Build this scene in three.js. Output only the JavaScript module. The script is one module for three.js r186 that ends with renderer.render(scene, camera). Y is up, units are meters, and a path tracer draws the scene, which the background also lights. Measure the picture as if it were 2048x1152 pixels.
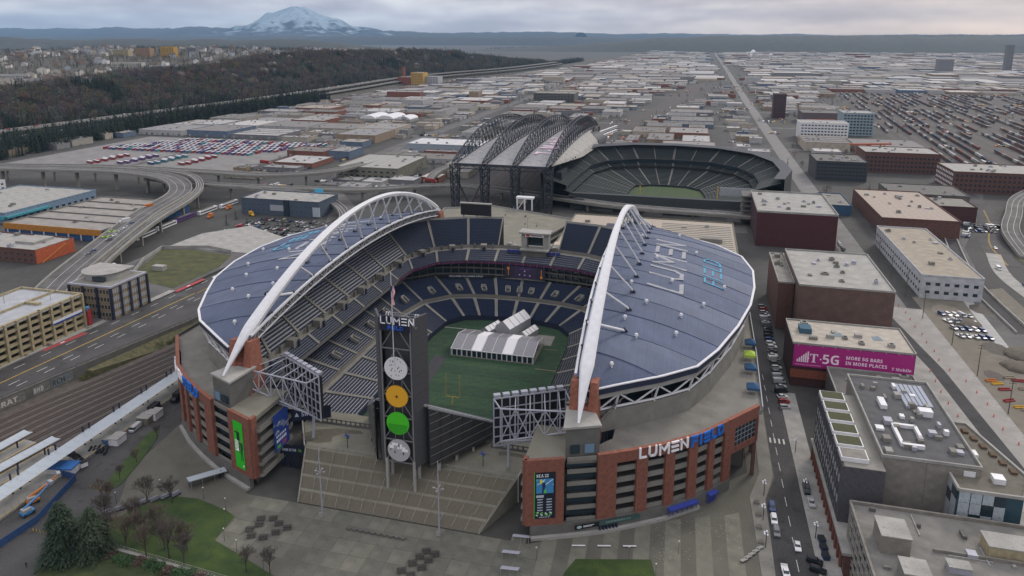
import * as THREE from 'three';
import { mergeGeometries } from 'three/addons/utils/BufferGeometryUtils.js';
import { ImprovedNoise } from 'three/addons/math/ImprovedNoise.js';
import { FontLoader } from 'three/addons/loaders/FontLoader.js';
import { TextGeometry } from 'three/addons/geometries/TextGeometry.js';

// ---------------------------------------------------------------- camera, sky, sun, exposure
const scene = new THREE.Scene();
const camera = new THREE.PerspectiveCamera(56.58, 2048 / 1536, 1, 90000);
camera.position.set(0, 149, 0);
camera.rotation.order = 'YXZ';
camera.rotation.set(-12.334 * Math.PI / 180, 14.436 * Math.PI / 180, 0);
camera.setViewOffset(2048, 1536, 0, 384, 2048, 1152);   // shifted lens
const renderer = new THREE.WebGLRenderer();
renderer.toneMapping = THREE.LinearToneMapping;
renderer.toneMappingExposure = 0.92;
renderer.shadowMap.enabled = true;

const noise3 = new ImprovedNoise();
const N = (x, y, z = 0) => noise3.noise(x, y, z);
const fbm = (x, y, z = 0, o = 4) => { let a = 0, s = 1, f = 1, t = 0; for (let i = 0; i < o; i++) { a += s * N(x * f, y * f, z + i * 7.3); t += s; s *= .5; f *= 2.03; } return a / t; };
let seed = 12345;
const rnd = () => { seed = (seed + 0x6D2B79F5) | 0; let t = Math.imul(seed ^ (seed >>> 15), 1 | seed); t = (t + Math.imul(t ^ (t >>> 7), 61 | t)) ^ t; return ((t ^ (t >>> 14)) >>> 0) / 4294967296; };
const rr = (a, b) => a + (b - a) * rnd();
const pick = a => a[Math.floor(rnd() * a.length)];
const sm = (a, b, x) => { const t = Math.min(1, Math.max(0, (x - a) / (b - a))); return t * t * (3 - 2 * t); };
const ord = n => { const u = ['', 'first', 'second', 'third', 'fourth', 'fifth', 'sixth', 'seventh', 'eighth', 'ninth', 'tenth', 'eleventh', 'twelfth', 'thirteenth', 'fourteenth', 'fifteenth', 'sixteenth', 'seventeenth', 'eighteenth', 'nineteenth']; if (n < 20) return u[n]; const t = Math.floor(n / 10), w = ['', '', 'twent', 'thirt', 'fort', 'fift', 'sixt', 'sevent', 'eight', 'ninet'][t]; return n % 10 ? w + 'y-' + u[n % 10] : w + 'ieth'; };
const lin = c => { const k = new THREE.Color(c); return [k.r, k.g, k.b]; };

const sunDir = new THREE.Vector3(0.42, 0.55, -0.72).normalize();
{ // overcast evening sky, streaked with thin cloud, paler and warmer towards the low sun
  const W = 2048, Hh = 1024, d = new Float32Array(W * Hh * 4);
  const grey = lin('#bcb9c4'), pale = lin('#cfcdce'), warm = lin('#e8c9aa'), blue = lin('#b4bcc6');
  const sunAz = Math.atan2(sunDir.z, sunDir.x);
  for (let j = 0; j < Hh; j++) for (let i = 0; i < W; i++) {
    const ph = ((i + .5) / W - .5) * 2 * Math.PI, el = ((j + .5) / Hh - .5) * Math.PI;
    let da = Math.abs(ph - sunAz); if (da > Math.PI) da = 2 * Math.PI - da;
    const e = Math.max(0, el) * 180 / Math.PI, cx = Math.cos(ph), cz = Math.sin(ph);
    const wave = fbm(cx * 4 + 3, cz * 4, e * .9 + fbm(cx * 8, cz * 8, 1, 2) * 1.2, 4);
    const fine = fbm(cx * 22, cz * 22, e * 3.5 + 9, 3);
    const g = Math.exp(-e / 6) * Math.exp(-Math.pow(da / 0.6, 2)), b = Math.exp(-e / 2.2) * sm(.3, 1.1, da) * .6;
    const k = 1.0 + .55 * wave + .22 * fine + .85 * Math.min(1, e / 55);
    for (let c = 0; c < 3; c++) {
      let v = grey[c] + (pale[c] - grey[c]) * sm(-.25, .4, wave + fine * .4);
      v += (blue[c] - v) * b; v += (warm[c] - v) * g;
      d[(j * W + i) * 4 + c] = 1.36 * v * k * (el < 0 ? .55 : 1);
    }
    d[(j * W + i) * 4 + 3] = 1;
  }
  const t = new THREE.DataTexture(d, W, Hh, THREE.RGBAFormat, THREE.FloatType);
  t.mapping = THREE.EquirectangularReflectionMapping; t.magFilter = t.minFilter = THREE.LinearFilter; t.wrapS = THREE.RepeatWrapping; t.needsUpdate = true;
  scene.background = t; scene.environment = t;
}
const sun = new THREE.DirectionalLight(0xfff4e6, 1.6);
sun.position.copy(sunDir).multiplyScalar(1500).add(new THREE.Vector3(-90, 0, -300)); sun.target.position.set(-90, 0, -300);
sun.castShadow = true; sun.shadow.radius = 24; sun.shadow.mapSize.set(4096, 4096);
Object.assign(sun.shadow.camera, { left: -600, right: 600, top: 600, bottom: -600, near: 100, far: 4000 });
scene.add(sun, sun.target);
scene.fog = new THREE.FogExp2(0x9cc6ec, 2.6e-5);

// ---------------------------------------------------------------- helpers
const used = {};
const numbered = n => { const k = used[n] = (used[n] ?? -1) + 1; return k ? n + '_' + String(k).padStart(3, '0') : n; };
const shade = o => { o.traverse(m => { if (m.isMesh) { m.castShadow = true; m.receiveShadow = true; } }); return o; };
function tag(o, label, category, group) { o.userData.label = label; o.userData.category = category; if (group) o.userData.group = group; return o; }
function thing(name, label, category, [x, y, z] = [0, 0, 0], turn = 0, group) {
  const o = new THREE.Group(); o.name = numbered(name); o.position.set(x, y, z); o.rotation.y = turn; scene.add(o); return tag(o, label, category, group);
}
function struct(o, name) { o.name = numbered(name); o.userData.kind = 'structure'; o.userData.label = undefined; delete o.userData.label; scene.add(o); return shade(o); }
function stuff(o, name, label, category) { o.name = numbered(name); o.userData.kind = 'stuff'; tag(o, label, category); scene.add(o); return shade(o); }
function copy(o, [x, y, z], turn = 0, label, s) { const c = o.clone(); c.name = numbered(o.name.replace(/_\d+$/, '')); c.position.set(x, y, z); c.rotation.y = turn; if (s) c.scale.set(...(s.length ? s : [s, s, s])); c.userData = { ...o.userData }; if (label) c.userData.label = label; scene.add(c); return c; }
const V = (x, y, z) => new THREE.Vector3(x, y, z);

class MB {                                  // collects flat-shaded faces with uv in metres
  constructor() { this.p = []; this.n = []; this.u = []; }
  tri(a, b, c) {
    const ux = b[0] - a[0], uy = b[1] - a[1], uz = b[2] - a[2], vx = c[0] - a[0], vy = c[1] - a[1], vz = c[2] - a[2];
    let nx = uy * vz - uz * vy, ny = uz * vx - ux * vz, nz = ux * vy - uy * vx; const l = Math.hypot(nx, ny, nz); if (l < 1e-9) return this; nx /= l; ny /= l; nz /= l;
    for (const q of [a, b, c]) {
      this.p.push(q[0], q[1], q[2]); this.n.push(nx, ny, nz);
      if (Math.abs(ny) > .75) this.u.push(q[0], q[2]); else { const h = Math.hypot(nx, nz); this.u.push((q[0] * nz - q[2] * nx) / h, q[1]); }
    } return this;
  }
  quad(a, b, c, d) { return this.tri(a, b, c).tri(a, c, d); }
  // box by centre of base, size, turn
  box(x, y, z, w, h, d, r = 0) {
    const c = Math.cos(r), s = Math.sin(r), q = (i, j, k) => [x + i * w / 2 * c + k * d / 2 * s, y + j * h, z - i * w / 2 * s + k * d / 2 * c];
    const A = q(-1, 0, 1), B = q(1, 0, 1), C = q(1, 0, -1), D = q(-1, 0, -1), E = q(-1, 1, 1), F = q(1, 1, 1), G = q(1, 1, -1), Hq = q(-1, 1, -1);
    return this.quad(A, B, F, E).quad(B, C, G, F).quad(C, D, Hq, G).quad(D, A, E, Hq).quad(E, F, G, Hq).quad(D, C, B, A);
  }
  bb(x0, y0, z0, x1, y1, z1) { return this.box((x0 + x1) / 2, y0, (z0 + z1) / 2, Math.abs(x1 - x0), y1 - y0, Math.abs(z1 - z0)); }
  // bar from a to b with square section
  bar(a, b, w, h = w, up = [0, 1, 0]) {
    const d = V(b[0] - a[0], b[1] - a[1], b[2] - a[2]).normalize(); let u = V(...up); if (Math.abs(d.dot(u)) > .98) u = V(1, 0, 0);
    const s = V().crossVectors(d, u).normalize().multiplyScalar(w / 2), t = V().crossVectors(s, d).normalize().multiplyScalar(h / 2);
    const q = (P, i, j) => [P[0] + s.x * i + t.x * j, P[1] + s.y * i + t.y * j, P[2] + s.z * i + t.z * j];
    const A = q(a, -1, -1), B = q(a, 1, -1), C = q(a, 1, 1), D = q(a, -1, 1), E = q(b, -1, -1), F = q(b, 1, -1), G = q(b, 1, 1), Hq = q(b, -1, 1);
    return this.quad(A, D, C, B).quad(E, F, G, Hq).quad(A, B, F, E).quad(B, C, G, F).quad(C, D, Hq, G).quad(D, A, E, Hq);
  }
  tube(a, b, r, k = 6, r2 = r) {
    const d = V(b[0] - a[0], b[1] - a[1], b[2] - a[2]).normalize(); let u = Math.abs(d.y) > .95 ? V(1, 0, 0) : V(0, 1, 0);
    const s = V().crossVectors(d, u).normalize(), t = V().crossVectors(s, d).normalize(), q = (P, i, R) => { const w = i / k * Math.PI * 2, c = Math.cos(w) * R, e = Math.sin(w) * R; return [P[0] + s.x * c + t.x * e, P[1] + s.y * c + t.y * e, P[2] + s.z * c + t.z * e]; };
    for (let i = 0; i < k; i++) { const A = q(a, i, r), B = q(a, i + 1, r), C = q(b, i + 1, r2), D = q(b, i, r2); this.quad(B, A, D, C); this.tri(a, A, B); this.tri(b, C, D); }
    return this;
  }
  // extruded ground polygon [[x,z],...]; y1 may be a function
  prism(pts, y0, y1, opt = {}) {
    const sh = pts.map(q => new THREE.Vector2(q[0], q[1])); let P = pts; if (THREE.ShapeUtils.isClockWise(sh)) { P = pts.slice().reverse(); sh.reverse(); }
    const f = typeof y1 === 'function' ? y1 : () => y1, g = typeof y0 === 'function' ? y0 : () => y0;
    for (let i = 0; i < P.length; i++) { const a = P[i], b = P[(i + 1) % P.length]; if (!opt.noSide) this.quad([a[0], g(...a), a[1]], [a[0], f(...a), a[1]], [b[0], f(...b), b[1]], [b[0], g(...b), b[1]]); }
    for (const [i, j, k] of THREE.ShapeUtils.triangulateShape(sh, [])) {
      const a = P[i], b = P[j], c = P[k];
      if (!opt.noTop) this.tri([a[0], f(...a), a[1]], [c[0], f(...c), c[1]], [b[0], f(...b), b[1]]);
      if (!opt.noBottom) this.tri([a[0], g(...a), a[1]], [b[0], g(...b), b[1]], [c[0], g(...c), c[1]]);
    } return this;
  }
  sheet(pts, y) { return this.prism(pts, y, y, { noSide: true, noBottom: true }); }
  // ribbon along a path [[x,y,z]...] with half widths
  strip(path, w, dy = 0) {
    const L = side(path, w / 2), R = side(path, -w / 2);
    for (let i = 0; i + 1 < path.length; i++) this.quad([L[i][0], L[i][1] + dy, L[i][2]], [R[i][0], R[i][1] + dy, R[i][2]], [R[i + 1][0], R[i + 1][1] + dy, R[i + 1][2]], [L[i + 1][0], L[i + 1][1] + dy, L[i + 1][2]]);
    return this;
  }
  // solid band following a path: width w centred at offset o, from dy0 to dy1
  band(path, o, w, dy0, dy1) {
    const L = side(path, o + w / 2), R = side(path, o - w / 2), up = (q, d) => [q[0], q[1] + d, q[2]];
    for (let i = 0; i + 1 < path.length; i++) {
      this.quad(up(L[i], dy1), up(R[i], dy1), up(R[i + 1], dy1), up(L[i + 1], dy1)); this.quad(up(L[i + 1], dy0), up(R[i + 1], dy0), up(R[i], dy0), up(L[i], dy0));
      this.quad(up(L[i], dy0), up(L[i], dy1), up(L[i + 1], dy1), up(L[i + 1], dy0)); this.quad(up(R[i + 1], dy0), up(R[i + 1], dy1), up(R[i], dy1), up(R[i], dy0));
    }
    const n = path.length - 1; this.quad(up(L[0], dy0), up(R[0], dy0), up(R[0], dy1), up(L[0], dy1)); this.quad(up(R[n], dy0), up(L[n], dy0), up(L[n], dy1), up(R[n], dy1));
    return this;
  }
  geo() { const g = new THREE.BufferGeometry(); g.setAttribute('position', new THREE.Float32BufferAttribute(this.p, 3)); g.setAttribute('normal', new THREE.Float32BufferAttribute(this.n, 3)); g.setAttribute('uv', new THREE.Float32BufferAttribute(this.u, 2)); return g; }
  build(name, mat, parent) { const m = new THREE.Mesh(this.geo(), mat); m.name = name; m.castShadow = m.receiveShadow = true; if (parent) parent.add(m); return m; }
}
function side(path, o) {
  return path.map((q, i) => { const a = path[Math.max(0, i - 1)], b = path[Math.min(path.length - 1, i + 1)], dx = b[0] - a[0], dz = b[2] - a[2], l = Math.hypot(dx, dz) || 1; return [q[0] + dz / l * o, q[1], q[2] - dx / l * o]; });
}
function smoothPath(pts, n = 6) { const c = new THREE.CatmullRomCurve3(pts.map(q => V(...q)), false, 'centripetal'); return c.getPoints((pts.length - 1) * n).map(v => [v.x, v.y, v.z]); }
const part = (mb, name, mat, parent) => mb.build(name, mat, parent);

// ---------------------------------------------------------------- materials
const texCache = {};
function grain(key, fn, size = 256) {
  if (texCache[key]) return texCache[key];
  const d = new Uint8Array(size * size * 4);
  for (let j = 0; j < size; j++) for (let i = 0; i < size; i++) { const v = fn(i / size, j / size); const o = (j * size + i) * 4; for (let c = 0; c < 3; c++) d[o + c] = Math.max(0, Math.min(255, 255 * (v.length ? v[c] : v))); d[o + 3] = 255; }
  const t = new THREE.DataTexture(d, size, size); t.wrapS = t.wrapT = THREE.RepeatWrapping; t.magFilter = THREE.LinearFilter; t.minFilter = THREE.LinearMipmapLinearFilter; t.generateMipmaps = true; t.colorSpace = THREE.SRGBColorSpace; t.needsUpdate = true;
  return texCache[key] = t;
}
const tileN = (u, v, f, s, o = 3) => { // tiling noise
  const a = fbm(u * f, v * f, s, o), b = fbm((u - 1) * f, v * f, s, o), c = fbm(u * f, (v - 1) * f, s, o), d = fbm((u - 1) * f, (v - 1) * f, s, o);
  return (a * (1 - u) + b * u) * (1 - v) + (c * (1 - u) + d * u) * v;
};
// surface grain maps, multiplied with the material colour
const GR = {
  mottle: () => grain('mottle', (u, v) => .86 + .30 * tileN(u, v, 5, 1, 5) + .16 * tileN(u, v, 40, 5, 2)),
  membrane: () => grain('membrane', (u, v) => { const a = tileN(u, v, 3, 17, 5), s = tileN(u, v, 12, 29, 3), q = Math.abs((u * 8) % 1 - .5) < .04 ? -.05 : 0; return .90 + .24 * a + (s > .18 ? -.4 * (s - .18) : 0) + .08 * fbm(u * 70, v * 3, 4, 3) + q; }, 512),
  faint: () => grain('faint', (u, v) => .95 + .10 * tileN(u, v, 5, 91, 4)),
  stain: () => grain('stain', (u, v) => { const a = tileN(u, v, 4, 11, 5), b = tileN(u, v, 14, 31, 4); return .90 + .24 * a + (b > .16 ? -.4 * (b - .16) : 0) + .10 * tileN(u, v, 70, 3, 1); }, 512),
  gravel: () => grain('gravel', (u, v) => .82 + .38 * tileN(u, v, 6, 21, 4) + .3 * tileN(u, v, 90, 2, 1)),
  asphalt: () => grain('asphalt', (u, v) => { const a = tileN(u, v, 3, 41, 5); const p = tileN(u, v, 9, 77, 2); return .86 + .42 * a + (p > .2 ? -.1 : 0) + .22 * tileN(u, v, 80, 12, 1); }, 512),
  grass: () => grain('grass', (u, v) => { const a = tileN(u, v, 4, 51, 5), b = tileN(u, v, 60, 13, 2); const k = .84 + .5 * a + .4 * b; return [k * (1 + .35 * a), k, k * (1 - .2 * a)]; }, 512),
  streak: () => grain('streak', (u, v) => .86 + .22 * tileN(u, v, 4, 61, 3) + .26 * fbm(u * 60, v * 3, 4, 3), 256),
  sheetmetal: () => grain('sheetmetal', (u, v) => .88 + .12 * tileN(u, v, 6, 71, 4) + .06 * (Math.sin(u * Math.PI * 2 * 16) > .6 ? -1 : .2)),
  brick: () => grain('brick', (u, v) => { const r = Math.floor(v * 64), q = Math.sin(r * 12.9 + Math.floor(u * 24 + (r % 2) * .5) * 78.2) * 43758.5; const w = q - Math.floor(q); return .84 + .16 * (w - .5) + .26 * tileN(u, v, 5, 81, 4); }, 256),
};
const matCache = {};
function M(col, gr, tile = 8, o = {}) {
  const k = col + '|' + gr + '|' + tile + JSON.stringify(o); if (matCache[k]) return matCache[k];
  const m = new THREE.MeshStandardMaterial({ roughness: .88, metalness: 0, ...o });
  if (typeof col === 'string') m.color.set(col); else m.color.setRGB(...col);
  if (gr) { const kk = gr + tile; if (!texCache['r' + kk]) { const t = GR[gr]().clone(); t.repeat.set(1 / tile, 1 / tile); t.needsUpdate = true; texCache['r' + kk] = t; } m.map = texCache['r' + kk]; }
  m.name = String(col).replace('#', 'c') + (gr || ''); return matCache[k] = m;
}
const C = {
  conc: M([.23, .223, .193], 'stain', 24), concD: M([.138, .135, .122], 'stain', 18), concL: M([.35, .347, .318], 'stain', 22), plaza: M([.124, .120, .095], 'stain', 34), plazaL: M([.205, .199, .154], 'stain', 30),
  step: M([.165, .147, .108], 'faint', 7), asph: M([.072, .071, .069], 'asphalt', 40), asphL: M([.125, .122, .116], 'asphalt', 46), asphD: M([.045, .045, .046], 'asphalt', 30),
  brick: M([.262, .098, .064], 'brick', 7), brickP: M([.345, .128, .078], 'brick', 7), brickD: M([.085, .034, .032], 'brick', 7), brickB: M([.15, .072, .055], 'brick', 9),
  white: M([.66, .67, .68], 'faint', 9, { roughness: .5 }), steel: M([.33, .34, .39], 'faint', 5, { roughness: .55 }), dark: M([.02, .022, .026], 'mottle', 6), navy: M([.018, .026, .06], 'mottle', 5, { roughness: .6 }),
  seat: M([.018, .035, .085], 'mottle', 3, { roughness: .6 }), seatN: M([.02, .034, .07], 'mottle', 3, { roughness: .6 }), grass: M([.042, .082, .009], 'grass', 22), turf: M([.022, .066, .026], 'grass', 16),
  dirt: M([.16, .14, .105], 'stain', 20), ballast: M([.10, .085, .075], 'gravel', 9), lot: M([.14, .137, .13], 'stain', 46), glass: M([.025, .04, .05], null, 1, { roughness: .12, metalness: .1 }), black: M([.012, .012, .014], null),
  green: M([.02, .03, .032], 'mottle', 5, { roughness: .6 }), paint: M([.75, .75, .72], 'mottle', 4), yellow: M([.62, .42, .06], 'mottle', 4), red: M([.5, .05, .05], 'mottle', 6), rail: M([.30, .31, .33], null, 1, { roughness: .5, metalness: .3 }),
};
// ---------------------------------------------------------------- land
const x5 = z => { const K = [[400, -985], [-700, -962], [-1100, -940], [-1456, -923], [-2164, -930], [-2469, -867], [-2813, -774], [-3483, -704], [-4600, -640], [-9000, -500]]; for (let i = 0; i + 1 < K.length; i++) if (z <= K[i][0] && z >= K[i + 1][0]) { const t = (z - K[i][0]) / (K[i + 1][0] - K[i][0]); return K[i][1] + t * (K[i + 1][1] - K[i][1]); } return K[0][1]; };
function hillY(x, z) {                                   // the wooded ridge east of the freeway
  const e = x5(z) - x; if (e < -90) return 0;
  const fall = 1 - sm(-2350, -4100, z), top = 50 + 42 * sm(-900, -2100, z) + 10 * fbm(x / 420, z / 420, 3, 3) + 12 * sm(250, 900, e) * sm(-2000, -2800, z);
  const back = 1 - .55 * sm(1400, 2600, e);
  return Math.max(0, fall * back * (9 * sm(-60, -10, e) + (top - 9) * sm(28, 250, e + 70 * fbm(x / 240, z / 240, 9, 3))));
}
{
  const g = new MB(); for (const [x0, x1, z0, z1] of [[-27000, -130, 900, -24000], [-50, 22000, 900, -24000], [-130, -50, 900, -222], [-130, -50, -358, -24000]]) g.sheet([[x0, z0], [x1, z0], [x1, z1], [x0, z1]], -0.12);
  struct(g.build('', M([.062, .062, .056], 'mottle', 150)), 'ground');
  // ridge with its wooded slope
  const hx = [], step = 26, P = [];
  const cols = []; for (let e = -90; e <= 3000; e += e < 350 ? 18 : 90) cols.push(e);
  const rows = []; for (let z = -300; z >= -4900; z -= 45) rows.push(z);
  const pos = [], idx = [], uv = [];
  rows.forEach(z => cols.forEach(e => { const x = x5(z) - e; pos.push(x, hillY(x, z) - .1, z); uv.push(x, z); }));
  const nc = cols.length; for (let i = 0; i + 1 < rows.length; i++) for (let j = 0; j + 1 < nc; j++) { const a = i * nc + j; idx.push(a, a + 1, a + nc, a + 1, a + nc + 1, a + nc); }
  const hg = new THREE.BufferGeometry(); hg.setAttribute('position', new THREE.Float32BufferAttribute(pos, 3)); hg.setAttribute('uv', new THREE.Float32BufferAttribute(uv, 2)); hg.setIndex(idx); hg.computeVertexNormals();
  struct(new THREE.Mesh(hg, M([.075, .07, .05], 'grass', 120)), 'hill');
  // far wooded ridges: [x0,x1,z,height fn,colour]
  const ridge = (name, x0, x1, z, depth, hf, mat, n = 160) => {
    const p = [], ix = [], u = [], R = 9;
    for (let i = 0; i <= n; i++) { const x = x0 + (x1 - x0) * i / n, h = hf(x); for (let k = 0; k <= R; k++) { const s = k / R, zz = z - (s - .5) * depth, y = h * Math.sin(Math.PI * Math.min(1, s * 1.15)) ** .8 * (1 + .13 * fbm(x / 300, zz / 300, 4, 3)); p.push(x + 120 * N(x / 700, s * 3, 2), Math.max(-1, y - 1), zz); u.push(x, zz); } }
    for (let i = 0; i < n; i++) for (let k = 0; k < R; k++) { const a = i * (R + 1) + k; ix.push(a, a + R + 1, a + 1, a + 1, a + R + 1, a + R + 2); }
    const gg = new THREE.BufferGeometry(); gg.setAttribute('position', new THREE.Float32BufferAttribute(p, 3)); gg.setAttribute('uv', new THREE.Float32BufferAttribute(u, 2)); gg.setIndex(ix); gg.computeVertexNormals();
    return struct(new THREE.Mesh(gg, mat), name);
  };
  const wood = M([.038, .045, .035], 'mottle', 420), woodF = M([.03, .04, .042], 'mottle', 900);
  ridge('hill', -2300, 6500, -8000, 2200, x => (96 + 56 * sm(-2000, 700, x)) * sm(-2700, -200, x) + 9 * fbm(x / 500, 1, 0, 4) + 5 * fbm(x / 60, 1, 5, 2), wood, 420);
  ridge('hill', -7000, -1500, -5600, 1500, x => (118 + 34 * fbm(x / 900, 7, 0, 4)) * sm(-1500, -3600, x) + 7 * fbm(x / 60, 3, 2, 2), wood, 300);
  ridge('hill', -9500, -5200, -5200, 1800, x => 165 * sm(-4800, -6300, x) + 22 * fbm(x / 700, 2, 1, 3), wood, 200);
  ridge('hill', -14000, 3500, -12500, 2500, x => 150 - 34 * sm(-6000, 2000, x) + 30 * fbm(x / 1700, 9, 0, 4), woodF, 220);
  ridge('mountain', -24000, -3000, -19000, 2600, x => (390 + 140 * fbm(x / 1500, 5, 0, 5)) * (1 - .36 * sm(-12500, -6500, x)), woodF, 300);
  ridge('mountain', -12500, 8000, -20500, 2400, x => 225 + 75 * fbm(x / 1500, 2, 0, 5) - 40 * sm(-3000, 3000, x), woodF, 240);
  // the snow-capped volcano
  const cx = -10676, cz = -18000, S = 190, p = [], ix = [], col = [], rad = 4200;
  const vy = (x, z) => { const r = Math.hypot(x * .93, z) / rad, a = Math.atan2(z, x); const cone = 1030 * Math.exp(-r * rad / 1480) * Math.max(0, 1 - r ** 4); const rid = fbm(Math.cos(a) * 3 + r * 2, Math.sin(a) * 3, r * 5, 5), sh = 210 * Math.exp(-(((x + 800) / 190) ** 2) - (z / 700) ** 2); return Math.min(cone, 925 + 25 * fbm(x / 150, z / 150, 2, 3)) + (rid * 430 * Math.min(1, r * 3.8)) * Math.max(0, 1 - r) ** .7 + sh * .55; };
  for (let i = 0; i <= S; i++) for (let j = 0; j <= S; j++) {
    const x = (i / S * 2 - 1) * rad, z = (j / S * 2 - 1) * rad, y = vy(x, z); p.push(cx + x, Math.max(-5, y), cz + z);
    const rock = fbm(x / 260, z / 260, y / 400, 5), sn = sm(260, 480, y + 620 * rock) * (.55 + .45 * sm(-.25, .1, fbm(x / 110, z / 110, 3, 4) + .12));
    col.push(.025 + .26 * sn, .04 + .33 * sn, .055 + .37 * sn);
  }
  for (let i = 0; i < S; i++) for (let j = 0; j < S; j++) { const a = i * (S + 1) + j; ix.push(a, a + 1, a + S + 1, a + 1, a + S + 2, a + S + 1); }
  const vg = new THREE.BufferGeometry(); vg.setAttribute('position', new THREE.Float32BufferAttribute(p, 3)); vg.setAttribute('color', new THREE.Float32BufferAttribute(col, 3)); vg.setIndex(ix); vg.computeVertexNormals();
  struct(new THREE.Mesh(vg, new THREE.MeshStandardMaterial({ vertexColors: true, roughness: .95 })), 'mountain');
}
// ---------------------------------------------------------------- football stadium
const CX = -90, CZ = -302;
// stroke lettering: polylines on a 0..w x 0..1 box
const STROKES = {
  L: [.66, [[.06, 1], [.06, .06], [.66, .06]]], U: [.8, [[.06, 1], [.06, .3], [.2, .08], [.6, .08], [.74, .3], [.74, 1]]], M: [1, [[.06, 0], [.06, .97], [.5, .4], [.94, .97], [.94, 0]]],
  E: [.74, [[.04, .94], [.74, .94]], [[.04, .5], [.7, .5]], [[.04, .06], [.74, .06]]], N: [.84, [[.06, 0], [.06, .96], [.78, .06], [.78, 1]]], F: [.66, [[.06, 0], [.06, .94], [.66, .94]], [[.06, .5], [.56, .5]]],
  I: [.2, [[.1, 0], [.1, 1]]], D: [.8, [[.06, .06], [.06, .94], [.5, .94], [.74, .7], [.74, .3], [.5, .06], [.06, .06]]],
};
// place a word letter by letter: at(s, t) -> [x,y,z] maps along/up metres; nrm gives thickness direction
function letters(word, size, mat, parent, at, thick = .14, depth = .35, gap = .26, name = 'letter') {
  let s = 0;
  for (const ch of word) {
    const [w, ...ls] = STROKES[ch], b = new MB();
    for (const l of ls) for (let i = 0; i + 1 < l.length; i++) {
      const dx = l[i + 1][0] - l[i][0], dy = l[i + 1][1] - l[i][1], n = Math.hypot(dx, dy), ex = dx / n * thick * .45, ey = dy / n * thick * .45;
      const a = at((s + (l[i][0] - ex)) * size, (l[i][1] - ey) * size), c = at((s + (l[i + 1][0] + ex)) * size, (l[i + 1][1] + ey) * size);
      const up = at((s + l[i][0]) * size, l[i][1] * size, 1), o = at((s + l[i][0]) * size, l[i][1] * size, 0);
      b.bar(a, c, thick * size, depth, [up[0] - o[0], up[1] - o[1], up[2] - o[2]]);
    }
    part(b, name, mat, parent); s += w + gap;
  }
  return s * size;
}
function canvasMat(w, h, draw, o = {}) {
  const c = document.createElement('canvas'); c.width = w; c.height = h; const g = c.getContext('2d'); draw(g, w, h);
  const t = new THREE.CanvasTexture(c); t.colorSpace = THREE.SRGBColorSpace; t.anisotropy = 8; return new THREE.MeshStandardMaterial({ map: t, roughness: .6, ...o });
}
// flat printed panel given by four corners bl, br, tr, tl
function panel(name, mat, parent, bl, br, tr, tl) {
  const g = new THREE.BufferGeometry(); g.setAttribute('position', new THREE.Float32BufferAttribute([...bl, ...br, ...tr, ...bl, ...tr, ...tl], 3)); g.setAttribute('uv', new THREE.Float32BufferAttribute([0, 0, 1, 0, 1, 1, 0, 0, 1, 1, 0, 1], 2)); g.computeVertexNormals();
  const m = new THREE.Mesh(g, mat); m.name = name; m.castShadow = m.receiveShadow = true; parent.add(m); return m;
}
// wall slab between two ground points
const slab = (b, A, B, y0, y1, t = .5, o = 0) => b.band([[A[0], 0, A[1]], [B[0], 0, B[1]]], o, t, y0, y1);
const lerp = (a, b, t) => a + (b - a) * t, mix = (A, B, t) => A.map((v, i) => lerp(v, B[i], t));
function along(path, s) { // point on a polyline at length s
  for (let i = 0; i + 1 < path.length; i++) { const l = Math.hypot(path[i + 1][0] - path[i][0], path[i + 1][1] - path[i][1]); if (s <= l || i + 2 === path.length) return { p: mix(path[i], path[i + 1], s / l), d: [(path[i + 1][0] - path[i][0]) / l, (path[i + 1][1] - path[i][1]) / l] }; s -= l; }
}
const roofBlue = [M([.088, .116, .190], 'membrane', 26, { roughness: .78 }), M([.078, .104, .174], 'membrane', 31, { roughness: .75 }), M([.10, .128, .20], 'membrane', 22, { roughness: .72 })];
const letterBlue = M([.01, .13, .50], null), letterWhite = M([.75, .76, .78], null), cyan = M([.12, .42, .62], 'mottle', 4);
const stadium = thing('stadium', 'football stadium with twin white arches, blue curved roofs and brick podium', 'stadium', [CX, 0, CZ]);
const SD = stadium;
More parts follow.
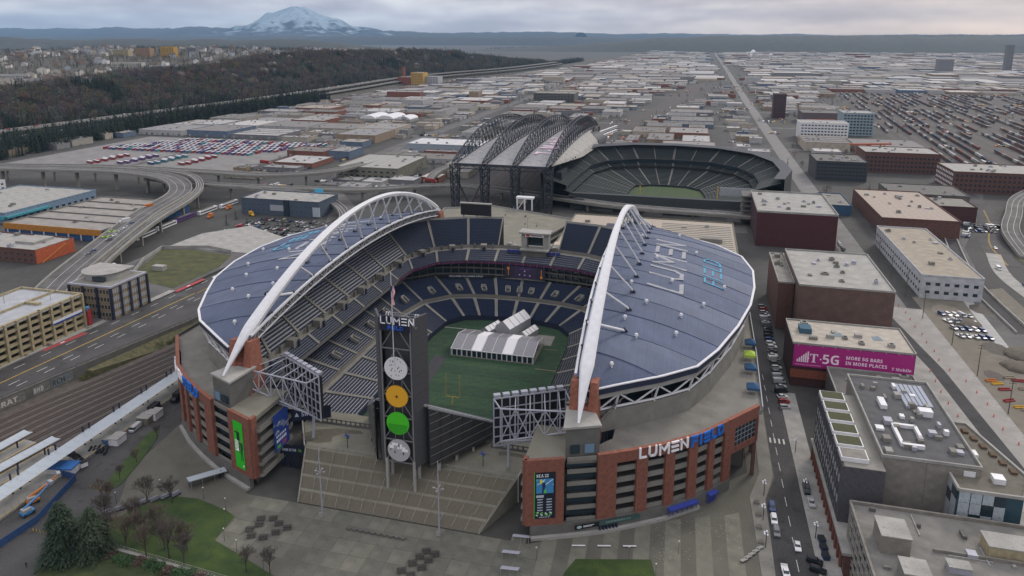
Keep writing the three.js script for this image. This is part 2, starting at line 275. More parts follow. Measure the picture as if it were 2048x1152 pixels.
{
  const ARC = [[67, 109], [76, 104], [86, 97.8], [97, 89], [107, 77]];
  const outerR = [[62, 99], [72, 91.5], [84, 83], [95, 73], [102, 58], [110, 34], [116, 10], [119, -12], [120, -36], [116, -58], [104, -76], [84, -91], [62, -103]];
  const outerL = [[66, 99], [76, 92], [85, 85.5], [92, 80.5], [100, 71], [110, 53], [119, 35], [125, 12], [127, -12], [124, -36], [115, -56], [100, -77], [84, -90], [66, -103]].map(([x, z]) => [x, z]);
  const hi = z => 45 + 10.5 * (1 - (z / 99) ** 2);
  for (const S of [-1, 1]) {                     // S = -1 east (left), 1 west (right)
    const mx = ([x, z]) => [S * x, z], outer = S < 0 ? outerL : outerR;
    // ----- brick podium facade
    const fac = new THREE.Group(); fac.name = 'facade'; fac.userData.label = S > 0 ? 'brick facade carrying the white and blue stadium name' : 'brick facade with a green banner'; SD.add(fac);
    const arc = [[48, 117], [58, 113], [67, 109], ...ARC.slice(1), [116, 66]].map(mx);
    const base = new MB(); base.band(arc.slice(0, 7).map(q => [q[0], 0, q[1]]), 0, 1.4, 0, 4.2); part(base, 'base_wall', C.concD, fac);
    const kerb = new MB(); kerb.band(arc.slice(0, 6).map(q => [q[0], 0, q[1]]), -S * 1.3, 1.2, 0, .9); part(kerb, 'kerb', C.concL, fac);
    const A = ARC.map(mx); let L = 0; for (let i = 0; i + 1 < A.length; i++) L += Math.hypot(A[i + 1][0] - A[i][0], A[i + 1][1] - A[i][1]);
    // open bays with concrete spandrels between brick piers
    const bays = [[.118, .245], [.318, .437], [.505, .61], [.675, .775], [.83, .925]]; let at0 = 0;
    const seg = (b, s0, s1, y0, y1, t, off = 0) => { const n = Math.max(1, Math.ceil((s1 - s0) * 8)); for (let k = 0; k < n; k++) { const p = along(A, lerp(s0, s1, k / n) * L), q = along(A, lerp(s0, s1, (k + 1) / n) * L); slab(b, p.p, q.p, y0, y1, t, off); } };
    for (const [b0, b1] of bays) {
      const pr = new MB(); seg(pr, at0, b0, 4.2, 26, 1.2); part(pr, 'brick_pier', C.brick, fac);
      const li = new MB(); seg(li, b0, b1, 22.6, 26, 1.2); part(li, 'brick_lintel', C.brick, fac);
      for (let f = 0; f < 5; f++) { const sp = new MB(); seg(sp, b0, b1, 4.3 + f * 3.75 + (f ? -.3 : 0), 4.3 + f * 3.75 + 1.35, .5, S * .5); part(sp, 'spandrel', C.conc, fac); }
      at0 = b1;
    }
    const pr = new MB(); seg(pr, at0, 1, 4.2, 26, 1.2); part(pr, 'brick_pier', C.brick, fac);
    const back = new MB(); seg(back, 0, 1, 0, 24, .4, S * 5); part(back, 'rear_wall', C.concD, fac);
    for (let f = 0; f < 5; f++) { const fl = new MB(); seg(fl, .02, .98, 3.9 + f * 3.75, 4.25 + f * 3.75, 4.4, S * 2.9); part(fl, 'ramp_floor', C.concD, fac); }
    // bridge bay over the pavement with a gridded window
    const p0 = A[A.length - 1], p1 = mx([116, 66]);
    const br = new MB(); slab(br, p0, p1, 22, 26, 1.2); slab(br, p0, p1, 13, 15, 1.2); const e0 = mix(p0, p1, .1), e1 = mix(p0, p1, .92); slab(br, p0, e0, 15, 22, 1.2); slab(br, e1, p1, 15, 22, 1.2); part(br, 'brick_lintel', C.brick, fac);
    const gl = new MB(); slab(gl, e0, e1, 15, 22, .2); part(gl, 'glazing', C.glass, fac);
    for (let k = 1; k < 6; k++) { const m = new MB(), q = mix(e0, e1, k / 6), d = [(e1[0] - e0[0]) * .006, (e1[1] - e0[1]) * .006]; slab(m, [q[0] - d[0], q[1] - d[1]], [q[0] + d[0], q[1] + d[1]], 15, 22, .5); part(m, 'mullion', C.rail, fac); }
    for (let k = 1; k < 4; k++) { const m = new MB(); slab(m, e0, e1, 15 + k * 1.75 - .08, 15 + k * 1.75 + .08, .46); part(m, 'mullion', C.rail, fac); }
    for (const q of [[115.5, 66.5], [112, 62], [116, 52], [116, 38]]) { const m = new MB(); m.box(S * q[0], 0, q[1], 1.2, 22, 1.2); part(m, 'column', C.brickB, fac); }
    // banner block at the corner
    const bb = [[46.5, 117.4], [57.5, 113.2], [56, 98], [45, 98]].map(mx);
    const bk = new MB(); bk.band([[...bb[0]], [...bb[1]]].map(q => [q[0], 0, q[1]]), 0, 1.2, 4.2, 26.2); bk.box(S * 46.4, 4.2, 116.2, 1.3, 22, 2.6, 0); part(bk, 'banner_wall', C.brick, fac);
    const top = new MB(); top.prism([[46, 116.6], [57.6, 112.4], [58, 96], [45.5, 96]].map(mx), 24.2, 25.6); part(top, 'flat_roof', C.plazaL, fac);
    for (let f = 0; f < 5; f++) {
      const fl = new MB(); fl.prism([[44.6, 115], [46.6, 115.6], [57, 112], [57, 97], [44.2, 97]].map(mx), 3.6 + f * 4.1, 4.5 + f * 4.1); part(fl, 'floor_slab', C.conc, fac);
      const pa = new MB(); slab(pa, mx([45, 114.6]), mx([44.4, 97.4]), 4.5 + f * 4.1, 5.5 + f * 4.1, .3); part(pa, 'parapet', C.conc, fac);
    }
    const core = new MB(); core.prism([[48, 114], [56, 111], [56, 98], [49.5, 98]].map(mx), 0, 24); part(core, 'core_wall', C.concD, fac);
    // grey bay between banner block and facade
    const gb = [[58.2, 112], [66.6, 108.6]].map(mx);
    for (let f = 0; f < 6; f++) { const sp = new MB(); slab(sp, gb[0], gb[1], 4.2 + f * 4.1 - .5, 4.2 + f * 4.1 + .75, .5); part(sp, 'spandrel', C.conc, fac); const w = new MB(); slab(w, gb[0], gb[1], 4.2 + f * 4.1 + .75, 4.2 + f * 4.1 + 3.6, .15, S * 1.2); part(w, 'glazing', C.glass, fac); }
    const tw = new MB(); tw.prism([[57.5, 111.4], [67.2, 107.4], [64, 100], [56, 100]].map(mx), 24.2, 34.5); part(tw, 'stair_tower', C.concD, fac);
    const twr = new MB(); twr.prism([[56.9, 112.2], [67.8, 107.7], [64.3, 99], [55.5, 99]].map(mx), 34.5, 35.2); part(twr, 'flat_roof', C.concL, fac);
    for (let k = 0; k < 2; k++) { const w = new MB(), q0 = mix(mx([57.5, 111.9]), mx([67.2, 107.9]), .15 + k * .42), q1 = mix(mx([57.5, 111.9]), mx([67.2, 107.9]), .43 + k * .42); slab(w, q0, q1, 26.4, 29.2, .3); part(w, 'window', k ? M([.12, .2, .28], null) : C.glass, fac); }
    // concourse deck, inner wall
    const inn = outer.map(([x, z]) => [x - 2.2, z * .985]).map(mx);
    const deckPts = [[58, 111], [67, 107.5], [76, 102.6], [86, 96.6], [96.4, 88], [106, 76.4], [117.5, 65.5], [118.6, 20], [119, -60], [108, -95], [70, -112]].map(mx);
    const dk = new MB(); dk.prism([...deckPts, ...[[70, -90], [70, 96]].map(mx)], 22.6, 24.3); part(dk, 'concourse_deck', C.conc, SD);
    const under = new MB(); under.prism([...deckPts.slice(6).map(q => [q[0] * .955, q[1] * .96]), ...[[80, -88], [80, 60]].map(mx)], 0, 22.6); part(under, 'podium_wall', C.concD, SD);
    if (S > 0) for (let k = 0; k < 9; k++) { const m = new MB(); m.box(117.6, 0, 44 - k * 13, 1, 22.6, 1.2); part(m, 'column', C.concD, SD); }
    const pa = new MB(); pa.band(deckPts.slice(6, 10).map(q => [q[0], 24.3, q[1]]), 0, .35, 0, 1.2); part(pa, 'railing', S > 0 ? C.rail : C.concD, SD);
    const cop = new MB(); cop.band(arc.slice(2).map(q => [q[0], 26, q[1]]), 0, 1.35, 0, .25); part(cop, 'coping', C.brickP, fac);
    const iw = new MB(); iw.band(inn.slice(0, -2).map(q => [q[0], 24.3, q[1]]), 0, .8, 0, 7.2); part(iw, 'inner_wall', C.conc, SD);
    // perimeter truss that carries the roof edge
    const pt = inn.map(q => [q[0], q[1]]); let K = pt.length - 1;
    for (let i = 0; i < K; i++) {
      const a = pt[i], b = pt[i + 1], a2 = outer[i], b2 = outer[i + 1], y0 = 32.2, y1 = 37.6;
      const q0 = [S * (a2[0] - 1), y1, a2[1]], q1 = [S * (b2[0] - 1), y1, b2[1]], r0 = [a[0], y0, a[1]], r1 = [b[0], y0, b[1]], mid = mix(r0, r1, .5);
      const ch = new MB(); ch.tube(r0, r1, .42, 7); part(ch, 'truss_chord', C.white, SD);
      const d = new MB(); d.tube(r0, q0, .4, 6).tube(q0, mid, .32, 6).tube(mid, q1, .32, 6); part(d, 'truss_brace', C.white, SD);
      const po = new MB(); po.tube([a[0], 24.3, a[1]], r0, .35, 6); part(po, 'truss_post', C.white, SD);
    }
    // roof edge: pale band, navy fascia, white rim
    const ed = outer.map(([x, z]) => [S * x, 0, z]);
    part(new MB().band(ed, S * .6, .6, 37.2, 39), 'roof_band', C.concL, SD);
    for (let i = 0; i + 1 < ed.length; i++) part(new MB().band([ed[i], ed[i + 1]], 0, .5, 39, 41), 'fascia_panel', C.navy, SD);
    part(new MB().band(ed, 0, .9, 41, 41.35), 'roof_rim', C.white, SD);
    part(new MB().band(inn.map(q => [q[0] * .93, 31, q[1] * .95]), 0, .5, -6, 9), 'suite_wall', C.glass, SD);
    // ----- roof panels, each a slightly crowned strip
    const xo = z => { for (let i = 0; i + 1 < outer.length; i++) if (z <= outer[i][1] && z >= outer[i + 1][1]) { const t = (z - outer[i][1]) / (outer[i + 1][1] - outer[i][1]); return lerp(outer[i][0], outer[i + 1][0], t); } return z > 0 ? outer[0][0] : outer[outer.length - 1][0]; };
    const xi = z => 58 - (S > 0 ? 3.4 * (1 - (z / 99) ** 2) : 0);
    const roofY = (z, t) => lerp(hi(z), 41.1, t) + 2.6 * Math.sin(Math.PI * t) * (1 - (z / 99) ** 2 * .8);
    const zs = []; for (let i = 0; i <= 14; i++) zs.push(97.5 - 195 * i / 14);
    for (let i = 0; i < 14; i++) {
      const b = new MB(), n = 10, m = 3, lift = (i % 2) * .12;
      for (let k = 0; k < m; k++) for (let j = 0; j < n; j++) {
        const P = (u, v) => { const z = lerp(zs[i], zs[i + 1], (k + u) / m), t = (j + v) / n; return [S * lerp(xi(z), Math.max(xi(z) + .5, xo(z) - .3), t), roofY(z, t) + lift, z]; };
        S > 0 ? b.quad(P(0, 0), P(0, 1), P(1, 1), P(1, 0)) : b.quad(P(0, 0), P(1, 0), P(1, 1), P(0, 1));
      }
      part(b, 'roof_panel', roofBlue[(i * 7 + (S > 0 ? 1 : 0)) % 3], SD);
      if (i) { const r = new MB(); for (let j = 0; j < 8; j++) { const q = v => { const z = zs[i]; return [S * lerp(xi(z), xo(z) - .6, v), roofY(z, v) + .16, z]; }; r.bar(q(j / 8), q((j + 1) / 8), .34, .3); } part(r, 'roof_seam', roofBlue[1], SD); }
    }
    for (const [t, z] of [[.45, 70], [.4, 44], [.5, 18], [.55, 88], [.35, -6], [.7, 60], [.75, 30], [.3, 60], [.6, -30], [.82, 5], [.5, -60], [.25, 30], [.66, 46], [.2, -40]]) { const v = new MB(), x = S * lerp(xi(z), xo(z), t), y = roofY(z, t); v.tube([x, y - .2, z], [x, y + 1.1, z], .35, 7).tube([x, y + 1, z], [x, y + 1.7, z], .75, 8, .5); part(v, 'roof_vent', C.white, SD); }
    // roof lettering
    const surf = (lx0, lz0, dir) => (s, t, n = 0) => { const z = lz0 - S * s * 1, xx = lx0 - t, tt = (xx - xi(z)) / (xo(z) - xi(z)); return [S * xx, roofY(z, tt) + .22 + n, z]; };
    letters('LUMEN', 13.5, M([.42, .43, .45], 'mottle', 6), SD, surf(89, S > 0 ? 27 : -38, 1), .13, .12, .26, 'roof_letter');
    letters('FIELD', 8, cyan, SD, surf(105, S > 0 ? 6 : -22, 1), .11, .12, .3, 'roof_letter');
    // ----- lattice under the inner roof edge
    const NT = 44, ie = k => { const z = 97 - 194 * k / NT; return [S * xi(z), hi(z), z]; }, il = k => { const q = ie(k); return [q[0] + S * .4, q[1] - 3.6, q[2]]; };
    const c1 = new MB(), c2 = new MB(), lat = new MB();
    for (let k = 0; k < NT; k++) { c1.bar(ie(k), ie(k + 1), .8, .7); c2.bar(il(k), il(k + 1), .55, .5); lat.bar(ie(k), il(k), .25).bar(k % 2 ? ie(k) : il(k), k % 2 ? il(k + 1) : ie(k + 1), .28); }
    part(c1, 'roof_edge_beam', C.white, SD); part(c2, 'truss_chord', C.white, SD); part(lat, 'truss_lattice', C.steel, SD);
    const slo = new MB(); for (let k = 0; k < NT; k++) { const a = il(k), b = il(k + 1); const o = S * 3.2; slo.quad([a[0], a[1] + .3, a[2]], [b[0], b[1] + .3, b[2]], [b[0] + o, b[1] + 2, b[2]], [a[0] + o, a[1] + 2, a[2]]); } part(slo, 'soffit', C.concD, SD);
    // ----- arch
    const arch = new THREE.Group(); arch.name = 'arch'; SD.add(arch);
    const lean = S < 0 ? .09 : 0, AP = t => { const y = 38 + 34 * (1 - t * t) - (Math.abs(t) > .9 ? (Math.abs(t) - .9) * 22 : 0) + (Math.abs(t) > .9 ? 0 : 0); return [S * (61 - lean * (y - 38)), y, 109.5 * t]; };
    const nA = 72; 
    const ringAt = i => {
      const t = 1 - 2 * i / nA, e = .004, p = V(...AP(t)), q = V(...AP(Math.max(-1, t - e))), o = V(...AP(Math.min(1, t + e))), d = q.clone().sub(o).normalize(), sx = V(1, 0, 0), up = V().crossVectors(sx, d).normalize(); if (up.y < 0) up.negate();
      const a = Math.abs(t), w = a > .86 ? lerp(2.3, .35, (a - .86) / .14) : lerp(1.2, 2.3, a / .86), h = a > .86 ? lerp(1.6, .3, (a - .86) / .14) : lerp(.9, 1.6, a / .86);
      return [[-1, .5], [-.72, 1], [.72, 1], [1, .5], [.8, -.6], [0, -1.2], [-.8, -.6]].map(([u, v]) => [p.x + u * w, p.y + up.y * v * h, p.z + up.z * v * h]);
    };
    for (let s = 0; s < 12; s++) { const b = new MB(); for (let i = s * 6; i < s * 6 + 6; i++) { const A1 = ringAt(i), B1 = ringAt(i + 1); for (let k = 0; k < A1.length; k++) { const k2 = (k + 1) % A1.length; b.quad(A1[k], A1[k2], B1[k2], B1[k]); } if (i === 0) for (let k = 1; k + 1 < 7; k++) b.tri(A1[0], A1[k + 1], A1[k]); } part(b, 'arch_segment', C.white, arch); }
    // struts from arch to roof, inner and outer
    for (let k = 0; k < 12; k++) {
      const z = 84 - k * 15.3, zt = Math.min(97, z + 9.5), y = (t => AP(t)[1])(zt / 109.5), x = AP(zt / 109.5)[0];
      if (y - hi(z) > 4) { const bI = new MB(); bI.tube([x - S * 1.2, y - .8, zt], [S * (xi(z) + .9), hi(z) + .3, z - 1.5], .46, 8); part(bI, 'strut', C.white, SD); }
      part(new MB().bar([S * (xi(z) + .9), hi(z) - .1, z - 1.5], [S * (xi(z) + 1.2), hi(z) + .9, z - 1.2], 1.5, 1.5), 'strut_foot', C.navy, SD);
      const z2 = z - 1; if (z2 > -90 && k && y - hi(z) > 4) { const tt = (70.5 - xi(z2)) / (xo(z2) - xi(z2)), zt2 = z2 + 9.5, y2 = AP(zt2 / 109.5)[1], x2 = AP(zt2 / 109.5)[0], fy = roofY(z2, tt);
        part(new MB().tube([x2 + S * 1.2, y2 - .8, zt2], [S * 70.5, fy + .2, z2], .46, 8), 'strut', C.white, SD); part(new MB().bar([S * 70.6, fy - .2, z2], [S * 69.6, fy + .9, z2 + .3], 1.6, 1.5), 'strut_foot', C.navy, SD); }
    }
    // ----- brick pedestals that hold the arch ends
    for (const e of [1, -1]) {
      const ped = new THREE.Group(); ped.name = 'arch_pedestal'; SD.add(ped);
      for (const k of [-1, 1]) {
        const b = new MB(), x0 = S * 61 + k * 3.0, w = 1.15, zc = e * 97, yb = e > 0 ? 22 : 27, yt = 44.2;
        const q = (dx, y, dz) => [x0 + dx, y, zc + e * dz];
        const lo = [q(-w * 1.7, yb, 6.5), q(w * 1.7, yb, 6.5), q(w * 1.7, yb, -4), q(-w * 1.7, yb, -4)], up = [q(-w, yt, 2.2), q(w, yt, 2.2), q(w, yt - .6, -3), q(-w, yt - .6, -3)];
        for (let i = 0; i < 4; i++) { const j = (i + 1) % 4; e > 0 ? b.quad(lo[i], lo[j], up[j], up[i]) : b.quad(lo[j], lo[i], up[i], up[j]); } e > 0 ? b.quad(up[0], up[1], up[2], up[3]) : b.quad(up[3], up[2], up[1], up[0]);
        part(b, 'brick_fin', C.brickP, ped);
      }
      part(new MB().bb(S * 61 - 2.2, e > 0 ? 22 : 27, e * 97 - 3, S * 61 + 2.2, 36.5, e * 97 + 3.6), 'saddle', C.brick, ped);
    }
    // ----- screen frame between pedestal and end stand
    const tr = new THREE.Group(); tr.name = 'screen_frame'; SD.add(tr);
    const a0 = [31.5, 98.5], a1 = [53, 86.5], n = 9, F = (u, y, back = 0) => { const x = lerp(a0[0], a1[0], u), z = lerp(a0[1], a1[1], u); return [S * (x + back * .49), y, z + back * .87]; };
    const fr = new MB(); for (let k = 0; k <= n; k++) fr.bar(F(k / n, 17), F(k / n, 34), .4); for (const y of [17, 20.4, 23.8, 27.2, 30.6, 34]) fr.bar(F(0, y), F(1, y), .34); part(fr, 'screen_grid', C.steel, tr);
    const sc = new MB(); sc.quad(...(S > 0 ? [F(0, 18, -1), F(1, 18, -1), F(1, 33.4, -1), F(0, 33.4, -1)] : [F(1, 18, -1), F(0, 18, -1), F(0, 33.4, -1), F(1, 33.4, -1)])); const sc2 = new MB().bar(F(0, 25.7, -1), F(1, 25.7, -1), .8, 15.6); part(sc2, 'screen_back', C.black, tr);
    const bt = new MB(), pz = [S * 58.6, 28, 101], pz2 = [S * 58.6, 34, 100], pz3 = [S * 58.4, 25.5, 101];
    for (let k = 0; k < 5; k++) { const u = k / 5, v = (k + 1) / 5; bt.tube(mix(F(.05, 32.5, 4), pz2, u), mix(F(.05, 32.5, 4), pz2, v), .28, 6); bt.tube(mix(F(.05, 21, 4), pz, u), mix(F(.05, 21, 4), pz, v), .28, 6); bt.tube(mix(F(.05, 21, 4), pz, u), mix(F(.05, 32.5, 4), pz2, v), .2, 5); bt.tube(mix(F(.05, 32.5, 4), pz2, u), mix(F(.05, 21, 4), pz, v), .2, 5); bt.tube(mix(F(.05, 32.5, 4), pz2, v), F(Math.min(1, v + .1), 33.5), .2, 5); bt.tube(mix(F(.05, 21, 4), pz, v), F(Math.min(1, v + .1), 18), .2, 5); bt.tube(mix(F(.05, 32.5, 4), pz2, u), mix(F(.05, 21, 4), pz, u), .22, 5); }
    bt.tube(F(0, 34), F(.05, 32.5, 4), .25, 5).tube(F(0, 17), F(.05, 21, 4), .25, 5).tube(F(.05, 21, 4), pz3, .2, 5).tube([S * 36, 9, 97], F(.2, 17), .5, 7).tube([S * 48, 9, 92], F(.75, 17), .5, 7);
    part(bt, 'space_truss', C.steel, tr);
    const hood = new MB(); for (let k = 0; k < 8; k++) hood.bar(F(k / 8 + .01, 34.6, -1), F(k / 8 + .1, 34.6, -1), 1.6, .9); part(hood, 'screen_hood', C.steel, tr);
  }
  // ----- seating bowl
  const mir = L => [...L, ...L.slice(0, -1).reverse().map(([x, y, z]) => [-x, y, z])];
  const ring = (y, P) => { const half = P.map(([x, z]) => [x, y, z]); return [...half, ...half.slice().reverse().map(([x, yy, z]) => [-x, yy, z])]; };
  const bowl = new THREE.Group(); bowl.name = 'seating_bowl'; SD.add(bowl);
  function seating(A, B, rows, o = {}) {
    for (let i = 0; i + 1 < A.length; i++) {
      if (o.skip && o.skip(i)) continue;
      const P = (r, t) => mix(mix(A[i], B[i], r / rows), mix(A[i + 1], B[i + 1], r / rows), t), cst = new MB(), st = new MB(), w = Math.hypot(A[i + 1][0] - A[i][0], A[i + 1][2] - A[i][2]), t0 = Math.min(.3, .75 / w), t1 = 1 - t0;
      for (let r = 0; r < rows; r++) {
        const a = P(r, t0), b = P(r, t1), c = P(r + 1, t1), d = P(r + 1, t0), y = a[1], y2 = d[1], up = (q, h) => [q[0], h, q[2]];
        cst.quad(up(d, y), up(c, y), b, a).quad(d, c, up(c, y), up(d, y)).quad(a, b, up(b, y), up(a, y));
        const s0 = mix(a, d, .42), s1 = mix(b, c, .42), e0 = mix(a, d, .8), e1 = mix(b, c, .8), h = y + .84, hs = y + .42;
        st.quad(up(s0, y), up(s1, y), up(s1, hs), up(s0, hs)).quad(up(s0, hs), up(s1, hs), up(e1, hs), up(e0, hs)).quad(up(mix(a, d, .7), hs), up(mix(b, c, .7), hs), up(e1, h), up(e0, h)).quad(up(e1, y), up(e0, y), up(e0, h), up(e1, h));
      }
      const sec = part(cst, 'seating_section', o.conc || C.concD, bowl); part(st, 'seats', o.seat || C.seat, sec);
      const ai = new MB(), l0 = P(0, 0), l1 = P(rows, 0), m0 = P(0, t0 * .9), m1 = P(rows, t0 * .9), sh = (q, h) => [q[0], q[1] + h, q[2]]; ai.quad(sh(l0, .35), sh(l1, .55), sh(m1, .55), sh(m0, .35)).quad(sh(m0, .35), sh(m1, .55), sh(m1, -.3), sh(m0, -.5)); part(ai, 'aisle', o.aisle || C.conc, bowl); const aj = new MB(), n0 = P(0, t1 + t0 * .1), n1 = P(rows, t1 + t0 * .1), q0 = P(0, 1), q1 = P(rows, 1); aj.quad(sh(n0, .35), sh(n1, .55), sh(q1, .55), sh(q0, .35)).quad(sh(n0, -.5), sh(n1, -.3), sh(n1, .55), sh(n0, .35)); part(aj, 'aisle', o.aisle || C.conc, bowl);
    }
  }
  const Fz = [64, 50, 36, 22, 8, -6, -20];
  const r0 = ring(-.6, [...Fz.map(z => [-35, z]), [-33, -36], [-26, -45], [-18, -47.5], [-9, -48.5], [-.01, -49]]);
  const r1 = ring(5.6, [...[78, 60, 43, 26, 9, -8, -24].map(z => [-51.5, z]), [-47.5, -42], [-36, -54], [-24, -57.5], [-12, -59], [-.01, -59.5]]);
  const r1b = ring(6.6, [...[78, 60, 43, 26, 9, -8, -24].map(z => [-53.6, z]), [-49.4, -43.4], [-37, -56], [-24.6, -59.7], [-12.2, -61.2], [-.01, -61.7]]);
  const r2 = ring(13.6, [...[88, 68, 48, 28, 9, -10, -29].map(z => [-70, z]), [-64, -51], [-50, -65], [-33, -69.5], [-16, -71.3], [-.01, -72]]);
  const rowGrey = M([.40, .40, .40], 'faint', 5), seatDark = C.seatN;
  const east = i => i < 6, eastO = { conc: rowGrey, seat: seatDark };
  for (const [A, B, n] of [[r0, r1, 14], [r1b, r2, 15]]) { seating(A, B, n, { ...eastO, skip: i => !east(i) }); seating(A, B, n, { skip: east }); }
  const wk = (A, B, name, mat, skip) => { const b = new MB(); for (let i = 0; i + 1 < A.length; i++) if (!skip || !skip(i)) b.quad(B[i], B[i + 1], A[i + 1], A[i]); return part(b, name, mat, bowl); };
  const lift = (R, h) => R.map(q => [q[0], q[1] + h, q[2]]), shrink = (R, k, y) => R.map(q => [q[0] * k, y, q[2] * k]);
  wk(r1, lift(r1b, -1), 'walkway', C.conc); wk(lift(r1b, -1), lift(r1b, 1.1), 'walkway_wall', C.conc);
  wk(lift(r0, -2.2), lift(r0, .9), 'field_wall', C.navy);
  for (let i = 0; i + 1 < r1b.length; i++) if (i % 1 === 0 && (i < 7 || (i > 6 && i < 15))) { const a = mix(mix(r1b[i], r2[i], .22), mix(r1b[i + 1], r2[i + 1], .22), .5), b = mix(mix(r1b[i], r2[i], .44), mix(r1b[i + 1], r2[i + 1], .44), .5), d = [r1b[i + 1][0] - r1b[i][0], r1b[i + 1][2] - r1b[i][2]], ln = Math.hypot(...d), ux = d[0] / ln, uz = d[1] / ln; const v = new MB(); for (const s of [-1.3, 1.3]) v.bar([a[0] + ux * s, a[1] + .9, a[2] + uz * s], [b[0] + ux * s, b[1] + 1.2, b[2] + uz * s], .4, 1.6); v.bar([b[0] - ux * 1.4, b[1] + 1.4, b[2] - uz * 1.4], [b[0] + ux * 1.4, b[1] + 1.4, b[2] + uz * 1.4], .4, 1.8); const vv = part(v, 'vomitory', C.concL, bowl); part(new MB().bar([a[0], a[1] + .3, a[2]], [b[0], b[1] - .6, b[2]], 2.1, 1.3), 'floor', C.concD, vv); }
  // suites and ribbon board
  const r3 = ring(14, [...[92, 70, 49, 28, 9, -11, -31].map(z => [-71, z]), [-65, -53], [-51, -66.5], [-33, -71], [-16, -73], [-.01, -73.6]]), r3t = lift(r3, 8.6);
  wk(r3, r3t, 'suite_glazing', C.glass);
  for (let i = 5; i + 1 < r3.length - 5; i++) for (let k = 0; k < 4; k++) { const q = mix(r3[i], r3[i + 1], k / 4); part(new MB().tube([q[0] * .985, 14, q[2] * .985], [q[0] * .985, 22.6, q[2] * .985], .3, 6), 'suite_column', C.concD, bowl); }
  for (const y of [15.2, 19]) { const b = new MB(); b.band(shrink(r3, .982, 0), 0, .7, y, y + .9); part(b, 'suite_ledge', C.concD, bowl); }
  const bal = ring(22.6, [...[94, 74, 54, 33, 12, -8, -28].map(z => [-56.5, z]), [-56, -46], [-47, -61], [-32, -67.8], [-16, -70.2], [-.01, -70.8]]);
  const purple = M([.075, .018, .06], 'mottle', 2), purples = canvasMat(512, 32, (g, w, h) => { g.fillStyle = '#3a1635'; g.fillRect(0, 0, w, h); for (let i = 0; i < 12; i++) { g.fillStyle = i % 3 ? '#7d3a66' : '#a56b8f'; g.beginPath(); g.ellipse(22 + i * 43, 16, 9 - i % 2 * 3, 7, 0, 0, 7); g.fill(); g.fillRect(12 + i * 43, 14, 20, 3); } });
  wk(bal, lift(bal, 1.7), 'balcony_front', C.concD);
  for (let i = 6; i + 1 < bal.length - 5; i++) { const k = .992, a = bal[i], b = bal[i + 1]; panel('ribbon_board', purples, bowl, [a[0] * k, 22.7, a[2] * k], [b[0] * k, 22.7, b[2] * k], [b[0] * k, 24.3, b[2] * k], [a[0] * k, 24.3, a[2] * k]); }
  const bal2 = ring(27.2, [...[94, 74, 54, 33, 12, -8, -28].map(z => [-61.5, z]), [-60.5, -52], [-51, -70], [-34, -79], [-17, -82.4], [-.01, -83.4]]);
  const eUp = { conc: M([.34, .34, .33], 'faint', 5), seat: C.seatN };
  seating(lift(bal, 1.2), bal2, 6, eUp);
  wk(bal2, lift(shrink(bal2, 1.045, 27.2), 0), 'walkway', C.conc); const bw = shrink(bal2, 1.045, 27.2); wk(bw, lift(bw, 1.9), 'walkway_wall', C.conc);
  const top = ring(41, [...[80, 68, 54, 36, 15, -7, -30].map(z => [-80, z]), [-79, -62], [-62, -86], [-40, -97], [-19, -101], [-.01, -101.5]]);
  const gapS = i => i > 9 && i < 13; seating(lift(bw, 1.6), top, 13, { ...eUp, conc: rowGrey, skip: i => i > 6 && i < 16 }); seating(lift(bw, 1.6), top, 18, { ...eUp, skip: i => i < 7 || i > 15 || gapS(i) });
  wk(top, lift(top, 1.4), 'rear_parapet', C.concL, gapS); { const rb = shrink(top, 1.02, 20); wk(lift(top, 1.4), rb, 'rear_wall', C.concD, gapS); } part(new MB().bb(-17, 14, -104, 17, 26.4, -86), 'concourse_block', C.conc, bowl); for (let k = 0; k < 8; k++) part(new MB().bb(-15 + k * 4, 26.4, -98 + (k % 3) * 3, -12.6 + k * 4, 27.8, -95 + (k % 3) * 3), 'roof_unit', C.concL, bowl);
  for (let i = 0; i < 10; i++) { const a = mix(bw[i], bw[i + 1], .5), k = .97; const v = new MB(); v.box(a[0] * k, 26.6, a[2] * k, 3.4, 3.6, 3.4, Math.atan2(bw[i + 1][0] - bw[i][0], bw[i + 1][2] - bw[i][2])); const vm = part(v, 'vomitory', C.conc, bowl); part(new MB().box(a[0] * k * .975, 26.8, a[2] * k * .975, 1.6, 2.4, 1.6, .3), 'door', C.navy, vm); const pp = new MB(); for (const s of [.2, .8]) { const q = mix(bw[i], bw[i + 1], s); pp.box(q[0] * .985, 26.6, q[2] * .985, .9, 3.4, .9); } part(pp, 'bracket', C.concD, bowl); }
  // end-zone screen in the south stand
  const scr = canvasMat(512, 176, (g, w, h) => { g.fillStyle = '#1c1730'; g.fillRect(0, 0, w, h); g.fillStyle = '#2e1c46'; g.fillRect(120, 0, 272, h); for (const x of [48, 464]) { g.fillStyle = '#d9861d'; g.fillRect(x - 4, 30, 8, 110); g.beginPath(); g.ellipse(x, x < 100 ? 40 : 136, 16, 22, 0, 0, 7); g.fill(); } g.fillStyle = '#cfc7dd'; for (const [x, y] of [[255, 66], [190, 122], [255, 122], [320, 126]]) { g.beginPath(); g.arc(x, y, 9, 0, 7); g.fill(); } g.fillStyle = '#7a62a8'; g.font = 'bold 17px sans-serif'; g.textAlign = 'center'; g.fillRect(190, 34, 130, 5); }, { emissive: 0x111111 });
  panel('video_screen', scr, SD, [-10, 15.5, -69.6], [13.5, 15.5, -69.2], [13.5, 22.6, -69.2], [-10, 22.6, -69.6]);
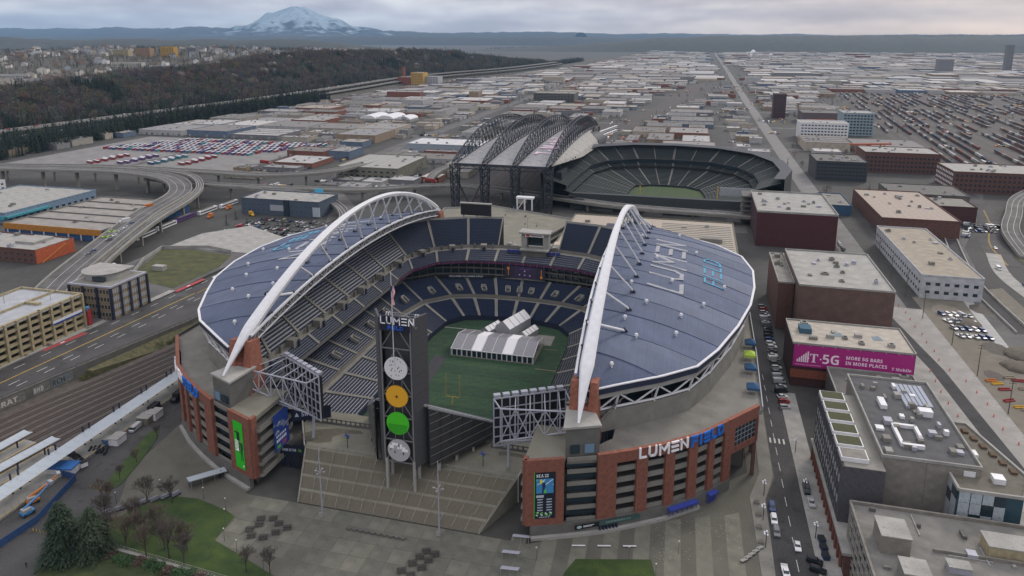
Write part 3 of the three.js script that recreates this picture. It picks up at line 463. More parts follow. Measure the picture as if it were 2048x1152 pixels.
  const wel = canvasMat(1024, 64, (g, w, h) => { g.fillStyle = '#0c0e16'; g.fillRect(0, 0, w, h); g.fillStyle = '#c9ccd6'; g.font = 'bold 46px sans-serif'; g.textAlign = 'center'; g.textBaseline = 'middle'; g.fillText('WELCOME TO LUMEN FIELD', w / 2, h / 2); });
  panel('lettered_ribbon', wel, SD, [-48, 14.2, -63], [-16, 14.2, -70.2], [-16, 16, -70.2], [-48, 16, -63]);
  // tower of suites and replay board at the south end
  const ht = new THREE.Group(); ht.name = 'suite_tower'; SD.add(ht);
  part(new MB().bb(-2, 22.6, -92, 12.4, 29.5, -78), 'base', C.concD, ht); part(new MB().bb(-3, 29.5, -92, 13.4, 30.3, -77), 'ledge', C.concL, ht); for (const x of [-1.2, 11.4]) part(new MB().bb(x - 1.6, 30.3, -86, x + 1.6, 39, -80), 'pier', C.concL, ht); part(new MB().bb(-4, 39, -87, 14.2, 39.9, -78.6), 'canopy', C.concL, ht); part(new MB().bb(-1, 31, -85, 11, 37, -84), 'window_wall', C.glass, ht);
  panel('sign', canvasMat(256, 64, (g, w, h) => { g.fillStyle = '#d8d4d0'; g.fillRect(0, 0, w, h); g.fillStyle = '#c01a20'; g.fillRect(14, 8, 48, 48); g.fillStyle = '#444'; g.fillRect(80, 24, 150, 18); }), ht, [-.5, 37.2, -79.6], [10.5, 37.2, -79.6], [10.5, 39, -79.6], [-.5, 39, -79.6]);
  const rb = new THREE.Group(); rb.name = 'replay_board'; SD.add(rb); part(new MB().bb(-45, 43, -99, -26, 50, -97.6), 'board', C.black, rb); part(new MB().bb(-45.4, 50, -99.2, -25.6, 50.7, -97.2), 'top_frame', C.concL, rb); for (const x of [-44, -35.5, -27]) part(new MB().bb(x - .4, 36, -101, x + .4, 43, -100), 'post', C.steel, rb);
  for (const x of [-8, 15.5]) { const b = new MB(); for (let k = 0; k < 3; k++) b.bb(x - 3 + k * 2.6, 27.4, -80, x - .8 + k * 2.6, 29, -78.8); part(b, 'logo_board', M([.02, .03, .16], null), SD); }
  // field
  const fld = new MB(); fld.sheet([[-36, 78], [36, 78], [36, -50], [-36, -50]], -2.3); part(fld, 'field_turf', C.turf, SD);
  const stripe = [M([.028, .082, .032], 'grass', 9), M([.021, .064, .026], 'grass', 11)];
  for (let k = 0; k < 12; k++) part(new MB().sheet([[-26, 62 - k * 9.1], [26, 62 - k * 9.1], [26, 52.9 - k * 9.1], [-26, 52.9 - k * 9.1]], -2.296), 'turf_stripe', stripe[k % 2], SD);
  for (const [x0, z0, x1, z1, m] of [[-26, 61.5, 26, 61.8, 0], [24, 2, 34, 2.3, 1], [23, -20, 30, -19.8, 1], [-34, -34, 2, -33.2, 2], [2, -36, 26, -24, 3], [-28, 47, -26.2, 49.5, 0]]) part(new MB().sheet([[x0, z0], [x1, z0], [x1, z1], [x0, z1]], -2.288), 'field_marking', [C.paint, M([.35, .25, .12], null), C.concL, C.conc][m], SD);
  part(new MB().sheet([[-26.5, 0], [-20, 0], [-18, 45], [-20, 66], [-25, 66], [-24, 40]], -2.29), 'floor_matting', M([.055, .055, .062], 'mottle', 6), SD);
  // end stand with sloping back walls
  const es = new THREE.Group(); es.name = 'end_stand'; SD.add(es);
  const py = z => 33 + (z - 107) * .70, wallP = [[3, 109], [12.4, 107.4], [27, 83], [27, 70], [-21, 70], [-21, 83], [-6.4, 107.4]];
  const cl = M([.055, .055, .058], 'sheetmetal', 6, { roughness: .6 });
  for (const [p, q] of [[[12.4, 107.4], [27, 83]], [[-6.4, 107.4], [-21, 83]]]) {
    const n = 6; for (let k = 0; k < n; k++) { const a = mix(p, q, k / n), b = mix(p, q, (k + 1) / n - .012), ya = lerp(11.5, 10.5, k / n); const m = new MB(), o = p[0] > 0 ? 1 : -1, A0 = [a[0], ya, a[1]], B0 = [b[0], ya, b[1]], A1 = [a[0], py(a[1]), a[1]], B1 = [b[0], py(b[1]), b[1]], off = w => [w[0] - o * .5, w[1], w[2] - .3]; m.quad(A0, B0, B1, A1).quad(off(B0), off(A0), off(A1), off(B1)).quad(A1, B1, off(B1), off(A1)).quad(B0, A0, off(A0), off(B0)); part(m, 'cladding_panel', cl, es); }
    const o = p[0] > 0 ? .35 : -.35; for (let k = 0; k < 7; k++) { const g = new MB(), y = 13 + k * 2.9; const tEnd = Math.min(1, (33 - y - .4) / 17); g.bar([p[0] + o, y, p[1] + .2], [lerp(p[0], q[0], tEnd) + o, y - .4 * tEnd, lerp(p[1], q[1], tEnd) + .2], .14, .28); part(g, 'girt', C.concD, es); }
    const r = new MB(); for (const h of [.5, 1.1]) r.bar([p[0], 33 + h, p[1]], [q[0], py(q[1]) + h, q[1]], .1); for (let k = 0; k <= 14; k++) { const a = mix(p, q, k / 14); r.bar([a[0], py(a[1]), a[1]], [a[0], py(a[1]) + 1.1, a[1]], .09); } r.bar([p[0], 33, p[1]], [q[0], py(q[1]), q[1]], .5); part(r, 'railing', C.rail, es);
    for (let k = 0; k < 4; k++) { const a = mix(p, q, .15 + k * .27); part(new MB().tube([a[0] * .96, 8.4, a[1] - .6], [a[0] * .96, 12, a[1] - .6], .55, 8), 'column', C.concL, es); }
  }
  const st = new MB(), sts = new MB(); for (let r = 0; r < 40; r++) { const z0 = 107 - r * .93, z1 = z0 - .93, y = py(z0), w = z => z > 83 ? [lerp(-21, -6.4, (z - 83) / 24.4), lerp(27, 12.4, (z - 83) / 24.4)] : [-21, 27], [xa, xb] = w(z0); st.quad([xa, y, z0], [xb, y, z0], [xb, y, z1], [xa, y, z1]).quad([xa, y, z1], [xb, y, z1], [xb, y - .66, z1], [xa, y - .66, z1]); sts.bb(xa + .6, y + .2, z1 + .1, xb - .6, y + .36, z1 + .42); } part(st, 'bleacher_deck', C.conc, es); part(sts, 'bleacher_bench', C.steel, es);
  part(new MB().prism([[-20, 84], [26, 84], [26, 71], [-20, 71]], -2.2, (x, z) => py(z) - 1), 'bleacher_base', C.concD, es);
  // terrace and stairs
  const te = new THREE.Group(); te.name = 'plaza_terrace'; SD.add(te);
  part(new MB().prism([[-36, 101.5], [40, 101.5], [41.5, 86], [44, 78], [-44, 78], [-45, 88]], 0, 8.5), 'terrace_block', C.plazaL, te);
  for (const z of [86]) for (const [xa, xb] of [[-44, -18], [27, 41]]) { const r = new MB(); for (let x = xa; x <= xb; x += 1.9) r.box(x, 8.5, z, .5, 2, .35); r.bb(xa, 10.1, z - .15, xb, 10.5, z + .15).bb(xa, 8.5, z - .3, xb, 9.2, z + .3); part(r, 'railing', C.concD, te); }
  part(new MB().sheet([[-43, 96], [-38, 91], [-31, 88.5], [-22, 88], [-20, 89.5], [-27, 91], [-30, 94], [-29, 97], [-33, 99], [-38, 98.6], [-40, 97.6]], 8.512), 'wet_stain', M([.105, .098, .07], 'stain', 6), te); part(new MB().sheet([[30, 88.2], [33, 87.4], [40, 88], [40.4, 90], [34, 89.6], [31, 90.4]], 8.512), 'wet_stain', M([.105, .098, .07], 'stain', 6), te);
  const xb = [-29, 32.4], xt = [-36, 40], Q = (u, s) => lerp(lerp(xb[0], xb[1], u), lerp(xt[0], xt[1], u), s);
  let z = 119.5, y = 0; const zAll = 18;
  for (let f = 0; f < 4; f++) {
    const nS = 11, run = .295, rise = 2.125 / nS;
    for (const [u0, u1] of [[0, .4], [.4, .6], [.6, 1]]) {
      const b = new MB(); for (let k = 0; k < nS; k++) { const s0 = (119.5 - (z - k * run)) / zAll, s1 = (119.5 - (z - (k + 1) * run)) / zAll, yy = y + k * rise; const A = [Q(u0, s0), yy, z - k * run], B = [Q(u1, s0), yy, z - k * run], Cc = [Q(u1, s1), yy + rise, z - (k + 1) * run], D = [Q(u0, s1), yy + rise, z - (k + 1) * run]; const up = q => [q[0], yy + rise, q[2]]; b.quad(A, B, up(B), up(A)).quad(up(A), up(B), Cc, D); }
      part(b, 'stair_flight', C.step, te);
    }
    for (let k = 0; k < 11; k++) { const zr = z - (k + .5) * run; if (k % 1 === 0) { const nos = new MB(), s0 = (119.5 - (z - k * run)) / zAll; nos.bb(Q(0, s0) + .2, y + k * rise + rise - .02, z - k * run - .08, Q(1, s0) - .2, y + k * rise + rise + .015, z - k * run + .01); part(nos, 'nosing', C.plazaL, te); } }
    for (let k = 0; k <= 14; k++) { const u = k / 14, s0 = (119.5 - z) / zAll, s1 = (119.5 - (z - nS * run)) / zAll, r = new MB(), a = [Q(u, s0), y + .9, z], c = [Q(u, s1), y + 2.125 + .9, z - nS * run]; r.bar(a, c, .1).bar([a[0], y, a[2]], a, .09).bar([c[0], y + 2.1, c[2]], c, .09).bar(mix(a, c, .5).map((v, i) => i === 1 ? v - 1 : v), mix(a, c, .5), .09); part(r, 'handrail', C.concL, te); }
    z -= nS * run; y += 2.125; const z2 = z - 1.28; const s0 = (119.5 - z) / zAll, s1 = Math.min(1, (119.5 - z2) / zAll);
    if (f < 3) part(new MB().prism([[Q(0, s0), z], [Q(1, s0), z], [Q(1, s1), z2], [Q(0, s1), z2]], y - 1, y), 'landing', C.plazaL, te); else part(new MB().prism([[Q(0, s0), z], [Q(1, s0), z], [40, 101.6], [-36, 101.6]], y - 1, y + .004), 'landing', C.plazaL, te); z = z2;
  }
  for (const [u, S] of [[0, -1], [1, 1]]) { const b = new MB(); const P = [[Q(u, -.02), 0, 119.9], [Q(u, .25), 2.3, 115], [Q(u, .5), 4.5, 110.5], [Q(u, .75), 6.6, 106], [Q(u, 1), 8.7, 101.5]]; for (let i = 0; i < 4; i++) { const a = P[i], c = P[i + 1], o = S * .55; b.quad([a[0], 0, a[2]], [c[0], 0, c[2]], [c[0], c[1] + .4, c[2]], [a[0], a[1] + .4, a[2]]).quad([a[0] + o, a[1] + .4, a[2]], [a[0], a[1] + .4, a[2]], [c[0], c[1] + .4, c[2]], [c[0] + o, c[1] + .4, c[2]]).quad([c[0] + o, 0, c[2]], [a[0] + o, 0, a[2]], [a[0] + o, a[1] + .4, a[2]], [c[0] + o, c[1] + .4, c[2]]); } b.quad([P[0][0], 0, 119.9], [P[0][0] + S * .55, 0, 119.9], [P[0][0] + S * .55, .4, 119.9], [P[0][0], .4, 119.9]); part(b, 'cheek_wall', C.plazaL, te); }
  part(new MB().prism([[40.2, 102], [40.8, 102], [42.3, 86], [41.7, 86]], 0, 9.7), 'parapet', C.concL, te); part(new MB().prism([[-36.2, 102], [-36.8, 102], [-45.8, 88], [-45.2, 88]], 0, 9.4), 'parapet', C.concL, te);
  const gate = canvasMat(512, 128, (g, w, h) => { g.fillStyle = '#10182c'; g.fillRect(0, 0, w, h); g.fillStyle = '#c4ccd8'; g.font = 'bold 44px sans-serif'; g.fillText('HOME OF THE', 40, 78); g.fillStyle = '#69be28'; g.fillText('12s', 370, 78); });
  panel('gate_sign', gate, SD, [-45.6, 4.6, 103.2], [-36.4, 4.6, 102.2], [-36.4, 8.8, 102.2], [-45.6, 8.8, 103.2]); { const b = new MB(); for (let k = 0; k < 10; k++) b.box(-45 + k * .95, 0, 103, .3, 4.4, .3); for (const y of [1.2, 2.4, 3.6]) b.bar([-45.6, y, 103.1], [-36.4, y, 102.3], .2); part(b, 'gate', C.navy, SD); }
  panel('gate_sign', canvasMat(512, 160, (g, w, h) => { g.fillStyle = '#0e1730'; g.fillRect(0, 0, w, h); g.fillStyle = '#b9c4d8'; g.font = 'bold 74px sans-serif'; g.fillText('SKY360', 150, 104); g.beginPath(); g.moveTo(70, 104); g.lineTo(98, 50); g.lineTo(126, 104); g.fill(); }), SD, [-46, 13, 96], [-33, 13, 89], [-33, 18, 89], [-46, 18, 96]);
  // facade lettering on the west wall
  const WA = ARC.map(q => q.slice()); const place = s0 => (s, t, n = 0) => { const q = along(WA, s0 + s); return [q.p[0] - q.d[1] * (.95 + n), 23.1 + t, q.p[1] + q.d[0] * (.95 + n)]; };
  const s1 = letters('LUMEN', 3.3, letterWhite, SD, place(13.2), .17, .5, .3, 'name_letter'); letters('FIELD', 3.2, letterBlue, SD, place(13.6 + s1), .24, .5, .34, 'name_letter');
  const WL = ARC.map(([x, z]) => [-x, z]).reverse(); const placeL = s0 => (s, t, n = 0) => { const q = along(WL, s0 + s); return [q.p[0] - q.d[1] * (.95 + n), 23.1 + t, q.p[1] + q.d[0] * (.95 + n)]; };
  const s2 = letters('LUMEN', 3.3, letterWhite, SD, placeL(9), .17, .5, .3, 'name_letter'); letters('FIELD', 3.2, letterBlue, SD, placeL(9.4 + s2), .24, .5, .34, 'name_letter');
  // banners
  const fig = (g, x, y, s, c1, c2) => { g.fillStyle = c2; g.beginPath(); g.arc(x, y, 13 * s, 0, 7); g.fill(); g.fillStyle = c1; g.beginPath(); g.moveTo(x - 26 * s, y + 20 * s); g.lineTo(x + 26 * s, y + 20 * s); g.lineTo(x + 20 * s, y + 100 * s); g.lineTo(x + 26 * s, y + 210 * s); g.lineTo(x + 8 * s, y + 210 * s); g.lineTo(x, y + 112 * s); g.lineTo(x - 10 * s, y + 210 * s); g.lineTo(x - 28 * s, y + 210 * s); g.lineTo(x - 18 * s, y + 100 * s); g.closePath(); g.fill(); g.fillRect(x - 62 * s, y + 22 * s, 44 * s, 13 * s); g.fillRect(x + 20 * s, y + 24 * s, 13 * s, 70 * s); };
  const green = canvasMat(256, 640, (g, w, h) => { g.fillStyle = '#20b51c'; g.fillRect(0, 0, w, h); fig(g, 110, 110, 1.5, '#15221a', '#6b4a38'); fig(g, 190, 250, 1.3, '#1d3a24', '#8a6248'); g.fillStyle = '#eef2ee'; for (const [y, t] of [[300, 'OUR'], [352, 'FULL'], [404, '90']]) { g.fillStyle = '#eef2ee'; g.fillRect(18, y - 40, 96, 46); g.fillStyle = '#1f7d1d'; g.font = 'bold 38px sans-serif'; g.fillText(t, 22, y - 4); } g.fillStyle = '#d9efd6'; g.beginPath(); g.arc(210, 590, 18, 0, 7); g.fill(); });
  const onL = (t, y) => { const x = lerp(-56.6, -47.4, t), z = lerp(113.6, 117.05, t); return [x - .25, y, z + .7]; };
  panel('banner', green, SD, onL(.22, 6.2), onL(.74, 6.2), onL(.74, 23.6), onL(.22, 23.6)).userData.label = 'green printed banner with two figures';
  const sea = canvasMat(256, 480, (g, w, h) => { g.fillStyle = '#0b1526'; g.fillRect(0, 0, w, h); g.fillStyle = '#3fae2a'; g.fillRect(0, 0, 9, h); g.fillStyle = '#e8edf0'; g.font = 'bold 44px serif'; g.fillText('SEA 22', 26, 50); g.fillStyle = '#3a7fb0'; g.fillRect(26, 66, 206, 150); g.fillStyle = '#cfd9e0'; for (let i = 0; i < 26; i++) g.fillRect(30 + (i * 47) % 196, 70 + (i * 31) % 60, 8, 9); fig(g, 112, 92, .72, '#16264a', '#c9d2da'); g.fillStyle = '#d7cf32'; g.fillRect(70, 72, 26, 44); g.fillStyle = '#55c02f'; g.fillRect(120, 180, 26, 36); g.fillStyle = '#a9b4bf'; g.fillRect(26, 234, 90, 26); for (let i = 0; i < 10; i++) { g.fillStyle = '#b9c3cc'; g.fillRect(40 + (i % 2) * 110, 275 + Math.floor(i / 2) * 28, 66, 8); g.fillStyle = '#6c7883'; g.fillRect(40 + (i % 2) * 110, 286 + Math.floor(i / 2) * 28, 44, 5); } for (let i = 0; i < 60; i++) { g.fillStyle = ['#5ab432', '#d8dde0', '#2c6d38'][i % 3]; g.fillRect(20 + (i * 53) % 210, 408 + (i * 17) % 40, 12, 8); } g.fillStyle = '#dfe4e8'; g.font = 'bold 15px sans-serif'; g.fillText('HOME OF THE 12s', 62, 470); });
  const onR = (t, y) => { const x = lerp(47.4, 56.6, t), z = lerp(117.05, 113.6, t); return [x + .25, y, z + .7]; };
  panel('banner', sea, SD, onR(.17, 6.6), onR(.83, 6.6), onR(.83, 22.2), onR(.17, 22.2)).userData.label = 'dark printed banner with a season schedule';
  panel('banner', canvasMat(200, 420, (g, w, h) => { g.fillStyle = '#21418c'; g.fillRect(0, 0, w, h); for (let i = 0; i < 40; i++) { g.fillStyle = ['#7d86a0', '#31457a', '#b8bcc8', '#5b6a94'][i % 4]; g.fillRect((i * 61) % 190, 110 + (i * 37) % 120, 26, 20); } g.fillStyle = '#e3e7ef'; for (let i = 0; i < 6; i++) { g.fillRect(28 + i * 23, 250, 16, 26); g.fillRect(28 + i * 23, 296, 18, 34); } g.fillStyle = '#62b54a'; g.fillRect(30, 360, 50, 40); g.fillStyle = '#8d4a7a'; g.fillRect(100, 350, 60, 50); }), SD, [-43.9, 8.5, 108.5], [-43.9, 8.5, 99.5], [-43.9, 22.5, 99.5], [-43.9, 22.5, 108.5]).userData.label = 'blue printed banner';
  // gate canopies and signs at the west wall
  const wl = (s, y, o = 1.5) => { const q = along(WA, s); return [q.p[0] - q.d[1] * o, y, q.p[1] + q.d[0] * o]; };
  panel('sign', canvasMat(512, 64, (g, w, h) => { g.fillStyle = '#0a0c10'; g.fillRect(0, 0, 190, h); g.fillStyle = '#35504c'; g.fillRect(190, 0, w, h); g.fillStyle = '#9fb4b4'; g.beginPath(); g.arc(36, 32, 20, 0, 7); g.fill(); g.fillStyle = '#e4e8ea'; g.font = 'bold 24px sans-serif'; g.fillRect(66, 22, 84, 7); g.fillRect(66, 36, 70, 7); g.fillStyle = '#7f958f'; g.font = 'bold 30px sans-serif'; g.fillText('SOUNDERS FC', 240, 42); }), SD, wl(-7.5, 2.6), wl(14, 2.6), wl(14, 4.2), wl(-7.5, 4.2));
  const gd = new MB(); for (let k = 0; k < 6; k++) gd.box(...wl(.8 + k * 1.1, 0, 1.1), .8, 2.3, .3, -.6); part(gd, 'gate', C.navy, SD);
  for (const [s, l] of [[24, 11], [40, 4]]) { const b = new MB(); b.bar(wl(s, 3.2, 1.6), wl(s + l, 3.2, 1.6), 1.8, .5); for (let k = 0; k <= 6; k++) b.bar(wl(s + l * k / 6, 0, 1.4), wl(s + l * k / 6, 3, 1.4), .25); part(b, 'gate_canopy', M([.03, .05, .30], null), SD); }
}
// objects on the stadium's decks and field
const tower = thing('scoreboard_tower', 'tall dark metal scoreboard tower with four round discs above the stairs', 'tower', [CX + 3.2, 0, CZ + 106]);
{
  const clad = M([.075, .076, .08], 'sheetmetal', 5, { roughness: .78 });
  for (const [x, z] of [[-4.6, 4.2], [4.9, 4.2], [-4.6, 0], [4.9, 0]]) part(new MB().tube([x, 2.5, z], [x, 15, z], .55, 10), 'column', C.concL, tower);
  const wing = (x0, z0, x1, z1) => { for (let k = 0; k < 8; k++) { const m = new MB(); m.band([[x0, 0, z0], [x1, 0, z1]], 0, .7, 12.6 + k * 6.4, 12.6 + (k + 1) * 6.4 - .08); part(m, 'cladding_panel', clad, tower); } };
  wing(5.3, 4.4, 7.9, -2); wing(-5.3, 4.4, -9.4, -2);
  part(new MB().band([[-9, 0, -2.6], [7.6, 0, -2.6]], 0, .5, 13, 60), 'rear_wall', clad, tower);
  const fr = new MB(); for (const x of [-5, 5]) fr.bar([x, 13.4, 4.3], [x, 63, 4.3], .5); for (let k = 0; k < 6; k++) { const y0 = 14 + k * 7.9; fr.bar([-5, y0, 4.2], [5, y0, 4.2], .34); fr.bar([-5, y0, 4.1], [0, y0 + 7.9, 4.1], .28).bar([5, y0, 4.1], [0, y0 + 7.9, 4.1], .28); } fr.bar([-1.4, 14, 3.9], [-1.4, 44, 3.9], .22).bar([1.4, 14, 3.9], [1.4, 44, 3.9], .22); part(fr, 'frame', M([.15, .15, .155], null), tower);
  part(new MB().bb(-5, 13.6, 1.2, 5, 60, 1.6), 'inner_wall', clad, tower);
  const cols = [M([.62, .62, .62], null), M([.66, .34, .015], null), M([.05, .46, .01], null), M([.34, .34, .35], null)];
  [46.6 - 6.3, 31.8, 23.5, 15.7].forEach((_, i) => {
    const y = [47.2, 37.6, 28.2, 18.6][i], R = 3.85, sh = new THREE.Shape();
    if (i === 1) { for (let k = 0; k < 72; k++) { const a = k / 72 * Math.PI * 2, r = k % 2 ? R : R - .38; k ? sh.lineTo(Math.cos(a) * r, Math.sin(a) * r) : sh.moveTo(r, 0); } } else sh.absarc(0, 0, R, 0, Math.PI * 2);
    if (i === 0) for (let k = 0; k < 16; k++) { const a = k * 2.4, r = .9 + (k * .67) % 2.5, hp = new THREE.Path(); const x = Math.cos(a) * r, yy = Math.sin(a) * r; hp.moveTo(x, yy); for (let j = 1; j < 7; j++) { const b = -j / 7 * 6.283; hp.lineTo(x - .3 + (.22 + .14 * Math.sin(j * 5 + k)) * Math.cos(b) + .1, yy + (.34 + .16 * Math.cos(j * 3 + k)) * Math.sin(b)); } sh.holes.push(hp); }
    if (i === 2) for (let u = -3; u <= 3; u++) for (let v = 0; v <= 3; v++) { const x = u * .92 + (v % 2) * .46, yy = v * .9 + .1; if (Math.hypot(x, yy) < R - .5) { const hp = new THREE.Path(); hp.absarc(x, yy, .2, 0, 6.283, true); sh.holes.push(hp); } }
    const g = new THREE.ExtrudeGeometry(sh, { depth: .35, bevelEnabled: false, curveSegments: 40 }); const m = new THREE.Mesh(g, cols[i]); m.name = 'disc'; m.position.set(0, y, 4.7); m.userData.label = ['white disc with leaf-shaped holes', 'yellow toothed disc', 'green perforated disc', 'grey and white disc'][i]; tower.add(m);
    if (i === 1) { const s = new MB(); s.bb(-.12, -.55, 0, .12, .55, .1).bb(-.55, -.12, .01, .55, .12, .11); const q = part(s, 'emblem', C.black, m); q.position.z = .36; }
    if (i === 2) { const s = new MB(); for (let k = -7; k <= 7; k++) { const x = k * .42, h = Math.sqrt(Math.max(0, (R - .2) ** 2 - x * x)); s.bb(x - .05, -h, 0, x + .05, -.2, .05); } for (let k = 0; k < 7; k++) { const yy = -.6 - k * .45, h = Math.sqrt(Math.max(0, (R - .2) ** 2 - yy * yy)); s.bb(-h, yy, 0, h, yy + .07, .04); } const q = part(s, 'slot', M([.015, .2, .01], null), m); q.position.z = .35; }
    if (i === 3) { const s = new MB(); for (const [x, yy, w, h] of [[-2.4, 1.2, 1.5, 1.2], [-1.2, 2.2, 2, .8], [.8, 1.5, .8, 1.6], [1.8, .7, 1, 1.5], [-.1, .9, .6, .7], [2.7, .3, .8, .9], [1.2, .1, .5, .5]]) s.bb(x - w / 2, yy - h / 2, 0, x + w / 2, yy + h / 2, .06); const q = part(s, 'emblem', M([.72, .72, .72], null), m); q.position.z = .36; const s3 = new MB(); for (const [x, yy, w, h] of [[-1.3, -.6, .35, .9], [1.6, -.9, .4, .8], [.2, 1.9, .35, .8], [-2.7, .3, .3, .7], [2.2, .2, .3, .6]]) s3.bb(x - w / 2, yy - h / 2, 0, x + w / 2, yy + h / 2, .05); const q3 = part(s3, 'slot', C.black, m); q3.position.z = .36; }
    m.castShadow = true;
  });
  const sign = new THREE.Group(); sign.name = 'name_sign'; tower.add(sign); part(new MB().bb(-5, 59.6, 4.2, 5, 64.4, 4.9), 'sign_board', M([.008, .01, .028], null), sign);
  letters('LUMEN', 2.25, letterWhite, sign, (s, t, n = 0) => [-4.6 + s * .98, 61.9 + t, 5 + n * .2], .15, .16, .26, 'sign_letter'); letters('FIELD', 1.15, M([.02, .13, .62], null), sign, (s, t, n = 0) => [-2.2 + s, 60.1 + t, 5 + n * .2], .2, .16, .32, 'sign_letter');
  const tp = new MB(); tp.bb(-6, 60.2, -3, 6.5, 60.8, 3.6); part(tp, 'roof_deck', C.concD, tower); const rl = new MB(); for (let k = 0; k <= 8; k++) rl.bar([-6 + k * 1.55, 60.8, -3], [-6 + k * 1.55, 62.4, -3], .1); rl.bar([-6, 62.4, -3], [6.4, 62.4, -3], .12).bar([-6, 61.6, -3], [6.4, 61.6, -3], .1); part(rl, 'railing', C.rail, tower);
  for (const x of [-4.6, 5.2]) { const h = new MB(); for (const o of [-.4, .4]) for (let k = 0; k < 6; k++) { const a = k / 6 * Math.PI, b = (k + 1) / 6 * Math.PI; h.bar([x + o, 61.2 + 2.2 * Math.sin(a), -1 - 1.1 * Math.cos(a)], [x + o, 61.2 + 2.2 * Math.sin(b), -1 - 1.1 * Math.cos(b)], .18); } part(h, 'ladder_hoop', C.white, tower); }
  const mac = new MB(); for (let k = 0; k < 7; k++) mac.box(-4.8 + k * 1.6, 60.8, rr(-1.5, 2), rr(.7, 1.3), rr(.5, 1.3), rr(.8, 1.6)); part(mac, 'roof_equipment', C.conc, tower);
  const pole = new MB(); pole.tube([-.4, 48, 5.2], [-.4, 79, 5.2], .17, 7, .09); part(pole, 'flagpole', C.white, tower);
  const fl = canvasMat(64, 128, (g, w, h) => { for (let i = 0; i < 13; i++) { g.fillStyle = i % 2 ? '#e8e4e2' : '#b5203c'; g.fillRect(i * 5, 0, 5, h); } g.fillStyle = '#27305e'; g.fillRect(0, 0, 34, 46); }); fl.side = THREE.DoubleSide;
  for (let k = 0; k < 1; k++) { const b = new THREE.PlaneGeometry(1.3, 6.2, 4, 10), p = b.attributes.position; for (let i = 0; i < p.count; i++) { const yy = p.getY(i); p.setZ(i, .3 * Math.sin(yy * 1.4 + p.getX(i) * 4)); p.setX(i, p.getX(i) * (.75 + .25 * Math.sin(yy)) + .1 * Math.sin(yy * 2)); } b.computeVertexNormals(); const m = new THREE.Mesh(b, fl); m.name = 'flag'; m.position.set(.1, 71.5, 5.3); tower.add(m); }
  shade(tower);
}
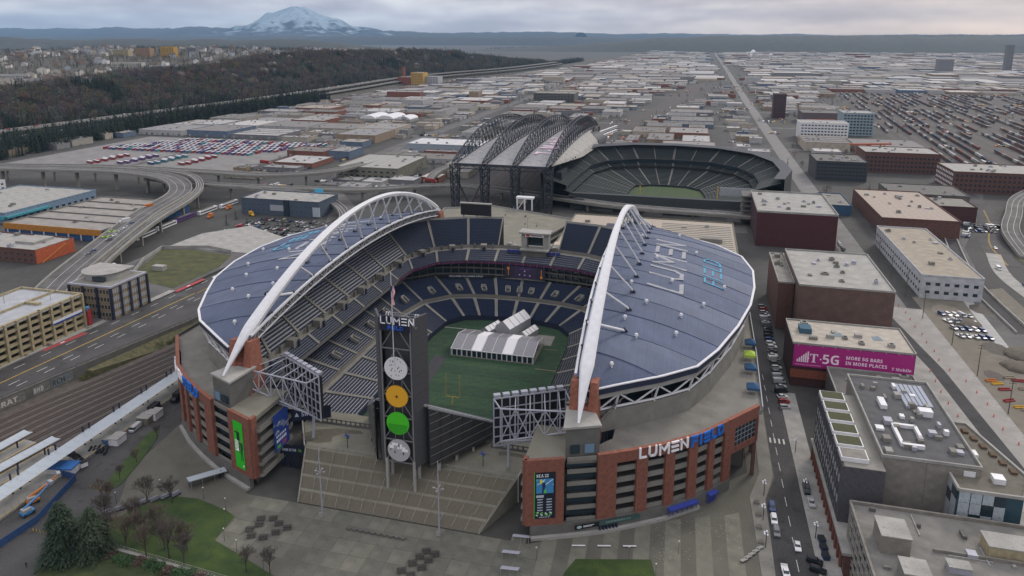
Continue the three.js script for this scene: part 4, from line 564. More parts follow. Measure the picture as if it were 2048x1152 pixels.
// ---------------------------------------------------------------- ballpark with the parked sliding roof
{
  const bp = thing('ballpark', 'dark green ballpark with a retractable roof on arched trusses', 'stadium', [-40, 0, -700]);
  const ox = 40, oz = 700, X = x => x + ox, Z = z => z + oz;
  const gs = M([.028, .036, .05], 'mottle', 6, { roughness: .6 }), deckM = M([.34, .345, .35], 'streak', 26), seatG = M([.022, .034, .034], 'mottle', 4), skin = M([.46, .45, .41], 'mottle', 30);
  const xs = [-200, -173, -146, -117], z0 = -578, z1 = -868, zc = (z0 + z1) / 2, hl = (z0 - z1) / 2;
  const dy = z => 41.5 + 5.5 * (1 - ((z - zc) / hl) ** 2), ty = z => 43 + 23.5 * (1 - Math.abs((z - zc) / hl) ** 2.1);
  for (let i = 0; i < 3; i++) { const b = new MB(); for (let k = 0; k < 14; k++) { const a = lerp(z0, z1, k / 14), c = lerp(z0, z1, (k + 1) / 14); b.quad([X(xs[i] + 1), dy(a), Z(a)], [X(xs[i + 1] - .4), dy(a), Z(a)], [X(xs[i + 1] - .4), dy(c), Z(c)], [X(xs[i] + 1), dy(c), Z(c)]); } part(b, 'roof_panel', deckM, bp); const e = new MB(); e.bar([X(xs[i] - .5), 40.6, Z(z0)], [X(xs[i + 1] + .5), 40.6, Z(z0)], 1.4, 2); part(e, 'eave_beam', gs, bp); }
  for (const x of xs) {
    const t = new THREE.Group(); t.name = 'roof_truss'; bp.add(t); const n = 26, P = (k, s, top) => { const z = lerp(z0, z1, k / n); return [X(x) + s * 2.1, top ? ty(z) : Math.min(dy(z) + .5, ty(z) - 1), Z(z)]; };
    const ch = new MB(), we = new MB(); for (let k = 0; k < n; k++) for (const s of [-1, 1]) { ch.bar(P(k, s, 1), P(k + 1, s, 1), .8); ch.bar(P(k, s, 0), P(k + 1, s, 0), .5); we.bar(P(k, s, 0), P(k + 1, s, 1), .42).bar(P(k, s, 1), P(k, s, 0), .4).bar(P(k, s, 1), P(k + 1, s, 0), .3); if (s > 0) we.bar(P(k, -1, 1), P(k + 1, 1, 1), .36).bar(P(k, -1, 1), P(k, 1, 1), .3); } part(ch, 'chord', gs, t); part(we, 'web', gs, t);
  }
  for (const z of [z0, z1]) for (const x of xs) { const l = new THREE.Group(); l.name = 'roof_leg'; bp.add(l); const b = new MB(); const q = (sx, sz, y) => [X(x) + sx * lerp(2.2, 3.6, y / 41), y, Z(z) + sz * 3]; for (const sx of [-1, 1]) for (const sz of [-1, 1]) b.bar(q(sx, sz, 0), q(sx, sz, 41), .8); for (let k = 0; k < 6; k++) for (const sz of [-1, 1]) { b.bar(q(-1, sz, k * 6.8), q(1, sz, (k + 1) * 6.8), .45).bar(q(1, sz, k * 6.8), q(-1, sz, (k + 1) * 6.8), .45).bar(q(-1, sz, k * 6.8), q(1, sz, k * 6.8), .4); b.bar(q(sz, -1, k * 6.8), q(sz, 1, (k + 1) * 6.8), .4); } part(b, 'lattice', gs, l); }
  { const b = new MB(); for (const i of [0, 1, 2]) { const a = X(xs[i]), c = X(xs[i + 1]), m = (a + c) / 2; b.bar([a, 37, Z(z0)], [c, 37, Z(z0)], .7).bar([a, 33, Z(z0)], [m, 41, Z(z0)], .5).bar([c, 33, Z(z0)], [m, 41, Z(z0)], .5); if (i !== 1) b.bar([a, 32, Z(z0)], [m, 3, Z(z0)], .9).bar([c, 32, Z(z0)], [m, 3, Z(z0)], .9); } part(b, 'bracing', gs, bp); }
  { // curved side skin under the west edge of the roof
    const b = new MB(), n = 16; for (let k = 0; k < n; k++) for (let j = 0; j < 3; j++) { const f = (k, j) => { const t = k / n, z = lerp(z0 - 10, -800, t), u = j / 3, y1 = dy(z) - .4, y2 = lerp(40, 27.5, t); return [X(-117 + 13 * Math.sin(u * 1.5) * Math.min(1, t * 2.4)), lerp(y1, y2, u) , Z(z)]; }; b.quad(f(k, j), f(k, j + 1), f(k + 1, j + 1), f(k + 1, j)); } part(b, 'side_skin', skin, bp); const d = new MB(); for (let k = 0; k < 12; k++) { const t = .2 + k * .062, z = lerp(z0 - 10, -800, t); d.box(X(-117 + 9.6), lerp(lerp(dy(z), 40, .62), 30, t) - 1.2, Z(z), 1, 1, 1); } part(d, 'vent', gs, bp);
    const r = new MB(); for (let k = 0; k < 8; k++) { const a = k / 8 * Math.PI * .5, c = (k + 1) / 8 * Math.PI * .5; r.quad([X(-117 + 13 * Math.sin(a)), 27 + 14 * Math.cos(a), Z(-802)], [X(-117 + 13 * Math.sin(c)), 27 + 14 * Math.cos(c), Z(-802)], [X(-117 + 13 * Math.sin(c)), 22 + 14 * Math.cos(c), Z(-866)], [X(-117 + 13 * Math.sin(a)), 22 + 14 * Math.cos(a), Z(-866)]); } part(r, 'end_hood', gs, bp);
  }
  // stands: rings round the playing field, open to the north
  const ringP = [[-112, -600], [-112, -660], [-108, -715], [-92, -752], [-60, -772], [-20, -776], [20, -768], [50, -742], [64, -702], [66, -660], [58, -622]];
  const inC = [-25, -680], off = (k, y) => ringP.map(([x, z]) => { const dx = x - inC[0], dz = z - inC[1], l = Math.hypot(dx, dz); return [X(x + dx / l * k), y, Z(z + dz / l * k)]; });
  const stand = (A, B, rows, nm) => { for (let i = 0; i + 1 < A.length; i++) { const P = (r, t) => mix(mix(A[i], B[i], r / rows), mix(A[i + 1], B[i + 1], r / rows), t), b = new MB(), w = new MB(); for (let r = 0; r < rows; r++) { const a = P(r, .03), c = P(r, .97), d = P(r + 1, .97), e = P(r + 1, .03); b.quad(a, c, [c[0], d[1], c[2]], [a[0], d[1], a[2]]).quad([a[0], d[1], a[2]], [c[0], d[1], c[2]], d, e); } const s = part(b, nm, seatG, bp); for (const t of [.015, .985, .5]) part(new MB().bar(P(0, t).map((v, j) => j === 1 ? v + .5 : v), P(rows, t).map((v, j) => j === 1 ? v + .5 : v), .9, .3), 'aisle', C.concD, s); } };
  stand(off(-54, 1.5), off(-10, 11), 14, 'lower_stand'); stand(off(-12, 13.5), off(-4, 17), 4, 'club_stand'); stand(off(-8, 20), off(16, 30), 14, 'upper_stand');
  const face = (A, B, nm, m) => { const b = new MB(); for (let i = 0; i + 1 < A.length; i++) b.quad(A[i], A[i + 1], B[i + 1], B[i]); part(b, nm, m, bp); };
  face(off(-54, 0), off(-54, 1.5), 'field_wall', gs); face(off(-9, 11), off(-11, 13.5), 'club_front', C.concD); face(off(-7, 17), off(-7.4, 20), 'suite_wall', C.glass); face(off(-8, 20), off(-8, 21.2), 'balcony_front', C.concD);
  face(off(16.2, 30), off(16.2, 33), 'rear_screen', gs); face(off(9, 33.2), off(19, 34.2), 'canopy', gs); face(off(19, 34), off(19, 0), 'outer_wall', M([.05, .06, .058], 'mottle', 9));
  { const b = new MB(); b.prism(ringP.slice(1, -1).map(([x, z]) => [X(lerp(x, inC[0], .3)), Z(lerp(z, inC[1], .3))]).concat([[X(70), Z(-612)], [X(-110), Z(-612)]]), -.1, .12); part(b, 'field_grass', M([.045, .085, .02], 'grass', 14), bp);   }
  { const g = new MB(); for (const [x, w, y, h, z] of [[-97, 12, 0, 9, -606], [-30, 150, 0, 13, -612], [-52, 26, 0, 5, -604], [-8, 30, 0, 4, -603], [30, 24, 0, 6, -606], [56, 24, 0, 22, -604]]) g.bb(X(x - w / 2), y, Z(z - 6), X(x + w / 2), h, Z(z)); part(g, 'outfield_building', M([.05, .06, .062], 'mottle', 8), bp); }
  for (let f = 0; f < 6; f++) part(new MB().bb(X(40), 2 + f * 4, Z(-612), X(76), 3 + f * 4, Z(-590)), 'ramp_floor', C.concD, bp);
  part(new MB().tube([X(-44), 4, Z(-625)], [X(-44), 20, Z(-625)], .45, 8), 'foul_pole', C.yellow, bp); part(new MB().tube([X(22), 4, Z(-628)], [X(22), 22, Z(-628)], .45, 8), 'foul_pole', C.yellow, bp);
  part(new MB().bb(X(24), 12, Z(-640), X(56), 19, Z(-639)), 'advertising_board', M([.40, .43, .46], 'mottle', 5), bp); part(new MB().bb(X(-118), 23, Z(-640), X(-112), 31, Z(-612)), 'scoreboard', gs, bp);
  panel('advertising_board', canvasMat(256, 64, (g, w, h) => { g.fillStyle = '#12203a'; g.fillRect(0, 0, w, h); g.fillStyle = '#8b95a6'; g.fillRect(30, 14, 120, 14); g.fillRect(60, 38, 150, 10); }), bp, [X(-72), 6, Z(-618)], [X(-40), 6, Z(-618)], [X(-40), 13, Z(-618)], [X(-72), 13, Z(-618)]);
  // roof lettering: large pale letters on the panel nearest the field
  const f3 = await new FontLoader().loadAsync('fonts/droid/droid_sans_bold.typeface.json');
  const word = (str, size, x, zStart, mat) => { let z = zStart; for (const ch of str) { const g = new TextGeometry(ch, { font: f3, size, depth: .3, curveSegments: 3 }); g.computeBoundingBox(); const w = g.boundingBox.max.x + size * .16; g.rotateX(-Math.PI / 2); g.rotateY(Math.PI / 2); const m = new THREE.Mesh(g, mat); m.name = 'roof_letter'; m.position.set(X(x), dy(z - w / 2) + .1, Z(z)); bp.add(m); z -= w; } };
  word('T-Mobile', 17, -123, -622, M([.66, .52, .6], null));
  shade(bp);
}
// ---------------------------------------------------------------- buildings near the stadium
const boxGeo = {}; const unitBox = (w, h, d) => { const k = [w, h, d].map(v => v.toFixed(2)).join(); if (!boxGeo[k]) boxGeo[k] = new MB().box(0, 0, 0, w, h, d).geo(); return boxGeo[k]; };
function piece(name, w, h, d, x, y, z, mat, parent, r = 0) { const m = new THREE.Mesh(unitBox(w, h, d), mat); m.name = name; m.position.set(x, y, z); m.rotation.y = r; m.castShadow = m.receiveShadow = true; parent.add(m); return m; }
// rows of windows on one face; face n = +z, s = -z, e = -x, w = +x
function windows(g, face, W, D, o) {
  const { y0 = 1.2, fh = 3.6, floors = 3, bays = 5, ww = 1.6, wh = 1.9, mat = C.glass, m = 1.2, frame, sill = true } = o, L = face === 'n' || face === 's' ? W : D, n = bays, st = (L - 2 * m) / n;
  for (let f = 0; f < floors; f++) for (let i = 0; i < n; i++) {
    const s = -L / 2 + m + st * (i + .5), y = y0 + f * fh; let x, z, r = 0;
    if (face === 'n') { x = s; z = D / 2 + .02; } else if (face === 's') { x = s; z = -D / 2 - .02; } else if (face === 'w') { x = W / 2 + .02; z = s; r = Math.PI / 2; } else { x = -W / 2 - .02; z = s; r = Math.PI / 2; }
    const q = piece('window', ww, wh, .16, x, y, z, mat, g, r); if (frame) { piece('frame', ww + .3, .16, .3, 0, wh, 0, frame, q); if (sill) piece('sill', ww + .3, .16, .34, 0, -.16, 0, frame, q); }
  }
}
function bldg(name, label, cat, o) {
  const { x0, x1, z0, z1, h, y0 = 0, wall = C.conc, roof = C.conc, par = .9, pm = wall, units = 3, turn = 0, group } = o, W = Math.abs(x1 - x0), D = Math.abs(z1 - z0);
  const g = thing(name, label, cat, [(x0 + x1) / 2, y0, (z0 + z1) / 2], turn, group);
  part(new MB().bb(-W / 2, 0, -D / 2, W / 2, h, D / 2), 'wall', wall, g); part(new MB().bb(-W / 2 + .4, h, -D / 2 + .4, W / 2 - .4, h + .12, D / 2 - .4), 'roof', roof, g);
  if (par) for (const [w, d, x, z] of [[W + .2, .45, 0, D / 2], [W + .2, .45, 0, -D / 2], [.45, D - .3, W / 2, 0], [.45, D - .3, -W / 2, 0]]) piece('parapet', w, par, d, x, h - .02, z, pm, g);
  for (let i = 0; i < units; i++) { const w = rr(1.4, 3.6), hh = rr(.8, 2), x = rr(-.4, .4) * W, z = rr(-.4, .4) * D, q = piece('roof_unit', w, hh, rr(1.4, 3), x, h + .12, z, pick([C.concL, C.steel, C.conc]), g); if (rnd() < .5) piece('fan', w * .5, .25, .9, 0, hh, 0, C.dark, q); }
  for (const f of o.win || []) windows(g, f.face, W, D, f);
  return g;
}
const rail1 = (b, pts, y, h = 1.05) => { for (let i = 0; i + 1 < pts.length; i++) { const a = [pts[i][0], y + h, pts[i][1]], c = [pts[i + 1][0], y + h, pts[i + 1][1]]; b.bar(a, c, .08).bar([a[0], y + .5, a[2]], [c[0], y + .5, c[2]], .06); const n = Math.max(1, Math.round(Math.hypot(c[0] - a[0], c[2] - a[2]) / 2.4)); for (let k = 0; k <= n; k++) { const q = mix(a, c, k / n); b.bar([q[0], y, q[2]], q, .08); } } return b; };
const cream = M([.42, .36, .22], 'mottle', 8), tan = M([.30, .235, .15], 'brick', 5), navyTrim = M([.02, .028, .06], 'mottle', 4);

// --- raised street and its retaining wall
{
  struct(part(new MB().prism([[-292, -80], [-285, -420], [-330, -470], [-352, -440], [-352, -80]], -.1, 4.96), '', C.asphL), 'ground');
  struct(part(new MB().prism([[-296, -80], [-291, -240], [-286.6, -300], [-285, -420], [-283, -530], [-246, -530], [-245, -360], [-248, -295], [-253, -271], [-262, -231], [-272, -180], [-280, -80]], -.1, (x, z) => 5 * sm(-560, -430, z)), '', C.asph), 'road');
  struct(part(new MB().prism([[-297, -80], [-292, -240], [-287.6, -300], [-286, -330], [-290, -330], [-291, -300], [-296, -240], [-301, -80]], 4.9, 5.14), '', C.concL), 'pavement');
  const rw = thing('retaining_wall', 'graffiti-covered concrete retaining wall between the tracks and the raised street', 'wall', [-262, 0, -231]);
  const P = [[-282, -70], [-272, -180], [-262, -231], [-253.4, -271], [-248.2, -295], [-245.4, -360], [-245, -420]];
  for (let i = 0; i + 1 < P.length; i++) part(new MB().band([P[i], P[i + 1]].map(q => [q[0] + 262, 0, q[1] + 231]), 0, .8, 0, 5.25), 'wall_segment', C.concD, rw);
  const rl = new MB(); for (let i = 0; i + 1 < P.length; i++) { const n = 8; for (let k = 0; k < n; k++) { const q = mix(P[i], P[i + 1], k / n); rl.bar([q[0] + 262, 5.2, q[1] + 231], [q[0] + 262, 6.2, q[1] + 231], .3, .12); } rl.bar([P[i][0] + 262, 6.1, P[i][1] + 231], [P[i + 1][0] + 262, 6.1, P[i + 1][1] + 231], .2, .35); } part(rl, 'guard_rail', C.concD, rw);
  const gr = (t0, t1, txt, col, bg) => { const a = mix(P[1], P[2], t0), b = mix(P[1], P[2], t1), n = [.98, .2]; panel('graffiti', canvasMat(256, 96, (g, w, h) => { g.fillStyle = bg; g.fillRect(0, 0, w, h); for (let i = 0; i < 60; i++) { g.fillStyle = ['#6d6b66', '#7b7973', '#605e5a'][i % 3]; g.fillRect((i * 71) % w, (i * 37) % h, 22, 9); } g.strokeStyle = g.fillStyle = col; g.font = 'bold 76px sans-serif'; g.fillText(txt, 8, 76); }), rw, [a[0] + 262 + .46, .4, a[1] + 231], [b[0] + 262 + .46, .4, b[1] + 231], [b[0] + 262 + .46, 4.4, b[1] + 231], [a[0] + 262 + .46, 4.4, a[1] + 231]); };
  gr(.42, .66, 'BRAT', '#b9b7b0', '#6a6863'); gr(.72, .86, 'BHB', '#aeb0ae', '#66645f'); const P2 = P.slice(); { const a = mix(P[2], P[3], -.3); } gr(.87, 1.06, 'RCH', '#1c2b33', '#5f6a70');
  // lane lines, kerb lane markings
  const ln = (x0, z0, x1, z1, w, m) => { const b = new MB(); b.strip([[x0, 5.012, z0], [x1, 5.012, z1]], w); return struct(part(b, '', m), 'road_marking'); };
  ln(-287.5, -100, -272.5, -330, .5, C.yellow); ln(-271.5, -330, -268, -420, .4, C.yellow);
  for (const o of [-7, 5.5, 9.5]) for (let k = 0; k < 18; k++) { const z = -150 - k * 13, x = lerp(-284, -271, (-z - 150) / 230) + o; ln(x, z, x + .35, z - 5, .3, C.paint); }
  for (const [x0, z0, x1, z1] of [[-290.5, -246, -287.6, -268], [-285.2, -329, -283.6, -352]]) { ln(x0, z0, x1, z1, 3.2, M([.42, .07, .07], 'mottle', 3)); ln(lerp(x0, x1, .4), lerp(z0, z1, .4), lerp(x0, x1, .5), lerp(z0, z1, .5), 1.1, C.paint).position.y += .012; }
  for (let k = 0; k < 7; k++) ln(-281 + k * 4.5, -357, -278.6 + k * 4.5, -357.6, 3.4, C.paint);
}
// --- cream parking garage
{
  const g = thing('parking_garage', 'cream concrete parking garage with dark open bays beside the raised street', 'garage', [-294, 5, -235]); const F = z => -((z + 235) * .012) * 0;
  part(new MB().bb(-36.6, 0, -38.6, -36, 16.6, 45), 'rear_wall', cream, g); for (let f = 0; f < 5; f++) part(new MB().bb(-36, f * 3.3 - .3, -38.6, -1.35, f * 3.3, 45), 'parking_floor', C.conc, g); for (let k = 0; k < 8; k++) part(new MB().bb(-18.4, 0, -34 + k * 11, -17.6, 16.6, -33.2 + k * 11), 'column', C.conc, g); part(new MB().bb(-37, 16.6, -39, .4, 17, 45), 'roof_deck', M([.40, .42, .44], 'stain', 22), g);
  for (let f = 0; f < 6; f++) part(new MB().bb(-1.3, f * 3.3 - .3, -39, .25, f * 3.3 + (f === 5 ? 1.4 : 1.05), 45), 'spandrel', cream, g);
  for (let k = 0; k <= 14; k++) part(new MB().bb(-1.2, 0, -39.4 + k * 6 - .55, .7, 17.9, -39.4 + k * 6 + .55), 'pillar', cream, g);
  part(new MB().bb(-37, 0, -39.6, .2, 18, -38.8), 'end_wall', cream, g); for (const [x, z0, z1] of [[-16, -39, 20], [-37, -39, 45]]) part(new MB().bb(x - .3, 17, z0, x + .3, 18.2, z1), 'parapet', cream, g); part(new MB().bb(-16, 17, -24, -8, 18.2, -22), 'ramp_wall', cream, g);
  for (const [x, z] of [[-26, -20], [-26, 10], [-9, -30]]) part(new MB().tube([x, 17, z], [x, 23.5, z], .14, 6), 'lamp_post', C.rail, g);
  panel('sign', canvasMat(256, 64, (c, w, h) => { c.fillStyle = '#c9ccd2'; c.fillRect(0, 0, w, h); c.fillStyle = '#1d3f86'; c.fillRect(0, 40, w, 24); }), g, [.75, 8, -21], [.75, 8, -38], [.75, 10.2, -38], [.75, 10.2, -21]); part(new MB().bb(.2, .5, -42.5, 1.6, 9, -40.5), 'stair_sign', C.red, g); part(new MB().bb(-.2, 8, -42.2, 1.4, 10, -40.2), 'sign_globe', M([.08, .25, .42], null), g);
}
// --- tan brick offices with navy pilasters
{
  const W = 26, D = 25, h = 17, g = thing('office_building', 'four-storey tan brick office block with navy pilasters and curved penthouse', 'building', [-300, 5, -298]);
  part(new MB().bb(-W / 2, 0, -D / 2, W / 2, h, D / 2), 'wall', tan, g); part(new MB().bb(-W / 2 - .4, h, -D / 2 - .4, W / 2 + .4, h + .9, D / 2 + .4), 'cornice', C.steel, g); part(new MB().bb(-W / 2 + 1, h + .9, -D / 2 + 1, W / 2 - 1, h + 1, D / 2 - 1), 'roof', C.conc, g);
  for (let k = 0; k <= 4; k++) { part(new MB().bb(W / 2 - .1, 0, -D / 2 + k * D / 4 - .55, W / 2 + .7, h, -D / 2 + k * D / 4 + .55), 'pilaster', navyTrim, g); } for (let k = 0; k <= 3; k++) part(new MB().bb(-W / 2 + k * W / 3 - .6, 0, D / 2 - .1, -W / 2 + k * W / 3 + .6, h, D / 2 + .7), 'pilaster', navyTrim, g);
  windows(g, 'w', W, D, { floors: 4, bays: 16, y0: 1.3, fh: 4.15, ww: 1.05, wh: 2.3, mat: M([.32, .34, .35], null, 1, { roughness: .3 }), m: .8 }); windows(g, 'n', W, D, { floors: 4, bays: 12, y0: 1.3, fh: 4.15, ww: 1.0, wh: 2.1, mat: C.glass, m: 1.2, frame: C.concL });
  const ph = []; for (let k = 0; k <= 12; k++) { const a = Math.PI * (k / 12); ph.push([-4 + 10 * Math.cos(a), -1 + 9.4 * Math.sin(a)]); } part(new MB().prism([...ph, [-14, -9], [6, -9]].map(q => [q[0] + 1, q[1] * .9]), h + 1, h + 4.2), 'penthouse', C.concL, g); part(new MB().bb(-2, h + 1.4, 6.6, 5, h + 3.6, 8.4), 'penthouse_window', C.glass, g); part(new MB().prism([...ph.map(q => [q[0] * 1.12 + 1, q[1] * 1.12 * .9]), [-15, -10.5], [8, -10.5]], h + 4.2, h + 4.7), 'penthouse_roof', C.concL, g);
}
// --- fenced lawn
{
  const ln = part(new MB().sheet([[-330, -343], [-290, -333], [-289, -373], [-297, -398], [-330, -402], [-352, -398]], 5.01), '', M([.075, .082, .02], 'grass', 26)); struct(ln, 'lawn');
  const w = thing('low_wall', 'grey low concrete wall with murals round the vacant lawn', 'wall', [-330, 5, -390]); const P = [[-328, -342], [-346, -374], [-353, -399], [-322, -408], [-300, -402]]; for (let i = 0; i < 4; i++) part(new MB().band([P[i], P[i + 1]].map(q => [q[0] + 330, 0, q[1] + 390]), 0, .5, -.2, 2.2), 'wall_segment', C.concL, w); part(new MB().bb(4, 0, 28, 12, 3, 32), 'shed', C.concL, w);
  struct(part(new MB().prism([[-353, -405], [-290, -405], [-286, -445], [-330, -468], [-352, -440]], 4.9, 5.05), '', C.concL), 'pavement');
}
// --- elevated ramps and viaducts
function viaduct(name, label, pts, w, colsAt, mat = C.conc) {
  const path = smoothPath(pts, 7), g = thing(name, label, 'viaduct', [pts[0][0], 0, pts[0][2]]), L = path.map(q => [q[0] - pts[0][0], q[1], q[2] - pts[0][2]]);
  part(new MB().band(L, 0, w, -2, 0), 'deck', mat, g); part(new MB().strip(L, w - 1.6, .02), 'roadway', C.asphL, g); for (const s of [-1, 1]) part(new MB().band(L, s * (w / 2 - .3), .45, 0, .95), 'parapet', C.concL, g);
  for (const o of [-w / 6, w / 6]) part(new MB().strip(side(L, o), .22, .04), 'lane_line', C.paint, g);
  let acc = colsAt * .5; for (let i = 1; i < L.length; i++) { acc += Math.hypot(L[i][0] - L[i - 1][0], L[i][2] - L[i - 1][2]); if (acc > colsAt && L[i][1] > 3.5) { acc = 0; const [x, y, z] = L[i], dx = L[i][0] - L[i - 1][0], dz = L[i][2] - L[i - 1][2], a = Math.atan2(dx, dz); const c = new MB(); c.box(x, -.2, z, w > 14 ? 3 : 1.8, y - 2.6, 2, a); c.box(x, y - 2.9, z, w * .7, 1.7, 2.2, a); part(c, 'pier', C.conc, g); } }
  return g;
}
viaduct('ramp', 'curved concrete freeway ramp descending beside the vacant lawn', [[-320, 6, -262], [-351, 9.5, -312], [-379, 12, -374], [-412, 14, -452], [-436, 16, -522], [-476, 18.5, -558], [-540, 20, -571], [-612, 20.5, -563], [-668, 21, -552], [-940, 22, -500]], 18.5, 34);
viaduct('ramp', 'narrow outer freeway ramp along the curved ramp', [[-334, 4.5, -300], [-360, 9, -356], [-394, 12.4, -440], [-415, 14, -508], [-436, 15.4, -548], [-474, 17, -582], [-544, 18, -598]], 6.5, 34);
viaduct('viaduct', 'long elevated roadway crossing behind the curved ramp', [[-960, 16, -530], [-700, 16, -584], [-590, 16, -604], [-470, 16, -606], [-405, 16, -606], [-364, 15, -636], [-352, 13, -690], [-354, 9, -770], [-370, 3, -880]], 13, 42);
viaduct('viaduct', 'elevated road carrying a red truck towards the ballpark', [[-520, 12.5, -580], [-447, 12.3, -568], [-348, 12, -575], [-293, 11.5, -586], [-222, 10, -631], [-150, 9, -622], [-60, 8, -596], [50, 7.5, -588]], 11, 36);
viaduct('ramp', 'slip ramp curving down behind the white arch', [[-400, 12.1, -566], [-345, 11, -562], [-305, 8.5, -548], [-276, 5, -518], [-264, 1.5, -474]], 8, 30);
viaduct('ramp', 'twin ramp looping up beside the ballpark roof', [[-250, 10.8, -640], [-262, 9, -700], [-262, 7, -770], [-285, 3, -850]], 8, 40);
// --- low industrial buildings by the ramp
{
  const orange = M([.55, .24, .035], 'mottle', 7), blueW = M([.03, .10, .24], 'mottle', 7), teal = M([.07, .36, .42], 'mottle', 6), paleBlue = M([.22, .32, .42], 'mottle', 8);
  const a = bldg('warehouse', 'wide flat-roofed warehouse with orange and blue bands beside the ramp', 'warehouse', { x0: -510, x1: -420, z0: -416, z1: -512, h: 8, wall: blueW, roof: M([.30, .285, .255], 'stain', 30), par: 1.2, pm: C.conc, units: 8 }); part(new MB().bb(-45.4, 4.6, 48, 45.4, 9.2, 48.5), 'orange_band', orange, a); for (let k = 0; k < 8; k++) part(new MB().bb(-42 + k * 11.4, 0, 48.1, -41.2 + k * 11.4, 4.5, 48.7), 'downpipe', C.white, a); for (let k = 1; k < 5; k++) part(new MB().bb(-44, 8.12, 46 - k * 19, 44, 9, 46.6 - k * 19), 'fire_wall', C.concD, a);
  const b = bldg('warehouse', 'old red brick warehouse with an orange painted end wall', 'warehouse', { x0: -520, x1: -421, z0: -362, z1: -393, h: 9, wall: C.brickB, roof: C.concL, units: 6, win: [{ face: 'n', floors: 2, bays: 18, ww: 1.5, wh: 1.5, fh: 3.7, y0: 1.6, mat: C.glass, frame: C.concD }] }); part(new MB().bb(49.55, 0, -15, 50, 9.6, 15.6), 'end_wall', M([.50, .11, .04], 'stain', 8), b); part(new MB().bb(20, 9.1, -12, 36, 10.8, 4), 'roof_house', C.concL, b); for (let k = 0; k < 5; k++) part(new MB().bar([50.4, k * 1.6, 12 - k * 4], [50.4, k * 1.6 + 1.6, 8 - k * 4], .8, .3), 'outside_stair', orange, b);
  const c = bldg('warehouse', 'long pale blue warehouse with a turquoise canopy', 'warehouse', { x0: -625, x1: -537, z0: -440, z1: -532, h: 8.5, wall: paleBlue, roof: C.concL, units: 7, win: [{ face: 'w', floors: 1, bays: 14, ww: 3, wh: 3, y0: 1, mat: C.glass, frame: C.steel }] }); part(new MB().bb(43.8, 4.6, 6, 47, 6.2, 46), 'canopy', teal, c); part(new MB().bb(-46, 3.5, 45.8, 44, 6.4, 48), 'canopy', teal, c);
  bldg('office_building', 'white three-storey block at the photo edge behind the turquoise canopy', 'building', { x0: -720, x1: -640, z0: -500, z1: -530, h: 13, wall: C.white, roof: C.concL, win: [{ face: 'n', floors: 3, bays: 14, ww: 2.4, wh: 1.6, fh: 3.9, y0: 1.8 }, { face: 'w', floors: 3, bays: 6, ww: 2.2, wh: 1.6, fh: 3.9, y0: 1.8 }] });
  const sl = M([.085, .115, .16], 'sheetmetal', 9); const d = bldg('office_building', 'slate blue metal-clad building with pale roof behind the east arch', 'building', { x0: -374, x1: -300, z0: -520, z1: -553, h: 13, wall: sl, roof: C.concL, units: 6, win: [{ face: 'n', floors: 2, bays: 16, ww: .8, wh: .8, fh: 4.6, y0: 3.6, mat: C.glass }] }); part(new MB().bb(4, 0, 15.6, 9, 14, 17.4), 'glazed_bay', C.glass, d); part(new MB().bb(-9, 4, 15.8, 4, 9, 17), 'glazed_bay', M([.30, .32, .34], null), d); part(new MB().bb(31, 1, 15.8, 37.2, 9, 16.9), 'sign_panel', M([.35, .40, .44], null), d); for (const x of [20, 26, 32]) part(new MB().bar([x, 13, -4], [x, 17, -4], .2), 'sign_post', C.rail, d); part(new MB().bb(22, 17, -4.4, 30, 20.4, -3.8), 'roof_sign', M([.07, .36, .55], null), d);
}
